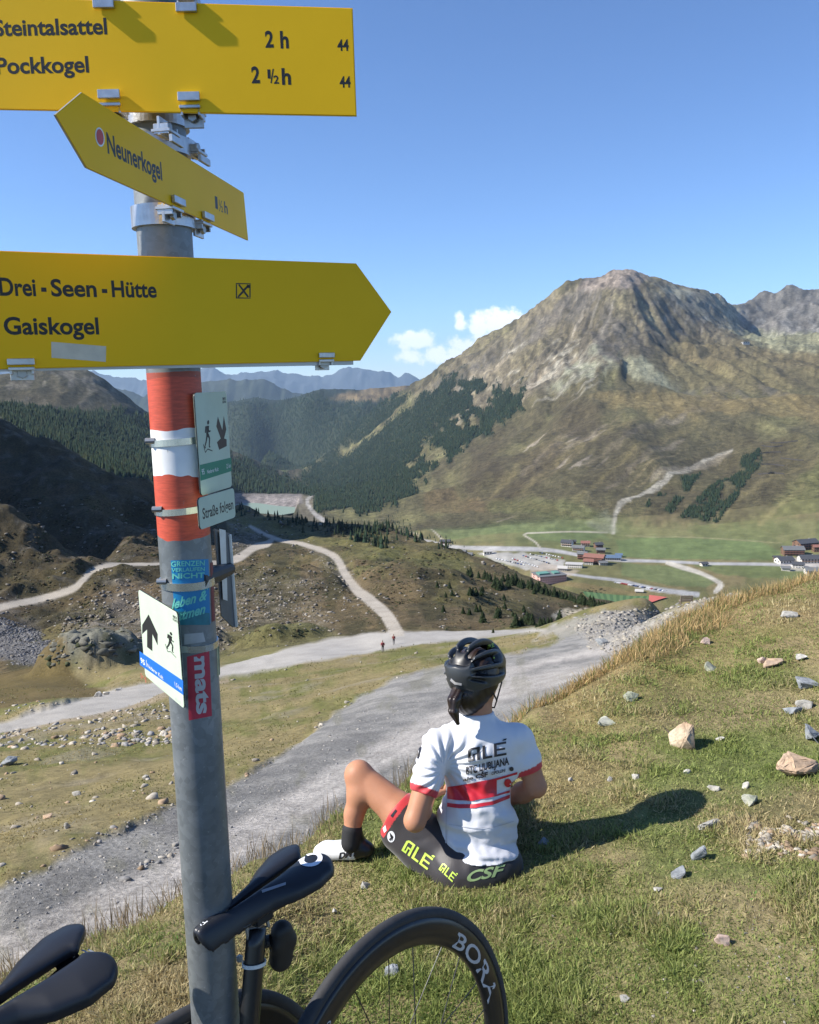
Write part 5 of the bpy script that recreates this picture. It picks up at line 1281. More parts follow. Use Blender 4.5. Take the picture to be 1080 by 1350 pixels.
for py, px in ((581, 199), (671, 208), (766, 214)):
    c = WR.W(px + 3, py); bm = bmesh.new(); r = bmesh.ops.create_cone(bm, cap_ends=True, segments=10, radius1=.0045, radius2=.0045, depth=.014)['verts']
    for v in r: v.co = Matrix.Rotation(math.pi / 2, 3, 'Y') @ v.co + Vector(c) + Vector((-.003, -.003, 0))
    wbm('strap_screw', bm, M_bolt)
# ---------------------------------------------------------------- implicit-surface modelling (dense field -> surface mesh)
def surfnet(F, org, h):
    """naive surface nets, negative inside"""
    s = F < 0; nx, ny, nz_ = F.shape
    corner = [(i, j, k) for i in (0, 1) for j in (0, 1) for k in (0, 1)]
    sub = lambda A, c: A[c[0]:nx - 1 + c[0], c[1]:ny - 1 + c[1], c[2]:nz_ - 1 + c[2]]
    cnt = sum(sub(s, c).astype(np.int8) for c in corner); act = (cnt > 0) & (cnt < 8)
    idx = -np.ones(act.shape, np.int64); cells = np.argwhere(act); idx[act] = np.arange(len(cells))
    acc = np.zeros((len(cells), 3)); num = np.zeros(len(cells)); ci, cj, ck = cells.T
    for a in range(8):
        for b in range(a + 1, 8):
            A, B = corner[a], corner[b]
            if sum(abs(A[q] - B[q]) for q in range(3)) != 1: continue
            fa = F[ci + A[0], cj + A[1], ck + A[2]]; fb_ = F[ci + B[0], cj + B[1], ck + B[2]]
            m_ = (fa < 0) != (fb_ < 0); t = fa / np.where(fa - fb_ == 0, 1, fa - fb_)
            p = np.array(A)[None] + t[:, None] * (np.array(B) - np.array(A))[None]
            acc[m_] += p[m_]; num[m_] += 1
    V_ = (cells + acc / num[:, None]) * h + np.array(org)
    Fs = []
    for ax in range(3):
        o1, o2 = [q for q in range(3) if q != ax]
        sl0 = [slice(1, -1)] * 3; sl0[ax] = slice(0, -1); sl1 = [slice(1, -1)] * 3; sl1[ax] = slice(1, None)
        a_ = s[tuple(sl0)]; b_ = s[tuple(sl1)]; e = np.argwhere(a_ != b_)
        if len(e) == 0: continue
        flip = a_[tuple(e.T)]; base = e.copy(); base[:, o1] += 1; base[:, o2] += 1
        def g(d1, d2):
            q = base.copy(); q[:, o1] -= d1; q[:, o2] -= d2
            return idx[q[:, 0], q[:, 1], q[:, 2]]
        q = np.stack([g(1, 1), g(0, 1), g(0, 0), g(1, 0)], 1)
        if ax == 1: q = q[:, ::-1]
        q[~flip] = q[~flip][:, ::-1]; Fs.append(q)
    Fq = np.concatenate(Fs); Fq = Fq[(Fq >= 0).all(1)]
    return V_, Fq
def grid(lo, hi_, h):
    ax = [np.arange(a - 2 * h, b + 2 * h, h) for a, b in zip(lo, hi_)]
    G = np.meshgrid(*ax, indexing='ij'); return G, [a[0] for a in ax]
def smin(a, b, k):
    t = np.clip(.5 + .5 * (b - a) / k, 0, 1); return b * (1 - t) + a * t - k * t * (1 - t)
def smax(a, b, k): return -smin(-a, -b, k)
def s_cap(G, a, b, ra, rb):
    a = np.array(a, float); b = np.array(b, float); d = b - a; L2 = d @ d + 1e-12
    px, py, pz = G[0] - a[0], G[1] - a[1], G[2] - a[2]; t = np.clip((px * d[0] + py * d[1] + pz * d[2]) / L2, 0, 1)
    return np.sqrt((px - t * d[0]) ** 2 + (py - t * d[1]) ** 2 + (pz - t * d[2]) ** 2) - (ra + (rb - ra) * t)
def s_ell(G, c, r, R=None):
    p = [G[i] - c[i] for i in range(3)]
    if R is not None: p = [sum(R[j][i] * p[j] for j in range(3)) for i in range(3)]   # R columns are the axes
    k0 = np.sqrt(sum((p[i] / r[i]) ** 2 for i in range(3))); k1 = np.sqrt(sum((p[i] / r[i] ** 2) ** 2 for i in range(3))) + 1e-9
    return k0 * (k0 - 1) / k1
def sdf_mesh(name, F, org, h, xf=None):
    V_, Q = surfnet(F.astype(np.float32), org, h)
    if xf is not None: V_ = V_ @ np.array(xf)[:3, :3].T + np.array(xf)[:3, 3]
    me = np_mesh(name, V_, Q); return me

# ---------------------------------------------------------------- bicycles
M_tyre = simple('tyre_rubber', (.028, .028, .030), .75, var=.25, scale=40, bump=.3)
M_carb = simple('gloss_carbon', (.014, .014, .015), .28, var=.2, scale=90)
M_frame = simple('black_frame_paint', (.012, .012, .013), .3, scale=20)
M_spoke = simple('spoke_steel', (.03, .03, .03), .35, .5)
M_seat = NM('saddle_cover'); wv = M_seat.new('ShaderNodeTexWave'); wv.inputs['Scale'].default_value = 95; tcs = M_seat.new('ShaderNodeTexCoord'); M_seat.l.new(tcs.outputs['Object'], wv.inputs['Vector'])
M_seat.col((.010, .0115, .016)); M_seat.b.inputs['Roughness'].default_value = .42; M_seat.bump(M_seat.noise(900, 3), .12, .0006); M_seat = M_seat.m
def frame_of(c, yaw, lean):
    a, l = math.radians(yaw), math.radians(lean); n = Vector((-math.sin(a) * math.cos(l), math.cos(a) * math.cos(l), math.sin(l)))
    d = Vector((math.cos(a), math.sin(a), 0)); u = d.cross(n); u = u if u.z > 0 else -u
    return Vector(c), d, u.normalized(), n
def bike(c, yaw, lean, label, sad_r, sad_up, post_al, logo, saddle_kind):
    c, d, u, n = frame_of(c, yaw, lean)
    root = empty('road_bicycle', c - u * .335); tag(root, label, 'bicycle')
    Q = lambda al, up, s=0.0: c + d * al + u * up + n * s          # al>0 towards the rear
    # wheels
    def wheel(al, nm, lettering):
        w_ = empty('wheel', (0, 0, 0)); w_.parent = root; w_.matrix_parent_inverse = world_of(root).inverted()
        hub = Q(al, 0 if al == 0 else .0)
        def ring(name, prof, mat, seg=144):
            bm = bmesh.new(); rings = []
            for k in range(seg):
                t = 2 * math.pi * k / seg; e = d * math.cos(t) + u * math.sin(t); rings.append([bm.verts.new(hub + e * r + n * s) for r, s in prof])
            for k in range(seg):
                a, b = rings[k], rings[(k + 1) % seg]
                for i in range(len(prof)): bm.faces.new((a[i], a[(i + 1) % len(prof)], b[(i + 1) % len(prof)], b[i]))
            bmesh.ops.recalc_face_normals(bm, faces=bm.faces); return wbm(name, bm, mat, w_, True)
        R0 = .335 - .0125
        ring('tyre', [(R0 + .0125 * math.cos(t), .0125 * math.sin(t)) for t in np.linspace(0, 6.2832, 15)[:-1]], M_tyre)
        rim = ring('rim', [(.318, -.011), (.318, .011), (.306, .0128), (.285, .012), (.268, .0065), (.264, 0), (.268, -.0065), (.285, -.012), (.306, -.0128)], M_carb)
        bm = bmesh.new(); tube_bm(bm, [hub - n * .045, hub - n * .03, hub + n * .03, hub + n * .045], [.02, .013, .013, .02], 16); wbm('hub', bm, M_frame, w_)
        for k in range(21):
            t = 2 * math.pi * k / 21 + (0 if k % 2 else .05); e = d * math.cos(t) + u * math.sin(t); sgn = 1 if k % 2 else -1
            t2 = t + (.9 if k % 3 == 0 else -.9) * .55; e2 = d * math.cos(t2) + u * math.sin(t2)
            bm = bmesh.new(); tube_bm(bm, [hub + e2 * .02 + n * .034 * sgn, hub + e * .268], .0011, 6); wbm('spoke', bm, M_spoke, w_)
        if lettering:
            for txt, t0, dt, size, bold, mt, rr in lettering:
                bm = bmesh.new(); v, f = text_geo(txt, bold, 0, 1.05); x0, x1 = v[:, 0].min(), v[:, 0].max(); side = -1 if n.y > 0 else 1
                def P_(a, c_):
                    r = rr + c_ * size; t = math.radians(t0 - dt * (a - x0) / (x1 - x0)); s = np.interp(r, [.268, .285, .306, .318], [.0065, .012, .0128, .011]) + .0006
                    return hub + (d * math.cos(t) + u * math.sin(t)) * r + n * s * side
                # cut the letters finely enough to follow the curve
                vs = [bm.verts.new(P_(a, c_)) for a, c_ in v]
                for q in f:
                    try: bm.faces.new([vs[i] for i in q])
                    except ValueError: pass
                wbm('lettering', bm, mt, rim)
        return w_
    M_wl = simple('white_rim_print', (.45, .45, .46), .4)
    wheel(0, 'rear', [('BORA', 47, 42, .031, .014, M_wl, .2715), ('CAMPAGNOLO', 153, 33, .011, .01, M_wl, .279)] if logo else [('CARBON', 120, 30, .016, .01, M_wl, .276)])
    wheel(-.985, 'front', None)
    def tb(name, pts, r, mat=None, par=root, seg=14):
        bm = bmesh.new(); tube_bm(bm, pts, r, seg); return wbm(name, bm, mat or M_frame, par, True)
    BBp = (-.405, -.068); cl = (post_al, sad_up - .055); dd = Vector((BBp[0] - cl[0], BBp[1] - cl[1])); sc_ = lambda t: Q(cl[0] + dd.x * t, cl[1] + dd.y * t)
    fr_ = tb('frame', [sc_(.36), Q(*BBp)], [.017, .019])
    tb('top_tube', [sc_(.40), Q(-.86, .40)], [.014, .017]); tb('down_tube', [Q(*BBp), Q(-.885, .33)], [.022, .020]); tb('head_tube', [Q(-.852, .44), Q(-.892, .29)], [.02, .022])
    for s_ in (-.032, .032):
        tb('seat_stay', [sc_(.46) + n * s_ * .35, Q(0, .0, s_ * 1.9)], .0075); tb('chain_stay', [Q(*BBp) + n * s_, Q(0, 0, s_ * 1.9)], .010); tb('fork_blade', [Q(-.895, .28, s_), Q(-.985, .0, s_ * 1.7)], [.013, .008])
        tb('crank', [Q(*BBp) + n * s_ * 1.6, Q(-.405 - .12, -.068 - .12 * (1 if s_ > 0 else -1)) + n * s_ * 1.9], .010)
    bm = bmesh.new(); tube_bm(bm, [Q(*BBp) + n * .045, Q(*BBp) + n * .050], .098, 40); wbm('chainring', bm, M_spoke)

    tb('stem', [Q(-.852, .45), Q(-.93, .475)], .016)
    tb('handlebar', [Q(-.93, .475, -.2), Q(-.93, .475, 0), Q(-.93, .475, .2)], .0135)
    for s_ in (-.2, .2):
        tb('drop', [Q(-.93, .475, s_), Q(-1.0, .475, s_), Q(-1.03, .44, s_), Q(-1.01, .37, s_), Q(-.95, .345, s_)], .014); tb('brake_hood', [Q(-1.0, .485, s_), Q(-1.06, .51, s_)], [.015, .017])
    # seatpost: aero section
    bm = bmesh.new(); rings = []
    for t in np.linspace(0.02, .42, 10):
        p = sc_(t); ax = Vector(d * dd.x + u * dd.y).normalized(); f_ = (d - ax * d.dot(ax)).normalized()
        rings.append([bm.verts.new(p + f_ * .0165 * math.cos(a) * (1.0 if math.cos(a) < 0 else 1.15) + n * .0125 * math.sin(a)) for a in np.linspace(0, 6.2832, 25)[:-1]])
    for r0, r1 in zip(rings[:-1], rings[1:]):
        for k in range(24): bm.faces.new((r0[k], r0[(k + 1) % 24], r1[(k + 1) % 24], r1[k]))
    bm.faces.new(rings[0][::-1]); bm.faces.new(rings[-1]); bmesh.ops.recalc_face_normals(bm, faces=bm.faces)
    post = wbm('seatpost', bm, M_carb, root, True)
    # saddle
    h = .0022; L_ = saddle_kind['len']; Wd = saddle_kind['w']
    G, org = grid((-Wd / 2 - .01, -.006, -.055), (Wd / 2 + .01, L_ + .006, .03), h); X, Y, Z_ = G
    ax_ = np.abs(X); ys = np.array(saddle_kind['ys']) * L_; wi = np.interp(Y, ys, np.array(saddle_kind['ws']) * Wd / 2)
    slot = np.interp(Y, np.array(saddle_kind['sy']) * L_, saddle_kind['sw'])
    top_ = .010 * np.cos((Y / L_) * 2.6 - 2.4) - .006 - np.clip(ax_ / np.maximum(wi, .012), 0, 1.2) ** 3 * (.012 + .010 * sstep(.3, .8, 1 - Y / L_)) + .006 * sstep(.6, 1.0, Y / L_)
    top_ = top_ - .004 * np.exp(-((ax_ - slot) / .006) ** 2) * (slot > 0) + .0025 * np.exp(-((ax_ - wi * .5) / (wi * .35 + .003)) ** 2)
    th = .013 + .010 * sstep(.0, .5, ax_ / np.maximum(wi, .01)) * (1 - sstep(.7, 1, Y / L_) * .5) 
    d2 = ax_ - wi; yend = L_ - saddle_kind['notch'] * np.exp(-(X / (Wd * .17)) ** 2) - .020 * (ax_ / (Wd / 2)) ** 2 * 0
    d2 = smax(d2, Y - yend, .02); d2 = smax(d2, -Y - .0, .012) if False else d2
    nose = np.hypot(X, np.minimum(Y - .018, 0)) - wi; d2 = np.where(Y < .018, smax(nose, -Y, .006), d2)
    f = smax(smax(d2, Z_ - top_, .009), (top_ - th) - Z_, .006)
    f = smax(f, slot - ax_, .004) if True else f
    lat = n if n.dot(Vector((1, 0, 0))) > 0 else -n
    nose_al, rear_al = sad_r; back = d
    xf = Matrix.Identity(4)
    upv = u
    for i in range(3): xf[i][0] = lat[i]; xf[i][1] = back[i]; xf[i][2] = upv[i]; xf[i][3] = Q(nose_al, sad_up)[i]
    V_, Fq = surfnet(f.astype(np.float32), org, h)
    Wv = V_ @ np.array(xf)[:3, :3].T + np.array(xf)[:3, 3]
    me = np_mesh('saddle', Wv, Fq); sadl = wpart('saddle', me, M_seat, root, True)
    sm = sadl.modifiers.new('smooth', 'SMOOTH'); sm.iterations = 12; sm.factor = .5
    T3 = lambda x, y, z: Vector(xf @ Vector((x, y, z)))
    topz = lambda x, y: float(np.interp(y, [0, L_], [0, 0]))
    bvh = BVHTree.FromPolygons([tuple(v) for v in Wv], [tuple(q) for q in Fq])
    def ontop(x, y, o=.0008):
        p0 = T3(x, y, .06); hit = bvh.ray_cast(p0, -Vector(upv)); return (hit[0] + Vector(upv) * o) if hit[0] is not None else T3(x, y, -.004)
    # rails and clamp
    for s_ in (-.021, .021):
        bm = bmesh.new(); tube_bm(bm, [T3(s_ * .5, .035, -.022), T3(s_, .075, -.040), T3(s_, .155, -.042), T3(s_, L_ - .03, -.018)], .0036, 10); wbm('rail', bm, M_carb, sadl, True)
    bm = bmesh.new(); r = bmesh.ops.create_cube(bm, size=1.0)['verts']
    cy = (post_al - nose_al)
    for v in r: v.co = T3(v.co.x * .050, cy + v.co.y * .036, -.044 + v.co.z * .018)
    bmesh.ops.bevel(bm, geom=bm.edges[:], offset=.003, segments=2, affect='EDGES'); wbm('clamp', bm, M_frame, post)
    for dy in (-.02, .02):
        bm = bmesh.new(); tube_bm(bm, [T3(0, cy + dy, -.034), T3(0, cy + dy, -.075)], .0032, 8); wbm('clamp_bolt', bm, M_bolt, post)
    return root, T3, ontop, sadl, post, sc_, (d, u, n)
KS2 = dict(len=.245, w=.146, ys=[0, .12, .35, .5, .64, .8, .92, 1.0], ws=[.24, .27, .34, .48, .78, .98, .96, .80], sy=[.20, .27, .42, .62, .82, .93, 1.0], sw=[0, .003, .006, .007, .005, .002, .0], notch=.024)
KS1 = dict(len=.245, w=.158, ys=[0, .12, .30, .46, .60, .78, .92, 1.0], ws=[.23, .25, .32, .48, .80, 1.0, .98, .84], sy=[.14, .22, .42, .68, .84, .90, 1.0], sw=[0, .005, .009, .011, .010, .0, .0], notch=.030)
b2, T2, on2, sad2, post2, sc2, ax2 = bike((-.046, 1.343, -1.339), 47.8, -8.3, 'black road bicycle leaning on the signpost with a round white logo on its saddle', (-.362, -.117), .535, -.250, True, KS2)
b1, T1, on1, sad1, post1, sc1, ax1 = bike((-.437, 1.185, -1.350), 46, 3.6, 'black road bicycle at the bottom left with a wide plain black saddle', (-.335, -.092), .535, -.235, False, KS1)
M_logo = simple('white_saddle_print', (.72, .74, .78), .5); M_silver = simple('silver_print', (.30, .31, .33), .35, .4)
def patch(on, polys, name, mat, parent, o=.0009):
    bm = bmesh.new()
    for poly in polys:
        vs = [bm.verts.new(on(x, y, o)) for x, y in poly]
        try: bm.faces.new(vs)
        except ValueError: pass
    return wbm(name, bm, mat, parent)
def ring_polys(cx, cy, r0, r1, a0, a1, n=26):
    o = []
    for i in range(n):
        t0, t1 = math.radians(a0 + (a1 - a0) * i / n), math.radians(a0 + (a1 - a0) * (i + 1) / n)
        o.append([(cx + r0 * math.cos(t0), cy + r0 * math.sin(t0)), (cx + r1 * math.cos(t0), cy + r1 * math.sin(t0)), (cx + r1 * math.cos(t1), cy + r1 * math.sin(t1)), (cx + r0 * math.cos(t1), cy + r0 * math.sin(t1))])
    return o
patch(on2, ring_polys(.032, .213, .0115, .0195, -150, 165) + [[(.012, .203), (.015, .198), (.021, .209), (.016, .213)]], 'round_logo', M_logo, sad2)
patch(on2, ring_polys(.0, .0175, .0024, .0042, -140, 160, 14) + [[(-.001, .0215), (.001, .0215), (.001, .026), (-.001, .026)]], 'nose_logo', M_logo, sad2)
patch(on2, [[(.018, .118), (.022, .116), (.040, .150), (.037, .153)]], 'silver_flash', M_silver, sad2)
patch(on1, [[(-.010, .220), (.004, .224), (.003, .2265), (-.010, .2225)], [(-.004, .2265), (.008, .230), (.007, .2325), (-.005, .229)]], 'silver_emblem', M_silver, sad1)
# dropped tail bridge of saddle 1 (shell between its two wings)
bm = bmesh.new(); g_ = []
for i in range(9):
    y = .185 + .035 * i / 8; g_.append([bm.verts.new(T1(-.03 + .06 * j / 8, y, -.013 - .006 * math.cos((j - 4) / 4 * 1.4))) for j in range(9)])
for i in range(8):
    for j in range(8): bm.faces.new((g_[i][j], g_[i + 1][j], g_[i + 1][j + 1], g_[i][j + 1]))
bmesh.ops.solidify(bm, geom=bm.faces[:], thickness=.003); wbm('tail_bridge', bm, M_seat, sad1, True)
# rear light hanging behind the seatpost, and the white cable tie that holds it
d_, u_2, n_2 = ax2
lc = PX(372, 1246, 1.372); up_ = Vector((.0, .0, 1)); h = .0022
G, org = grid((-.03, -.03, -.06), (.03, .03, .06), h)
f = smin(s_cap(G, (0, 0, -.026), (0, 0, .002), .0195, .0205), s_cap(G, (.0, 0, .012), (-.003, 0, .026), .0235, .0185), .008)
f = smax(f, np.abs(G[1]) - .0165, .006); f = smax(f, -(s_cap(G, (-.022, .0, .0), (.022, 0, .0), .002, .002)), .004)
me = sdf_mesh('rear_light', f, org, h); me.transform(Matrix.Translation(lc) @ Matrix.Rotation(math.radians(8), 4, 'Y') @ Matrix.Rotation(math.radians(35), 4, 'Z'))
wpart('rear_light', me, simple('black_rubber', (.016, .014, .012), .6, scale=60), b2, True)
bm = bmesh.new(); tube_bm(bm, [PX(357, 1240, 1.36), PX(345, 1243, 1.36)], .010, 12); wbm('light_bracket', bm, M_black, b2)
M_tie = simple('white_nylon', (.62, .62, .58), .5, scale=60)
p_ = sc2(.115); axd = (sc2(.3) - sc2(0)).normalized(); f_ = (d_ - axd * d_.dot(axd)).normalized(); bm = bmesh.new(); n_s = 40; rg = []
for k in range(n_s):
    a = 2 * math.pi * k / n_s; e = f_ * .0182 * math.cos(a) * (1.0 if math.cos(a) < 0 else 1.15) + n_2 * .0142 * math.sin(a); rg.append([bm.verts.new(p_ + e * s + axd * z) for s, z in ((1, -.0028), (1.09, -.0028), (1.09, .0028), (1, .0028))])
for k in range(n_s):
    for i in range(4): bm.faces.new((rg[k][i], rg[k][(i + 1) % 4], rg[(k + 1) % n_s][(i + 1) % 4], rg[(k + 1) % n_s][i]))
bmesh.ops.recalc_face_normals(bm, faces=bm.faces); tie = wbm('cable_tie', bm, M_tie, b2)
bm = bmesh.new(); q0 = PX(316, 1264, 1.352)
r = bmesh.ops.create_cube(bm, size=1.0)['verts']
for v in r: v.co = q0 + Vector((v.co.x * .010, v.co.y * .008, v.co.z * .012))
bmesh.ops.bevel(bm, geom=bm.edges[:], offset=.002, segments=2, affect='EDGES'); wbm('tie_head', bm, M_tie, tie)
# ---------------------------------------------------------------- seated cyclist
class Vol:
    def __init__(s, lo, hi_, h):
        s.h = h; s.lo = np.array(lo, float) - 2 * h; n = np.ceil((np.array(hi_) + 2 * h - s.lo) / h).astype(int) + 1
        s.F = np.full(n, 1.0, np.float32); s.ax = [s.lo[i] + np.arange(n[i]) * h for i in range(3)]
    def blk(s, lo, hi_):
        sl = [slice(max(0, int((lo[i] - s.lo[i]) / s.h)), max(0, int((hi_[i] - s.lo[i]) / s.h) + 2)) for i in range(3)]
        return sl, np.meshgrid(*[s.ax[i][sl[i]] for i in range(3)], indexing='ij')
    def add(s, fn, lo, hi_, k=.02, op='u', m=.07):
        sl, G = s.blk(np.array(lo) - m, np.array(hi_) + m)
        if G[0].size == 0: return
        d = fn(G); t = tuple(sl)
        s.F[t] = smin(s.F[t], d, k) if op == 'u' else smax(s.F[t], -d, k)
    def cap(s, a, b, ra, rb, k=.02, op='u'):
        a = np.array(a); b = np.array(b); r = max(ra, rb); s.add(lambda G: s_cap(G, a, b, ra, rb), np.minimum(a, b) - r, np.maximum(a, b) + r, k, op)
    def ell(s, c, r, R=None, k=.02, op='u'):
        c = np.array(c); m_ = max(r); s.add(lambda G: s_ell(G, c, r, R), c - m_, c + m_, k, op)
    def mesh(s, name): 
        V_, Q = surfnet(s.F, s.lo, s.h); return V_, Q
gseat = drop(642, 1170); D0 = float(np.array(gseat) @ _F) + .085
pj = lambda x, y, dd: np.array(PX(x, y, D0 + dd))
hipL, hipR = pj(600, 1135, .055), pj(656, 1129, .07)
pel = pj(634, 1139, .02); abd = pj(629, 1080, .06); che = pj(632, 1008, .07); upb = pj(632, 972, .055); nkb = pj(630, 944, .06); hed = pj(627, 890, .06)
shL, shR = pj(578, 981, .03), pj(684, 975, .08)
elL, elR = pj(547, 1082, -.06), pj(707, 1037, .07)
wrL, wrR = pj(566, 1050, .17), pj(664, 1056, .27)
heelg, toeg = np.array(drop(484, 1133)), np.array(drop(437, 1131))
def at_y(px, py, y): r = ray(px, py); return r * (y / r[1])
ankL = at_y(465, 1090, heelg[1] + .01); knL = pj(473, 1022, .20)
knR = pj(622, 1022, .40); ankR = pj(640, 1030, .70); ankR[2] = height(ankR[0], ankR[1]) + .085
def orth(lat, up):
    lat = lat / np.linalg.norm(lat); up = up - lat * (up @ lat); up /= np.linalg.norm(up); f_ = np.cross(up, lat); return [lat, f_, up]
AX = orth(shR - shL, upb - abd); AXP = orth(hipR - hipL, abd - pel)
lo = np.minimum.reduce([hipL, knL, ankL, heelg, toeg, elL, shL]) - .14; hi_ = np.maximum.reduce([hipR, knR, ankR, elR, shR, hed, wrR]) + .16
vb = Vol(lo, hi_, .0052)
# torso and limbs
for c, r, A in ((pel, (.142, .115, .085), AXP), (abd, (.128, .090, .13), AX), (che, (.138, .095, .15), AX), (upb, (.132, .068, .068), AX)): vb.ell(c, r, A, .05)
vb.cap(nkb - (hed - nkb) * .25, hed, .056, .050, .03)
HF = np.array([math.sin(math.radians(38)), math.cos(math.radians(38)), -.22]); HF /= np.linalg.norm(HF); HU = np.array([0.02, .20, 1.0]); HU -= HF * (HU @ HF); HU /= np.linalg.norm(HU); HR = np.cross(HF, HU); HA = [HR, HF, HU]
Hd = lambda x, y, z: hed + HR * x + HF * y + HU * z
vb.ell(hed, (.072, .092, .105), HA, .02); vb.ell(Hd(0, .045, -.055), (.048, .050, .060), HA, .03)
vb.cap(Hd(0, .090, .0), Hd(0, .104, -.026), .008, .012, .012); vb.ell(Hd(0, .092, -.062), (.022, .010, .008), HA, .01)
for s_ in (-1, 1): vb.ell(Hd(s_ * .074, .0, -.02), (.008, .018, .030), HA, .006); vb.ell(Hd(s_ * .030, .088, .004), (.014, .010, .010), HA, .008, 's')
for S, E, W, fw in ((shL, elL, wrL, -1), (shR, elR, wrR, 1)):
    vb.cap(S, S * .6 + E * .4, .050, .046, .03); vb.cap(S * .6 + E * .4, E, .046, .037, .02); vb.cap(E, E * .6 + W * .4, .037, .038, .015); vb.cap(E * .6 + W * .4, W, .038, .024, .015)
    dirw = (W - E) / np.linalg.norm(W - E); inw = np.array([-fw * 1.0, .25, 0]); inw -= dirw * (inw @ dirw); inw /= np.linalg.norm(inw); pn_ = np.cross(dirw, inw)
    palm = W + dirw * .045; vb.ell(palm, (.040, .046, .016), [inw, dirw, pn_], .015)
    for q, (off, ln) in enumerate(((-.030, .062), (-.010, .074), (.010, .070), (.030, .055))):
        a = palm + dirw * .036 + inw * off * .9; b = a + dirw * ln * .5 + pn_ * ln * .12 * -1; c = b + dirw * ln * .26 + pn_ * -ln * .42; vb.cap(a, b, .0092, .0085, .004); vb.cap(b, c, .0085, .0072, .003)
    a = W + dirw * .02 + inw * .022 * fw * -1; b = a + dirw * .036 - inw * fw * .028; c = b + dirw * .03 - pn_ * .012; vb.cap(a, b, .012, .010, .006); vb.cap(b, c, .010, .008, .003)
def leg(Hp, K, A, k0=.083):
    vb.cap(Hp, Hp * .45 + K * .55, k0, .068, .03); vb.cap(Hp * .45 + K * .55, K, .068, .050, .02); vb.ell(K + np.array([0, 0, .002]), (.049, .049, .052), None, .02)
    back = np.array([0.35, -.1, 0]); m_ = K * .68 + A * .32 + back * .05; vb.cap(K, m_, .046, .053, .02); vb.cap(m_, K * .25 + A * .75, .053, .036, .02); vb.cap(K * .25 + A * .75, A, .036, .034, .02)
GL0, GL1 = pj(584, 1141, .075), pj(528, 1097, .15)
vb.cap(GL0, GL1, .088, .070, .03)
leg(hipL, knL, ankL, .082); leg(hipR, knR, ankR, .066)
vb.cap(hipL + np.array([0, -.045, -.012]), hipR + np.array([0, -.045, -.012]), .078, .070, .04)
BASE_P = np.array([gseat[0], gseat[1] + .02, gseat[2]])
PER = empty('person', Vector(BASE_P)); tag(PER, 'cyclist in white jersey, dark shorts and black helmet sitting on the grass with back turned', 'person')
Vb, Qb = vb.mesh('body')
M_skin = NM('tanned_skin'); n_ = M_skin.noise(14, 5); M_skin.col(M_skin.ramp(n_, [(.3, (.40, .185, .105)), (.7, (.47, .23, .135))])); M_skin.b.inputs['Roughness'].default_value = .55; M_skin.b.inputs['Specular IOR Level'].default_value = .3
M_skin.b.inputs['Subsurface Weight'].default_value = .12; M_skin.b.inputs['Subsurface Radius'].default_value = (.02, .008, .004); M_skin.bump(M_skin.noise(180, 4), .12, .001); M_skin = M_skin.m
def clean(o, it=3): 
    s_ = o.modifiers.new('smooth', 'SMOOTH'); s_.iterations = it; s_.factor = .5; return o
clean(wpart('body', np_mesh('body', Vb, Qb), M_skin, PER, True))
# ---- jersey
vj = Vol(np.minimum.reduce([shL, elL, pel]) - .2, np.maximum.reduce([shR, elR, nkb]) + .16, .0042)
INF = .007
for c, r, A in ((pel, (.146, .128, .092), AXP), (abd, (.137, .096, .14), AX), (che, (.139, .097, .15), AX), (upb, (.134, .070, .068), AX)): vj.ell(c, tuple(q + INF for q in r), A, .05)
CUFF = .66
for S, E in ((shL, elL), (shR, elR)): vj.cap(S, S * .55 + E * .45, .047 + INF, .047 + INF, .05); vj.cap(S * .55 + E * .45, S * (1 - CUFF) + E * CUFF, .047 + INF, .045 + INF, .02)
vj.cap(nkb - (hed - nkb) * .25, nkb + (hed - nkb) * .30, .056 + INF, .054 + INF, .03)
Gj = np.meshgrid(*vj.ax, indexing='ij')
lj = sum((Gj[i] - che[i]) * AX[0][i] for i in range(3)); uj = sum((Gj[i] - che[i]) * AX[2][i] for i in range(3))
# cloth folds: pulls from the left armpit, creases above the hem and over the lower back
dl = np.hypot(lj + .13, uj - .0); an = np.arctan2(uj - .02, lj + .15)
f1 = np.sin(an * 17 + 2 * fbm(lj * 12, uj * 12, 2, 5)) * np.exp(-((dl - .10) / .07) ** 2) * .0046
f2 = np.sin((uj * 95 + lj * 18 + 3.2 * fbm(lj * 9, uj * 16, 3, 9))) * sstep(-.05, -.13, uj) * .0060 * (.55 + .45 * fbm(lj * 8, uj * 8, 2, 31))
f3 = fbm(lj * 14, uj * 9, 3, 12) * .009
vj.F += (f1 + f2 + f3).astype(np.float32)
def plane_cut(V, G, p, nrm, k=.004):
    d = sum((G[i] - p[i]) * nrm[i] for i in range(3)); V.F = smax(V.F, d.astype(np.float32), k)
hem = pj(627, 1126, .0); dn = -np.array(AX[2]); plane_cut(vj, Gj, hem, (dn + np.array(AX[1]) * .12) / np.linalg.norm(dn + np.array(AX[1]) * .12))
for S, E in ((shL, elL), (shR, elR)):
    d = (E - S) / np.linalg.norm(E - S); p = S * (1 - CUFF) + E * CUFF
    near_ = np.sqrt(sum((Gj[i] - p[i]) ** 2 for i in range(3))) < .10
    dd_ = sum((Gj[i] - p[i]) * d[i] for i in range(3)); vj.F = np.where(near_, smax(vj.F, dd_.astype(np.float32), .003), vj.F)
nk = nkb + (hed - nkb) * .10; nd = (hed - nkb) / np.linalg.norm(hed - nkb); near_ = np.sqrt(sum((Gj[i] - nk[i]) ** 2 for i in range(3))) < .10
vj.F = np.where(near_, smax(vj.F, sum((Gj[i] - nk[i]) * nd[i] for i in range(3)).astype(np.float32), .004), vj.F)
Vj, Qj = vj.mesh('jersey'); me = np_mesh('jersey', Vj, Qj)
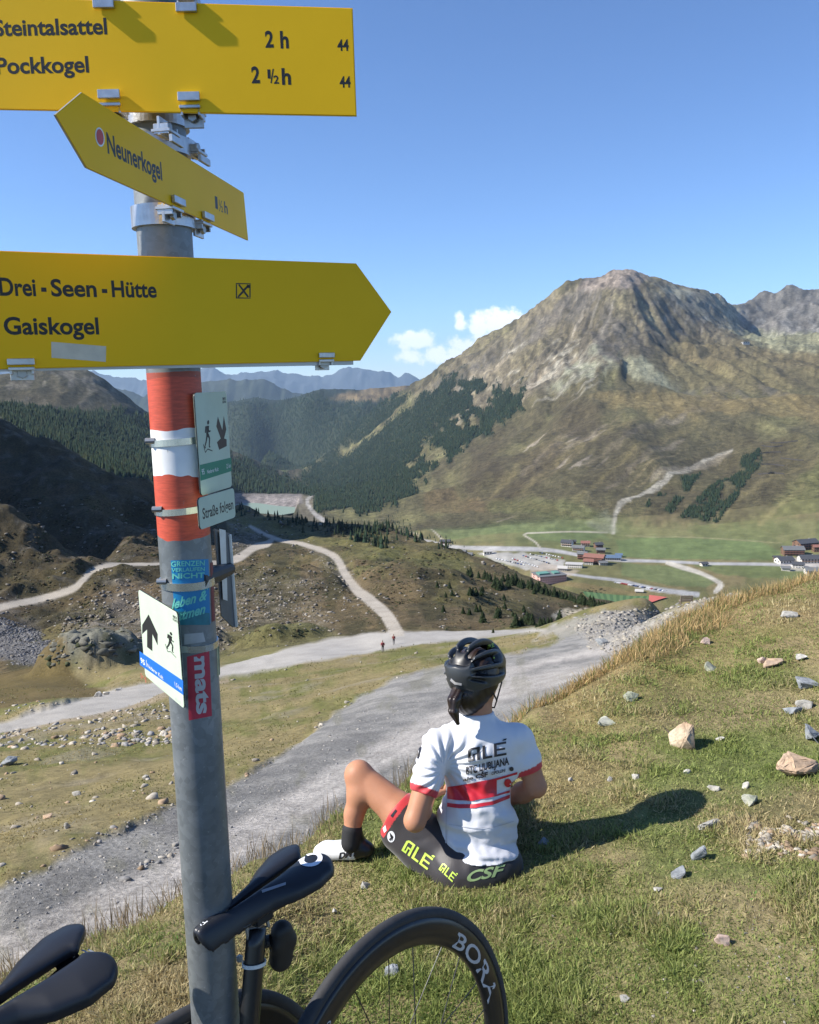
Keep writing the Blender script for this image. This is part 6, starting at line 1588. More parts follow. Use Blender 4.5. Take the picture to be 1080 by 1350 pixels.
cj = np.tile(np.array([.62, .625, .655]), (len(Vj), 1))
for S, E in ((shL, elL), (shR, elR)):
    L_ = np.linalg.norm(E - S); d = (E - S) / L_; t = (Vj - S) @ d; rr = np.linalg.norm(Vj - S - t[:, None] * d, axis=1); on = (rr < .075)
    for a, b in ((.0, .010), (.0135, .0215)):
        m_ = on & (t > CUFF * L_ - b - .002) & (t < CUFF * L_ - a + .01); cj[m_] = (.50, .035, .045)
set_col(me, cj)
M_jer = NM('jersey_cloth'); at = M_jer.new('ShaderNodeAttribute', attribute_name='Col'); M_jer.col(at.outputs[0]); M_jer.b.inputs['Roughness'].default_value = .62; M_jer.b.inputs['Sheen Weight'].default_value = .15; M_jer.bump(M_jer.noise(45, 5, .5), .25, .004); M_jer = M_jer.m
JER = clean(wpart('jersey', me, M_jer, PER, True), 2)
# ---- shorts
vs_ = Vol(np.minimum.reduce([hipL, knL, pel]) - .16, np.maximum.reduce([hipR, knR, pel]) + .16, .0045); I2 = .0045
vs_.ell(pel, tuple(q + I2 for q in (.142, .115, .085)), AXP, .05); vs_.ell(abd, (.125, .088, .12), AX, .05)
vs_.cap(hipL, hipL * .45 + knL * .55, .082 + I2, .068 + I2, .03); vs_.cap(hipL * .45 + knL * .55, knL, .068 + I2, .050 + I2, .02)
vs_.cap(hipR, hipR * .45 + knR * .55, .066 + I2, .068 + I2, .03); vs_.cap(hipR * .45 + knR * .55, knR, .068 + I2, .050 + I2, .02)
vs_.cap(hipL + np.array([0, -.045, -.012]), hipR + np.array([0, -.045, -.012]), .078 + I2, .070 + I2, .04)
Gs = np.meshgrid(*vs_.ax, indexing='ij')
vs_.cap(GL0, GL1, .088 + I2, .070 + I2, .03)
TC = .60
for Hp, K in ((hipL, knL), (hipR, knR)):
    d = (K - Hp) / np.linalg.norm(K - Hp); p = Hp * (1 - TC) + K * TC; dd_ = sum((Gs[i] - p[i]) * d[i] for i in range(3)); rr = np.sqrt(sum((Gs[i] - p[i]) ** 2 for i in range(3)))
    vs_.F = np.where(rr < .26, smax(vs_.F, np.where(rr < .26, dd_, -1).astype(np.float32), .003), vs_.F)
lat_ = sum((Gs[i] - pel[i]) * AX[0][i] for i in range(3)); fw_ = sum((Gs[i] - pel[i]) * AX[1][i] for i in range(3)); wc = sum((Gs[i] - pj(627, 1085, .0)[i]) * AX[2][i] for i in range(3))
vs_.F = np.where((np.abs(lat_) < .155) & (fw_ < .07), smax(vs_.F, wc.astype(np.float32), .004), vs_.F)
vs_.F += (.0011 * np.sin(60 * sum(Gs[i] * AX[2][i] for i in range(3)) + 5 * fbm(Gs[0] * 9, Gs[2] * 9 + Gs[1] * 5, 3, 8))).astype(np.float32)
Vs, Qs = vs_.mesh('shorts'); me = np_mesh('shorts', Vs, Qs); cs_ = np.tile(np.array([.028, .024, .026]), (len(Vs), 1))
for Hp, K in ((hipL, knL), (hipR, knR)):
    L_ = np.linalg.norm(K - Hp); d = (K - Hp) / L_; t = (Vs - Hp) @ d; rr = np.linalg.norm(Vs - Hp - t[:, None] * d, axis=1)
    cs_[(rr < .11) & (t > TC * L_ - .034)] = (.50, .03, .035); cs_[(rr < .11) & (t > TC * L_ - .036) & (t < TC * L_ - .030)] = (.02, .02, .02)
rear = ((Vs - hipL) @ np.array(AX[0]) > .02); cs_[rear & (cs_[:, 0] < .1)] = (.010, .010, .012)
set_col(me, cs_)
M_sho = NM('shorts_cloth'); at = M_sho.new('ShaderNodeAttribute', attribute_name='Col'); M_sho.col(at.outputs[0]); M_sho.b.inputs['Roughness'].default_value = .55; M_sho.b.inputs['Sheen Weight'].default_value = .2; M_sho.bump(M_sho.noise(60, 5), .2, .003); M_sho = M_sho.m
SHO = clean(wpart('shorts', me, M_sho, PER, True), 2)
# ---- decals draped onto a surface (printed cloth)
def drape(name, polys, V_, Q_, mat, parent, o=.0016, cut=3.0, world=False):
    bvh = BVHTree.FromPolygons([tuple(v) for v in V_], [tuple(q) for q in Q_])
    bm = bmesh.new()
    for poly in polys:
        try: bm.faces.new([bm.verts.new((x, y, 0)) for x, y in poly])
        except ValueError: pass
    for f in bm.faces: f.normal_update()
    bmesh.ops.triangulate(bm, faces=bm.faces)
    for _ in range(5):
        es = [e for e in bm.edges if e.calc_length() > cut]
        if not es: break
        bmesh.ops.subdivide_edges(bm, edges=es, cuts=1); bmesh.ops.triangulate(bm, faces=bm.faces)
    dead = []
    for v in bm.verts:
        d = Vector(ray(v.co.x, v.co.y)).normalized(); h_ = bvh.ray_cast((0, 0, 0), d)
        if h_[0] is None: dead.append(v); continue
        nn = h_[1] if h_[1].dot(d) < 0 else -h_[1]; v.co = h_[0] + (nn - d * .4).normalized() * o
    bmesh.ops.delete(bm, geom=dead, context='VERTS')
    for f in bm.faces: f.normal_update()
    return wbm(name, bm, mat, parent, True)
def aff(polys, o, x, y): return [[(o[0] + x[0] * a + y[0] * b, o[1] + x[1] * a + y[1] * b) for a, b in p] for p in polys]
def text_polys(txt, bold=.02, shear=0): 
    v, f = text_geo(txt, bold, shear); x0, x1 = v[:, 0].min(), v[:, 0].max(); v = (v - [x0, 0]) / [x1 - x0, 1]; return [[tuple(v[i]) for i in q] for q in f]
r_ = lambda a, b, c, d: [(a, b), (c, b), (c, d), (a, d)]
ALE = [[(.0, .12), (.0, .82), (.05, .95), (.10, 1.0), (.31, 1.0), (.31, .84), (.10, .84), (.075, .78), (.075, .12)], [(.235, .0), (.31, .0), (.31, .84), (.235, .84)], r_(.0, .0, .12, .14), r_(.12, .0, .17, .14), r_(.12, .14, .17, .42), r_(.12, .42, .235, .54),
       r_(.38, .0, .455, 1.0), r_(.455, .0, .63, .16), r_(.68, .0, 1.0, .16), r_(.68, .16, .755, 1.0), r_(.755, .42, .97, .56), r_(.755, .84, 1.0, 1.0), [(.90, 1.08), (1.0, 1.08), (1.02, 1.22), (.94, 1.22)]]
M_jb = simple('black_jersey_print', (.015, .015, .02), .5); M_jr = simple('red_jersey_print', (.52, .02, .035), .45); M_jw = simple('white_jersey_print', (.72, .73, .75), .5); M_lime = simple('lime_print', (.52, .70, .10), .5); M_olive = simple('dim_lime_print', (.24, .34, .15), .5)
Dj = lambda nm, p, m, o=.0030: drape(nm, p, Vj, Qj, m, JER, o)
Dj('chest_logo', aff(ALE, (617.5, 1004.5), (50, -9.5), (-.5, -17.5)), M_jb)
Dj('team_name', aff(text_polys('BTC LJUBLJANA', .03), (615, 1021), (56, -13.5), (-.5, -10)), M_jb)
Dj('sponsor_line', aff(text_polys('ale', .03), (611, 1029.5), (13, -2.5), (0, -4)), M_jb); Dj('sponsor_line', aff(text_polys('CSF', .03), (627, 1027), (16, -4), (0, -6)), M_jb); Dj('sponsor_line', aff(text_polys('CIPOLLINI', .02), (648, 1021.5), (18, -4.5), (0, -4)), M_jb); Dj('round_mark', [[(674 + 3 * math.cos(t), 1013.7 + 3 * math.sin(t)) for t in np.linspace(0, 6.28, 13)[:-1]]], M_jb)
for q in ([(590.5, 1037.5), (610, 1034.5), (642, 1028.5), (655, 1025.5), (654.5, 1049.8), (622, 1056), (605, 1055.5), (590.3, 1053.3)], [(655, 1025.5), (664, 1023), (682, 1017.5), (681.8, 1020.5), (655, 1028.2)], [(654.5, 1047.5), (680, 1038.8), (679.5, 1042), (654.5, 1049.8)]): Dj('red_band', [q], M_jr)
Dj('red_stripe', [[(590.2, 1058.5), (605, 1060.5), (626, 1060.2), (650, 1056), (679, 1045), (678.5, 1049.5), (650, 1061), (626, 1065.4), (605, 1065.8), (590.2, 1063.4)]], M_jr)
Dj('red_disc', [[(669.3 + 4.8 * math.cos(t), 1032 + 5.6 * math.sin(t)) for t in np.linspace(0, 6.28, 21)[:-1]]], M_jr)
Dj('sleeve_mark', [[(548.5, 1002), (552.5, 1000), (556.5, 984), (552, 981.5), (550, 985), (553, 987), (550, 997), (548, 998)]], M_jb)
Dj('seam', [[(589.2, 1040), (590.0, 1040), (588.6, 1120), (587.6, 1120)]], simple('grey_seam', (.5, .51, .54), .6)); Dj('pocket_edge', [[(592, 1086.2), (625, 1091.2), (650, 1090), (677, 1082), (677, 1083), (650, 1091.2), (625, 1092.4), (592, 1087.3)]], simple('grey_seam_2', (.5, .51, .54), .6))
Ds = lambda nm, p, m, o=.0014: drape(nm, p, Vs, Qs, m, SHO, o)
Ds('thigh_logo', aff(ALE, (529.5, 1121), (34, 26), (8, -15)), M_lime); Ds('hip_logo', aff(ALE, (578.5, 1146), (18, 17), (6, -9)), M_lime)
Ds('rear_lettering', aff(text_polys('CSF', .03, .25), (615.5, 1163), (50, -10), (1, -14)), M_olive)
Ds('round_badge', [[(516 + 5 * math.cos(t), 1103 + 7.5 * math.sin(t)) for t in np.linspace(0, 6.28, 21)[:-1]]], M_jw); Ds('badge_figure', [[(514, 1097), (519, 1103), (517, 1109), (515, 1103)], [(513, 1106), (516, 1104), (515, 1109)]], M_jb, .0024)
Ds('cuff_label', [[(515, 1075.5), (521.5, 1067), (523.5, 1069), (517.5, 1078)]], M_jb); Ds('cuff_label', [[(505, 1092), (508.5, 1087.5), (510, 1095), (507, 1098)]], M_jw)
# ---- shoes and socks
def shoe(heel, toe, ank, nm_col):
    d = toe - heel; d[2] = 0; ln = .255; d = d / np.linalg.norm(d); side = np.array([-d[1], d[0], 0]); up = np.array([0, 0, 1.0]); g0 = heel.copy(); g0[2] += .002
    sl_ = (toe[2] - heel[2]) / max(np.linalg.norm((toe - heel)[:2]), .05); P_ = lambda a, s, z: g0 + d * a + side * s + up * (z + sl_ * a)
    v = Vol(np.minimum(g0, g0 + d * .27) - .09, np.maximum(g0, g0 + d * .27) + .15, .0035)
    v.cap(P_(.0, 0, .040), P_(.06, 0, .040), .030, .034, .02); v.cap(P_(.06, 0, .038), P_(.17, .006, .028), .038, .038, .02); v.cap(P_(.17, .006, .026), P_(.20, .004, .024), .037, .027, .02); v.cap(P_(.035, 0, .05), ank - up * .01, .034, .034, .02)
    G = np.meshgrid(*v.ax, indexing='ij'); zz_ = (G[2] - g0[2]) - sl_ * ((G[0] - g0[0]) * d[0] + (G[1] - g0[1]) * d[1])
    v.F = smax(v.F, (.004 - zz_).astype(np.float32), .006); v.F = smax(v.F, (G[2] - ank[2] - .0).astype(np.float32), .004)
    V_, Q_ = v.mesh('shoe'); me = np_mesh('shoe', V_, Q_); a = (V_ - g0) @ d; z = V_[:, 2] - g0[2] - sl_ * a
    cc = np.tile(np.array([.70, .70, .69]), (len(V_), 1)); cc[(a < .035) | (z > .080) | ((a < .075) & (z > .05))] = (.014, .014, .015); cc[(a < .30) & (z < .010)] = (.03, .03, .03)
    set_col(me, cc); m_ = NM('shoe_upper'); at = m_.new('ShaderNodeAttribute', attribute_name='Col'); m_.col(at.outputs[0]); m_.b.inputs['Roughness'].default_value = .35
    o = clean(wpart('shoe', me, m_.m, PER, True), 2)
    bm = bmesh.new()
    for t in (.085, .115, .145): 
        pts = [P_(t, math.sin(q) * .036, .030 + math.cos(q) * (.042 - t * .06)) for q in np.linspace(-1.25, 1.25, 9)]; tube_bm(bm, pts, .0028, 6)
    lc_ = wbm('lace', bm, M_black, o)
    return V_, Q_, o, P_
Vsh, Qsh, SH, PS = shoe(heelg, toeg, ankL, 0)
h2 = ankR.copy(); h2[2] = height(h2[0], h2[1]); shoe(h2 + np.array([0, .0, 0]), h2 + np.array([.03, .2, -.02]), ankR, 0)
drape('shoe_lettering', aff(text_polys('DMT', .05, .2), (446.5, 1132.5), (26, -5), (0, -8)), Vsh, Qsh, M_jb, SH, .0012, 2)
M_sock = simple('black_sock', (.013, .013, .014), .8, scale=80)
for A, K in ((ankL, knL), (ankR, knR)):
    v = Vol(A - .12, A + .16, .004); t = (K - A) / np.linalg.norm(K - A); v.cap(A - t * .06, A - t * .012, .037, .0385, .01); V_, Q_ = v.mesh('sock')
    wpart('sock', np_mesh('sock', V_, Q_), M_sock, PER, True)
# ---- hair
vh = Vol(hed - .2, hed + .16, .0034)
vh.ell(hed + HU * .0, (.080, .098, .108), HA, .01); vh.ell(Hd(0, -.040, -.070), (.068, .058, .075), HA, .03)
Gh = np.meshgrid(*vh.ax, indexing='ij'); fy_ = sum((Gh[i] - hed[i]) * HF[i] for i in range(3)); fx_ = sum((Gh[i] - hed[i]) * HR[i] for i in range(3)); fz_ = sum((Gh[i] - hed[i]) * HU[i] for i in range(3))
vh.F = smax(vh.F, (fy_ - .03 - np.maximum(fz_, -.1) * .4).astype(np.float32), .006)
tail = [pj(605, 908, -.02), pj(599, 922, -.05), pj(598, 938, -.06), pj(604, 954, -.05)]
for q, (a, b) in enumerate(zip(tail[:-1], tail[1:])):
    for j in range(5):
        o_ = np.array([math.cos(j * 1.26), math.sin(j * 1.26) * .8, 0]) * (.013, .013, .010, .004)[q]; o2 = np.array([math.cos(j * 1.26 + .1), math.sin(j * 1.26) * .8, 0]) * (.013, .010, .004, .0)[q + 1]
        vh.cap(a + o_, b + o2, (.013, .014, .011)[q], (.014, .011, .005)[q], .004)
vh.F += (.0008 * np.sin(420 * fx_ + 3 * fbm(fz_ * 18, fy_ * 18, 2, 3))).astype(np.float32)
Vh, Qh = vh.mesh('hair'); M_hair = simple('dark_brown_hair', (.020, .011, .008), .38, var=.4, scale=70); clean(wpart('hair', np_mesh('hair', Vh, Qh), M_hair, PER, True), 1)
# ---- helmet
hc = pj(626.5, 880, .05); vm = Vol(hc - .18, hc + .18, .0032); Gm = np.meshgrid(*vm.ax, indexing='ij')
X = sum((Gm[i] - hc[i]) * HR[i] for i in range(3)); Y = sum((Gm[i] - hc[i]) * HF[i] for i in range(3)); Zm = sum((Gm[i] - hc[i]) * HU[i] for i in range(3))
ra, rb, rc = .103, .140, .112
yy_ = np.where(Y > 0, Y / rb, Y / (rb * .97)); k0 = np.sqrt((X / ra) ** 2 + yy_ ** 2 + (Zm / rc) ** 2); f = (k0 - 1) * .108
phi = np.arctan2(X, Zm + .012); th_ = np.arccos(np.clip(-yy_ / np.maximum(k0, 1e-3), -1, 1))
groove = np.zeros_like(f)
for p0, w_, t0, t1, dp in ((0, .20, .55, 2.3, .022), (.52, .18, .45, 2.2, .024), (-.52, .18, .45, 2.2, .024), (1.02, .17, .50, 1.85, .022), (-1.02, .17, .50, 1.85, .022), (1.50, .13, .55, 2.1, .018), (-1.50, .13, .55, 2.1, .018), (1.84, .10, .5, 1.3, .014), (-1.84, .10, .5, 1.3, .014)):
    a = (phi - p0) / w_; b = sstep(t0, t0 + .22, th_) * (1 - sstep(t1 - .35, t1, th_)); groove = np.maximum(groove, dp * sstep(1.15, .75, np.abs(a)) * b)
rearp = .012 * sstep(.40, .30, np.hypot(th_ * 1.0 - .50, (phi) * .35)); groove = np.maximum(groove, rearp * 1.0)
f = f + groove + .0016 * np.cos(phi * 9) * sstep(.3, .8, th_)
low_ = -.060 + .016 * sstep(-.02, .09, Y) - .018 * sstep(-.02, -.10, Y) + .010 * np.cos(X * 40) * .3
f = smax(f, low_ - Zm, .008); f = smax(f, -((k0 - .80) * .108), .004)
vm.F[:] = f; Vm, Qm = vm.mesh('helmet')
pv_ = Vm - hc; xx, yv, zv = pv_ @ HR, pv_ @ HF, pv_ @ HU; kk = np.sqrt((xx / ra) ** 2 + np.where(yv > 0, yv / rb, yv / (rb * .97)) ** 2 + (zv / rc) ** 2)
cc = np.tile(np.array([.034, .038, .042]), (len(Vm), 1)); cc[kk < .93] = (.006, .006, .007); me = np_mesh('helmet', Vm, Qm); set_col(me, cc)
m_ = NM('helmet_shell'); at = m_.new('ShaderNodeAttribute', attribute_name='Col'); m_.col(at.outputs[0]); m_.b.inputs['Roughness'].default_value = .42; m_.b.inputs['Coat Weight'].default_value = .08
HEL = clean(wpart('helmet', me, m_.m, PER, True), 2)
drape('helmet_logo', aff(ALE, (643, 856), (9, -3.5), (-1.2, -5)), Vm, Qm, M_lime, HEL, .0015, 2); drape('helmet_mark', aff(text_polys('CIPOLLINI', .02), (636.5, 875.5), (16, -7.5), (-.6, -2.2)), Vm, Qm, M_lime, HEL, .0015, 2)
drape('silver_trim', [[(594, 897), (600, 902), (609, 903.5), (609, 900.5), (601, 899), (595.5, 894)]], Vm, Qm, simple('silver_trim', (.6, .6, .62), .25, .4), HEL, .003, 2)
drape('helmet_flash', [[(589, 862), (591, 855), (592.5, 856), (590.5, 863)]], Vm, Qm, M_lime, HEL, .0012, 2)
bm = bmesh.new(); tube_bm(bm, [Hd(-.03, -.100, -.060), Hd(0, -.106, -.070), Hd(.03, -.100, -.060)], .008, 10); tube_bm(bm, [Hd(0, -.112, -.066), Hd(0, -.100, -.066)], .015, 18); wbm('fit_dial', bm, M_black, HEL, True)
bm = bmesh.new()
for s_ in (-1, 1):
    tube_bm(bm, [Hd(s_ * .083, -.03, -.03), Hd(s_ * .080, .02, -.085), Hd(s_ * .05, .055, -.118), Hd(0, .06, -.125)], .003, 6); tube_bm(bm, [Hd(s_ * .083, .05, -.02), Hd(s_ * .080, .02, -.085)], .003, 6)
wbm('chin_strap', bm, M_black, HEL)
# ---------------------------------------------------------------- hikers on the upper road
def hiker(px, py, hpx, top_c, label, pack_c, lean=0):
    g = drop(px, py, 60); H = hpx * g.y / FPX; k = H / 1.75; g = np.array(g)
    t = empty('person', Vector(g)); tag(t, label, 'person')
    P_ = lambda x, y, z: g + np.array([x, y, z]) * k
    v = Vol(P_(-.45, -.4, -.05), P_(.45, .4, 1.85), .022 * k)
    v.ell(P_(0, .0, 1.64), (.085 * k, .10 * k, .12 * k), None, .02); v.cap(P_(0, 0, 1.38), P_(0, .0, 1.56), .055 * k, .05 * k, .03); v.ell(P_(0, 0, 1.2), (.19 * k, .12 * k, .27 * k), None, .05); v.ell(P_(0, 0, .95), (.16 * k, .12 * k, .14 * k), None, .05)
    for s_ in (-1, 1):
        v.cap(P_(s_ * .09, 0, .92), P_(s_ * .10, s_ * .12 + .03, .50), .085 * k, .06 * k, .03); v.cap(P_(s_ * .10, s_ * .12 + .03, .50), P_(s_ * .10, s_ * .20 - .05, .08), .058 * k, .04 * k, .02); v.cap(P_(s_ * .10, s_ * .20 - .07, .05), P_(s_ * .10, s_ * .20 + .11, .04), .045 * k, .04 * k, .02)
        v.cap(P_(s_ * .20, 0, 1.38), P_(s_ * .26, -.04, 1.08), .052 * k, .042 * k, .03); v.cap(P_(s_ * .26, -.04, 1.08), P_(s_ * .24, .16, .95), .040 * k, .03 * k, .02)
    V_, Q_ = v.mesh('body'); me = np_mesh('body', V_, Q_); z = (V_[:, 2] - g[2]) / k; cc = np.tile(np.array(top_c), (len(V_), 1)); cc[z < .98] = (.03, .03, .04); cc[z > 1.47] = (.30, .16, .10); cc[z > 1.68] = (.03, .02, .015); cc[z < .12] = (.05, .04, .03)
    set_col(me, cc); m_ = NM('hiker_clothes'); at = m_.new('ShaderNodeAttribute', attribute_name='Col'); m_.col(at.outputs[0]); m_.b.inputs['Roughness'].default_value = .8; wpart('body', me, m_.m, t, True)
    v = Vol(P_(-.3, -.45, .9), P_(.3, .1, 1.6), .02 * k); v.ell(P_(0, -.19, 1.22), (.16 * k, .11 * k, .27 * k), None, .03); V_, Q_ = v.mesh('backpack'); wpart('backpack', np_mesh('backpack', V_, Q_), simple('pack_cloth', pack_c, .8), t, True)
hiker(505, 860, 17, (.35, .03, .04), 'hiker in red with dark pack on the upper gravel road, nearer of two', (.10, .02, .03)); hiker(519.5, 850, 15, (.22, .10, .07), 'hiker in brown where the narrow trail meets the gravel road, the farther one', (.18, .03, .03))
# ---------------------------------------------------------------- stones
def hull(seed, n=16, flat=.6):
    r = np.random.default_rng(seed); p = r.normal(size=(n, 3)); p /= np.linalg.norm(p, axis=1)[:, None]; p *= (.75 + .35 * r.random((n, 1))); p[:, 2] *= flat
    bm = bmesh.new(); [bm.verts.new(q) for q in p]; bmesh.ops.convex_hull(bm, input=bm.verts[:]); bmesh.ops.delete(bm, geom=[v for v in bm.verts if not v.link_faces], context='VERTS')
    bmesh.ops.triangulate(bm, faces=bm.faces[:]); bm.verts.ensure_lookup_table()
    for i, v in enumerate(bm.verts): v.index = i
    V_ = np.array([tuple(v.co) for v in bm.verts]); F_ = np.array([[v.index for v in f.verts] for f in bm.faces]); bm.free(); return V_, F_
HULLS = [hull(s, 11 + s % 4, .55 + .05 * (s % 5)) for s in range(14)]
def rubble_mat(name, bumpd=.01, sc=8):
    m = NM(name); at = m.new('ShaderNodeAttribute', attribute_name='Col'); n = m.noise(sc, 6, .65)
    m.col(m.mix(1.0, at.outputs[0], m.ramp(n, [(.28, (.5, .5, .5)), (.5, (.95, .94, .92)), (.75, (1.3, 1.26, 1.2))]), 'MULTIPLY')); m.b.inputs['Roughness'].default_value = .92; m.b.inputs['Specular IOR Level'].default_value = .2
    m.bump(n, .6, bumpd); return m.m
M_rub = rubble_mat('loose_stone')
def scatter_stones(name, label, P, S, cols, sink=.25, flat=(.6, 1.1)):
    n = len(P); which = rng.integers(0, len(HULLS), n); Vs_, Fs_, Cs_ = [], [], []; off = 0
    for w_ in range(len(HULLS)):
        idx = np.nonzero(which == w_)[0]
        if len(idx) == 0: continue
        V_, F_ = HULLS[w_]; k = len(idx); a = rng.random(k) * 6.28; s = S[idx]; ex = .75 + .6 * rng.random(k); ez = flat[0] + (flat[1] - flat[0]) * rng.random(k)
        x = V_[None, :, 0] * ex[:, None]; y = V_[None, :, 1] / ex[:, None]; z = V_[None, :, 2] * ez[:, None]
        X_ = (x * np.cos(a)[:, None] - y * np.sin(a)[:, None]) * s[:, None] + P[idx, 0][:, None]; Y_ = (x * np.sin(a)[:, None] + y * np.cos(a)[:, None]) * s[:, None] + P[idx, 1][:, None]; Z_ = (z + sink) * s[:, None] + P[idx, 2][:, None]
        Vs_.append(np.stack([X_, Y_, Z_], -1).reshape(-1, 3)); Fs_.append((F_[None] + (off + np.arange(k) * len(V_))[:, None, None]).reshape(-1, 3)); off += k * len(V_)
        c = np.array(cols)[rng.integers(0, len(cols), k)] * (.75 + .5 * rng.random((k, 1))); Cs_.append(np.repeat(c, len(V_), 0))
    me = np_mesh(name, np.concatenate(Vs_), np.concatenate(Fs_)); set_col(me, np.concatenate(Cs_)); o = link(name, me, M_rub); tag(o, kind='stuff'); o['label'] = label; o['category'] = 'stones'; return o
def cover_at(P, Mk):
    s = np.log(np.maximum(P[:, 1], .31)); r = np.clip(np.searchsorted(SR, s) - 1, 0, NR - 2); c = np.clip(np.searchsorted(UC, P[:, 0] / P[:, 1]) - 1, 0, NC - 2); return Mk[r, c]
def samp(n, x0, x1, y0, y1, ylo, yhi, mask=None, thr=.5):
    P, ok = dropv(x0 + (x1 - x0) * rng.random(n), y0 + (y1 - y0) * rng.random(n), ylo, yhi)
    if mask is not None: ok &= cover_at(P, mask) > thr * rng.random(n)
    return P[ok]
GR = ((.30, .29, .28), (.24, .24, .245), (.36, .34, .31)); WM = ((.36, .33, .28), (.26, .235, .20), (.42, .39, .34), (.30, .22, .15))
P = samp(15000, -60, 900, 820, 1340, 7, 80, road1 * (1 - .86 * tr), .9); S = (.008 + .03 * rng.random(len(P)) ** 4) * np.sqrt(P[:, 1] / 10)
scatter_stones('road_gravel', 'loose grey gravel lying on and beside the lower gravel road', P, S, GR, .1)
P = samp(2600, -40, 560, 890, 1160, 10, 60, (rut > .2) * 1.0 + (np.abs(road1 - .5) < .45) * .9, .9); S = .02 + .09 * rng.random(len(P)) ** 3
scatter_stones('verge_stones', 'broken stones along the rut and verge of the lower road', P, S * np.sqrt(P[:, 1] / 14), GR + WM, .1)
P = samp(9000, 745, 1010, 778, 885, 24, 110, rub + .25 * roadX, .8); S = (.03 + .22 * rng.random(len(P)) ** 4.5) * (P[:, 1] / 50)
scatter_stones('rubble', 'pale rubble of broken rock on the shoulder right of the road bend', P, S, ((.26, .245, .22), (.21, .205, .20), (.31, .29, .25)), .02)
P = samp(900, -40, 840, 800, 1150, 10, 125, 1 - np.clip(road1 + road2 * 1.0, 0, 1)); P = P[P[:, 1] > 11]; S = (.03 + .16 * rng.random(len(P)) ** 4) * np.sqrt(P[:, 1] / 20)
scatter_stones('meadow_stones', 'small pale stones strewn over the meadow left of the road', P, S, WM, .1)
P = samp(1700, -40, 250, 915, 985, 30, 90, (1 - road2), .9); P = P[(toward(P)[1] > 925) & (fbm(P[:, 0] / 5, P[:, 1] / 5, 3, 8) > .05)]; S = (.05 + .26 * rng.random(len(P)) ** 3)
scatter_stones('track_side_rubble', 'band of broken stones just below the upper gravel road', P, S, WM + GR, .1)
HW = ((.24, .22, .19), (.19, .175, .155), (.29, .27, .24), (.15, .14, .125))
boul = np.clip(scr * .55 + .05 + .5 * polymask([(300, 770), (420, 775), (440, 830), (300, 830)], 140, 420, 16, 8, 89) + .4 * polymask([(300, 690), (345, 690), (350, 715), (300, 735)], 300, 900, 8, 5, 90) + .35 * polymask([(400, 716), (450, 740), (490, 800), (450, 800)], 200, 700, 8, 5, 190), 0, 1) * (1 - np.clip(road2 + trail1 + trail2, 0, 1))
P = samp(30000, -30, 760, 660, 880, 125, 1000, boul, 1.0); S = (.0008 + .0030 * rng.random(len(P)) ** 4) * P[:, 1]
scatter_stones('hillside_boulders', 'pale boulders and scree scattered over the heather hillside and the gully', P, S, HW, .1)
P = samp(5000, -30, 130, 800, 890, 90, 420, polymask([(-60, 805), (0, 812), (30, 815), (70, 850), (50, 880), (0, 870), (-100, 860)], 90, 400, 8, 5, 88), .6); S = (.001 + .002 * rng.random(len(P)) ** 2) * P[:, 1]
scatter_stones('grey_scree', 'fan of dark grey scree at the left edge below the trail', P, S, ((.15, .15, .16), (.20, .20, .205), (.12, .12, .125)), .1)
shr = hill * (1 - np.clip(road2 + trail1 + trail2 + gA * .8, 0, 1)) * sstep(-.2, .3, pn(30, 401))
P = samp(17000, -30, 800, 655, 850, 128, 1000, shr, .9); S = (.0010 + .0022 * rng.random(len(P)) ** 2) * P[:, 1]
scatter_stones('dwarf_shrubs', 'low dark dwarf shrubs and juniper covering the heather hillside', P, S, ((.045, .052, .022), (.060, .045, .025), (.035, .042, .018), (.08, .065, .035)), -.05, (.4, .8))
P = samp(420, 40, 215, 840, 915, 95, 170, outc, .8); S = .3 + 1.3 * rng.random(len(P)) ** 3
scatter_stones('outcrop_blocks', 'angular blocks making up the rock outcrop at the left beside the upper road', P, S, ((.20, .20, .165), (.15, .15, .13), (.09, .09, .075), (.06, .07, .035)), -.25)

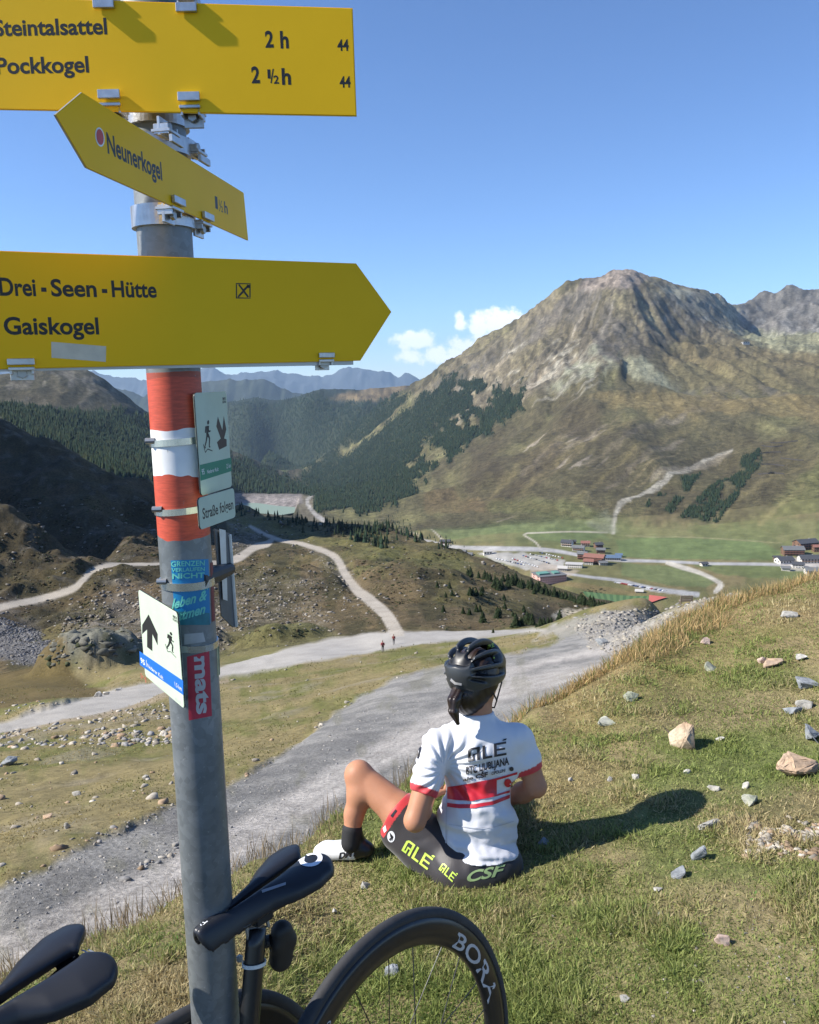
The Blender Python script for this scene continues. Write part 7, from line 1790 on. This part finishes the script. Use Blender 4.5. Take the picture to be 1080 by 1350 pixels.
# single stones on the bank
def rock(px, py, wpx, hpx, c, label, seed, ylo=0, group=None, name='stone'):
    g = drop(px, py + hpx * .42, ylo); k = (Vector(g).dot(Vector(_F))) / FPX; W_, H_ = wpx * k, hpx * k
    r = np.random.default_rng(seed); bm = bmesh.new(); p = r.normal(size=(13, 3)); p /= np.abs(p).max(axis=1)[:, None] ** .6 * np.linalg.norm(p, axis=1)[:, None] ** .4; p *= .8 + .3 * r.random((13, 1))
    [bm.verts.new(q) for q in p]; bmesh.ops.convex_hull(bm, input=bm.verts[:]); bmesh.ops.delete(bm, geom=[v for v in bm.verts if not v.link_faces], context='VERTS')
    bmesh.ops.bevel(bm, geom=bm.edges[:], offset=.09, segments=1, affect='EDGES'); bmesh.ops.triangulate(bm, faces=bm.faces[:])
    if wpx > 7:
        bmesh.ops.subdivide_edges(bm, edges=bm.edges[:], cuts=3 if wpx > 30 else 2 if wpx > 15 else 1)
        V_ = np.array([tuple(v.co) for v in bm.verts]); n = fbm(V_[:, 0] * 2.6 + V_[:, 2] * 1.7 + seed, V_[:, 1] * 2.6 - V_[:, 2] * 2.1, 5, seed, .65) + .5 * fbm(V_[:, 0] * 7 + V_[:, 1] * 5, V_[:, 2] * 8 - V_[:, 1] * 4, 3, seed + 9)
        for v, a in zip(bm.verts, n): v.co *= 1 + .16 * a
    lo_ = min(v.co.x for v in bm.verts); hx = max(v.co.x for v in bm.verts); lz = min(v.co.z for v in bm.verts); hz_ = max(v.co.z for v in bm.verts)
    for v in bm.verts: v.co = Vector((v.co.x / (hx - lo_) * W_, v.co.y * .42 * W_ * .9, v.co.z / (hz_ - lz) * H_ * 1.25))
    bmesh.ops.rotate(bm, cent=(0, 0, 0), matrix=Matrix.Rotation(r.uniform(-.25, .25), 3, 'Y'), verts=bm.verts)
    me = bpy.data.meshes.new(name); bm.to_mesh(me); bm.free()
    V_ = np.array([tuple(v.co) for v in me.vertices]); t = sstep(-.1, .5, fbm(V_[:, 0] / W_ * 3 + seed, V_[:, 2] / W_ * 3 + V_[:, 1] / W_ * 3, 4, seed))[:, None]
    cc = np.array(c[0]) * (1 - t) + np.array(c[1]) * t; set_col(me, cc)
    o = bpy.data.objects.new(name, me); me.materials.append(M_rk); COL.objects.link(o); o.location = Vector(g) + Vector((0, W_ * .2, H_ * .28)); tag(o, label, 'stone', group)
    return o
M_rk = rubble_mat('rock_surface', .006, 26)
CREAM = ((.50, .42, .31), (.38, .26, .17)); ORG = ((.44, .32, .22), (.38, .29, .22)); BLU = ((.28, .30, .32), (.20, .22, .235)); PALE = ((.40, .39, .36), (.30, .29, .26)); PINK = ((.50, .38, .32), (.40, .33, .28)); WHT = ((.50, .49, .46), (.38, .37, .34)); LICH = ((.34, .36, .27), (.45, .45, .38))
for i, (x, y, w_, h_, c, l) in enumerate((
    (905, 974, 58, 33, CREAM, 'angular cream and orange boulder standing alone on the grass slope, the largest stone'),
    (1058, 1014, 54, 26, ORG, 'flat orange slab at the right edge of the picture below the grey slab'),
    (1072, 962, 46, 34, BLU, 'large blue grey slab cut by the right edge of the picture'),
    (1065, 929, 26, 12, PALE, 'pale flat stone lying just above the large blue grey slab'),
    (1049, 938, 25, 10, BLU, 'small flat grey stone left of the pale flat stone by the right edge'),
    (1068, 902, 32, 11, BLU, 'flat blue grey stone, highest of the slabs along the right edge'),
    (1007, 871, 13, 9, PINK, 'small rounded pinkish stone high on the slope'), (1022, 876, 32, 6, ORG, 'tan flat stone sunk in the grass beside the rounded pinkish stone'), (1057, 867, 17, 8, WHT, 'small white stone high on the slope near the right edge'),
    (1043, 811, 24, 8, PALE, 'pale flat stone in the grass just below the slope crest at the right'), (940, 879, 19, 12, LICH, 'lichen covered flat stone above the cream boulder'), (833, 919, 22, 11, LICH, 'greenish lichen stone in the dry grass right of the road bend'),
    (801, 952, 28, 8, LICH, 'low flat stone half buried left of the cream boulder'), (933, 846, 18, 7, PINK, 'thin pink grey stone on the slope near the dry crest'), (951, 974, 12, 5, WHT, 'tiny flat white stone right of the cream boulder'),
    (907, 1017, 10, 7, WHT, 'small white stone straight below the cream boulder'), (839, 1024, 11, 7, WHT, 'small white stone right of two others in a loose row beside the cyclist'), (804, 1027, 8, 8, WHT, 'pointed white pebble in the middle of the loose row beside the cyclist'), (753, 1028, 7, 6, WHT, 'tiny white pebble nearest to the cyclist shoulder'),
    (938, 1087, 32, 15, PALE, 'pale stone at the tip of the cyclist shadow'), (924, 1128, 22, 17, BLU, 'blue grey stone below the tip of the cyclist shadow, the upper of two'), (896, 1152, 21, 12, BLU, 'blue grey stone below the tip of the cyclist shadow, the lower of two'),
    (991, 1056, 24, 13, LICH, 'rough lichen stone between the orange slab and the shadow tip'), (943, 1039, 17, 9, PALE, 'small pale double stone under the cream boulder'), (982, 1036, 12, 9, PALE, 'rough little stone left of the orange slab'),
    (441, 1202, 8, 7, WHT, 'tiny white pebble in the grass right of the centre saddle'), (482, 1168, 16, 9, PALE, 'pale crumbly stone in front of the white shoe'), (516, 1283, 17, 18, BLU, 'grey stone seen through the spokes of the big wheel'), (824, 1317, 13, 10, PALE, 'pale pebble near the bottom edge right of the wheel'), (868, 1173, 12, 6, PALE, 'small grey pebble right of the bare patch of grass'),
    (718, 1110, 16, 9, BLU, 'grey stone lying inside the cyclist shadow'), (955, 1241, 20, 14, PINK, 'flat pinkish stone in the grass at the lower right'), (870, 1205, 10, 7, BLU, 'dull grey pebble left of the flat pinkish stone'))):
    rock(x, y, w_, h_, c, l, 500 + i, group=None)
for i, (x, y, w_, h_, c, l) in enumerate(((88, 1089, 15, 9, PALE, 'rounded pale stone low on the meadow left of the signpost'), (192, 1025, 9, 7, PALE, 'pale stone on the meadow close to the signpost'), (62, 1077, 15, 5, ORG, 'flat brownish stone on the left meadow'), (100, 1047, 12, 5, PALE, 'flat pale stone above the flat brownish stone on the left meadow'),
    (10, 1005, 24, 10, BLU, 'grey slab at the left edge of the meadow'), (128, 930 - 14, 12, 7, WHT, 'white stone on the verge of the upper road, the left of three'), (140, 914, 9, 5, WHT, 'white stone on the verge of the upper road, the middle of three'), (155, 909, 9, 4, WHT, 'white stone on the verge of the upper road, the right of three'),
    (795, 884 - 38, 16, 9, BLU, 'grey block on the rubble beside the road bend'), (850, 850, 20, 8, ORG, 'orange brown slab on the rubble right of the road bend'), (826, 858, 16, 9, PALE, 'pale block at the inner side of the road bend'), (935, 800, 30, 12, BLU, 'large dark block on top of the rubble shoulder'))):
    rock(x, y, w_, h_, c, l, 560 + i, 6.5 if y > 850 else 15)
# patch of fine pale gravel in the grass at the right
P = samp(1500, 985, 1120, 1085, 1130, .5, 12); q = toward(P); P = P[fbm(q[0] / 14, q[1] / 9, 3, 77) > -.05]
scatter_stones('bare_gravel_patch', 'patch of small pale stones in the grass at the right edge', P, .004 + .016 * rng.random(len(P)) ** 3, WM, .2)
P = samp(420, 560, 1120, 1180, 1400, .5, 4); scatter_stones('bank_pebbles', 'tiny pebbles lying in the short grass of the near bank', P, .002 + .005 * rng.random(len(P)) ** 3, ((.22, .20, .17), (.30, .28, .25)), .2)
# ---------------------------------------------------------------- grass blades
M_grass = NM('grass_blades'); at = M_grass.new('ShaderNodeAttribute', attribute_name='Col'); M_grass.col(at.outputs[0]); M_grass.b.inputs['Roughness'].default_value = .6; M_grass.b.inputs['Specular IOR Level'].default_value = .25
tl = M_grass.new('ShaderNodeBsdfTranslucent'); M_grass.l.new(at.outputs[0], tl.inputs[0]); mx = M_grass.new('ShaderNodeMixShader'); mx.inputs[0].default_value = .35
M_grass.l.new(M_grass.b.outputs[0], mx.inputs[1]); M_grass.l.new(tl.outputs[0], mx.inputs[2]); M_grass.l.new(mx.outputs[0], M_grass.n['Material Output'].inputs[0]); M_grass = M_grass.m
def blades(name, label, P, Ln, Wd, Cc, lean=.5, up=1.0):
    n = len(P); a = rng.random(n) * 6.283; b = rng.random(n) * 6.283; lz = lean * rng.random(n)
    side = np.stack([np.cos(a), np.sin(a), 0 * a], 1) * (Wd / 2)[:, None]; dirv = np.stack([np.cos(b) * lz, np.sin(b) * lz, np.full(n, up)], 1); dirv /= np.linalg.norm(dirv, axis=1)[:, None]
    base = P - np.array([0, 0, .006]); tip = base + dirv * Ln[:, None]; mid = base + dirv * (Ln * .42)[:, None] * [1, 1, 1]; tip += np.stack([np.cos(b), np.sin(b), -.35 * np.ones(n)], 1) * (Ln * lz * .45)[:, None]
    V_ = np.stack([base, mid + side, tip, mid - side], 1).reshape(-1, 3); i = np.arange(n)[:, None] * 4
    F_ = i + [0, 1, 2, 3]; me = np_mesh(name, V_, F_); set_col(me, np.repeat(Cc, 4, 0)); o = link(name, me, M_grass); tag(o, kind='stuff'); o['label'] = label; o['category'] = 'grass'; return o
def gcol(P, dryk=0.0):
    n = len(P); x, y = P[:, 0], P[:, 1]
    d = fbm(x * 1.5, y * 1.5, 4, 601) * 1.3 + .55 * fbm(x * 5, y * 5, 3, 602) + dryk + .75 * (rng.random(n) - .5) - .02
    e = sstep(math.log(1), .0, np.interp(toward(P)[0], [p[0] for p in EDGE], [math.log(p[2]) for p in EDGE]) - np.log(y)) if False else 0
    t = sstep(-.25, .55, d)[:, None]; r = rng.random((n, 1))
    gr_ = np.array([.12, .17, .04]) * (1 - r) + np.array([.34, .38, .12]) * r; st = np.array([.56, .47, .26]) * (1 - r) + np.array([.34, .27, .14]) * r
    return gr_ * (1 - t) + st * t
P = samp(470000, -120, 1200, 760, 1460, .75, 13, bankm, .6)
# keep clear of stones' tops and of bare patches
bp = fbm(P[:, 0] * 2.1, P[:, 1] * 2.1, 4, 603); P = P[(bp < .42) | (rng.random(len(P)) < .45)]
pxy = toward(P); P = P[~((pxy[0] > 985) & (pxy[1] > 1088) & (pxy[1] < 1128) & (fbm(pxy[0] / 14, pxy[1] / 9, 3, 77) > .0) & (rng.random(len(P)) < .8))]
tuft = sstep(-.2, .5, fbm(P[:, 0] * 7, P[:, 1] * 7, 3, 604)); Ln = (.012 + .024 * rng.random(len(P)) ** 1.3) * (.65 + .9 * tuft)
blades('bank_grass', 'short green and straw coloured grass of the near bank', P, Ln, (.0024 + .0011 * P[:, 1] * .65) * (.7 + .6 * rng.random(len(P))), gcol(P), 1.1, .8)
print('blades', len(P))
# little broad leaves (clover, plantain)
P = samp(9000, -60, 1150, 800, 1420, .75, 6, bankm, .6); P = P[fbm(P[:, 0] * 3.3, P[:, 1] * 3.3, 3, 606) > .18]
n_ = len(P); blades('clover_leaves', 'small clover and plantain leaves among the grass', P, .010 + .014 * rng.random(n_), .007 + .006 * rng.random(n_), np.array([.09, .17, .035]) * (.7 + .7 * rng.random((n_, 1))), 2.2, .5)
# tall dry grass on the crest of the bank
px_ = rng.uniform(600, 1180, 19000); ey = np.interp(px_, [p[0] for p in EDGE], [p[2] for p in EDGE]); epx = np.interp(px_, [p[0] for p in EDGE], [p[1] for p in EDGE]); y_ = ey * (1.03 - .20 * rng.random(len(px_)) ** 1.5)
u_k = np.array([uv_dir(a, b)[0] for a, b in zip(px_[::50], epx[::50])]); u_k = np.interp(px_, px_[::50][np.argsort(px_[::50])], u_k[np.argsort(px_[::50])])
x_ = u_k * y_; P = np.stack([x_, y_, heightv(x_, y_)], 1); cl_ = fbm(P[:, 0] * 1.6, P[:, 1] * 1.6, 3, 607); kp = (cl_ > -.25 + 2.2 * (ey - y_) / ey) & (rng.random(len(P)) < sstep(600, 760, px_)); P = P[kp]; n_ = len(P)
straw = np.array([.50, .36, .17]) * (.6 + .7 * rng.random((n_, 1))); gg = rng.random(n_) < .22; straw[gg] = np.array([.13, .17, .05]) 
blades('dry_crest_grass', 'tall golden dry grass along the crest of the bank', P, .03 + .10 * rng.random(n_), .0035 + .0025 * rng.random(n_), straw, .7, 1.0)
print('dry', n_)
# thin stalks standing up against the road on the left crest
px_ = rng.uniform(-80, 640, 1500); ey = np.interp(px_, [p[0] for p in EDGE], [p[2] for p in EDGE]); epx = np.interp(px_, [p[0] for p in EDGE], [p[1] for p in EDGE]); y_ = ey * (1.01 - .10 * rng.random(len(px_)))
o_ = np.argsort(px_); uu = np.array([uv_dir(a, b)[0] for a, b in zip(px_, epx)]); x_ = uu * y_; P = np.stack([x_, y_, heightv(x_, y_)], 1)
n_ = len(P); blades('seed_stalks', 'thin dry seed stalks along the crest of the bank against the road', P, .05 + .13 * rng.random(n_) ** 2, .0024 + .0008 * rng.random(n_), np.array([.30, .23, .14]) * (.5 + .8 * rng.random((n_, 1))), .35, 1.0)
# meadow tufts farther off
P = samp(60000, -60, 900, 800, 1160, 9, 110, (1 - road1) * (1 - road2) * (1 - roadX) * (1 - rub * .8) * (1 - bankm) * sstep(-.35, .3, nz2(3, 608)), .9); n_ = len(P)
t = sstep(-.2, .4, fbm(P[:, 0] / 5, P[:, 1] / 5, 3, 72))[:, None]; cc = (np.array([.14, .15, .045]) * (1 - t) + np.array([.30, .24, .11]) * t) * (.75 + .5 * rng.random((n_, 1)))
blades('meadow_grass', 'grass tufts of the meadow beyond the lower road', P, .02 + .0017 * P[:, 1] * (.4 + rng.random(n_)), .010 + .0011 * P[:, 1], cc, 1.1, .9)
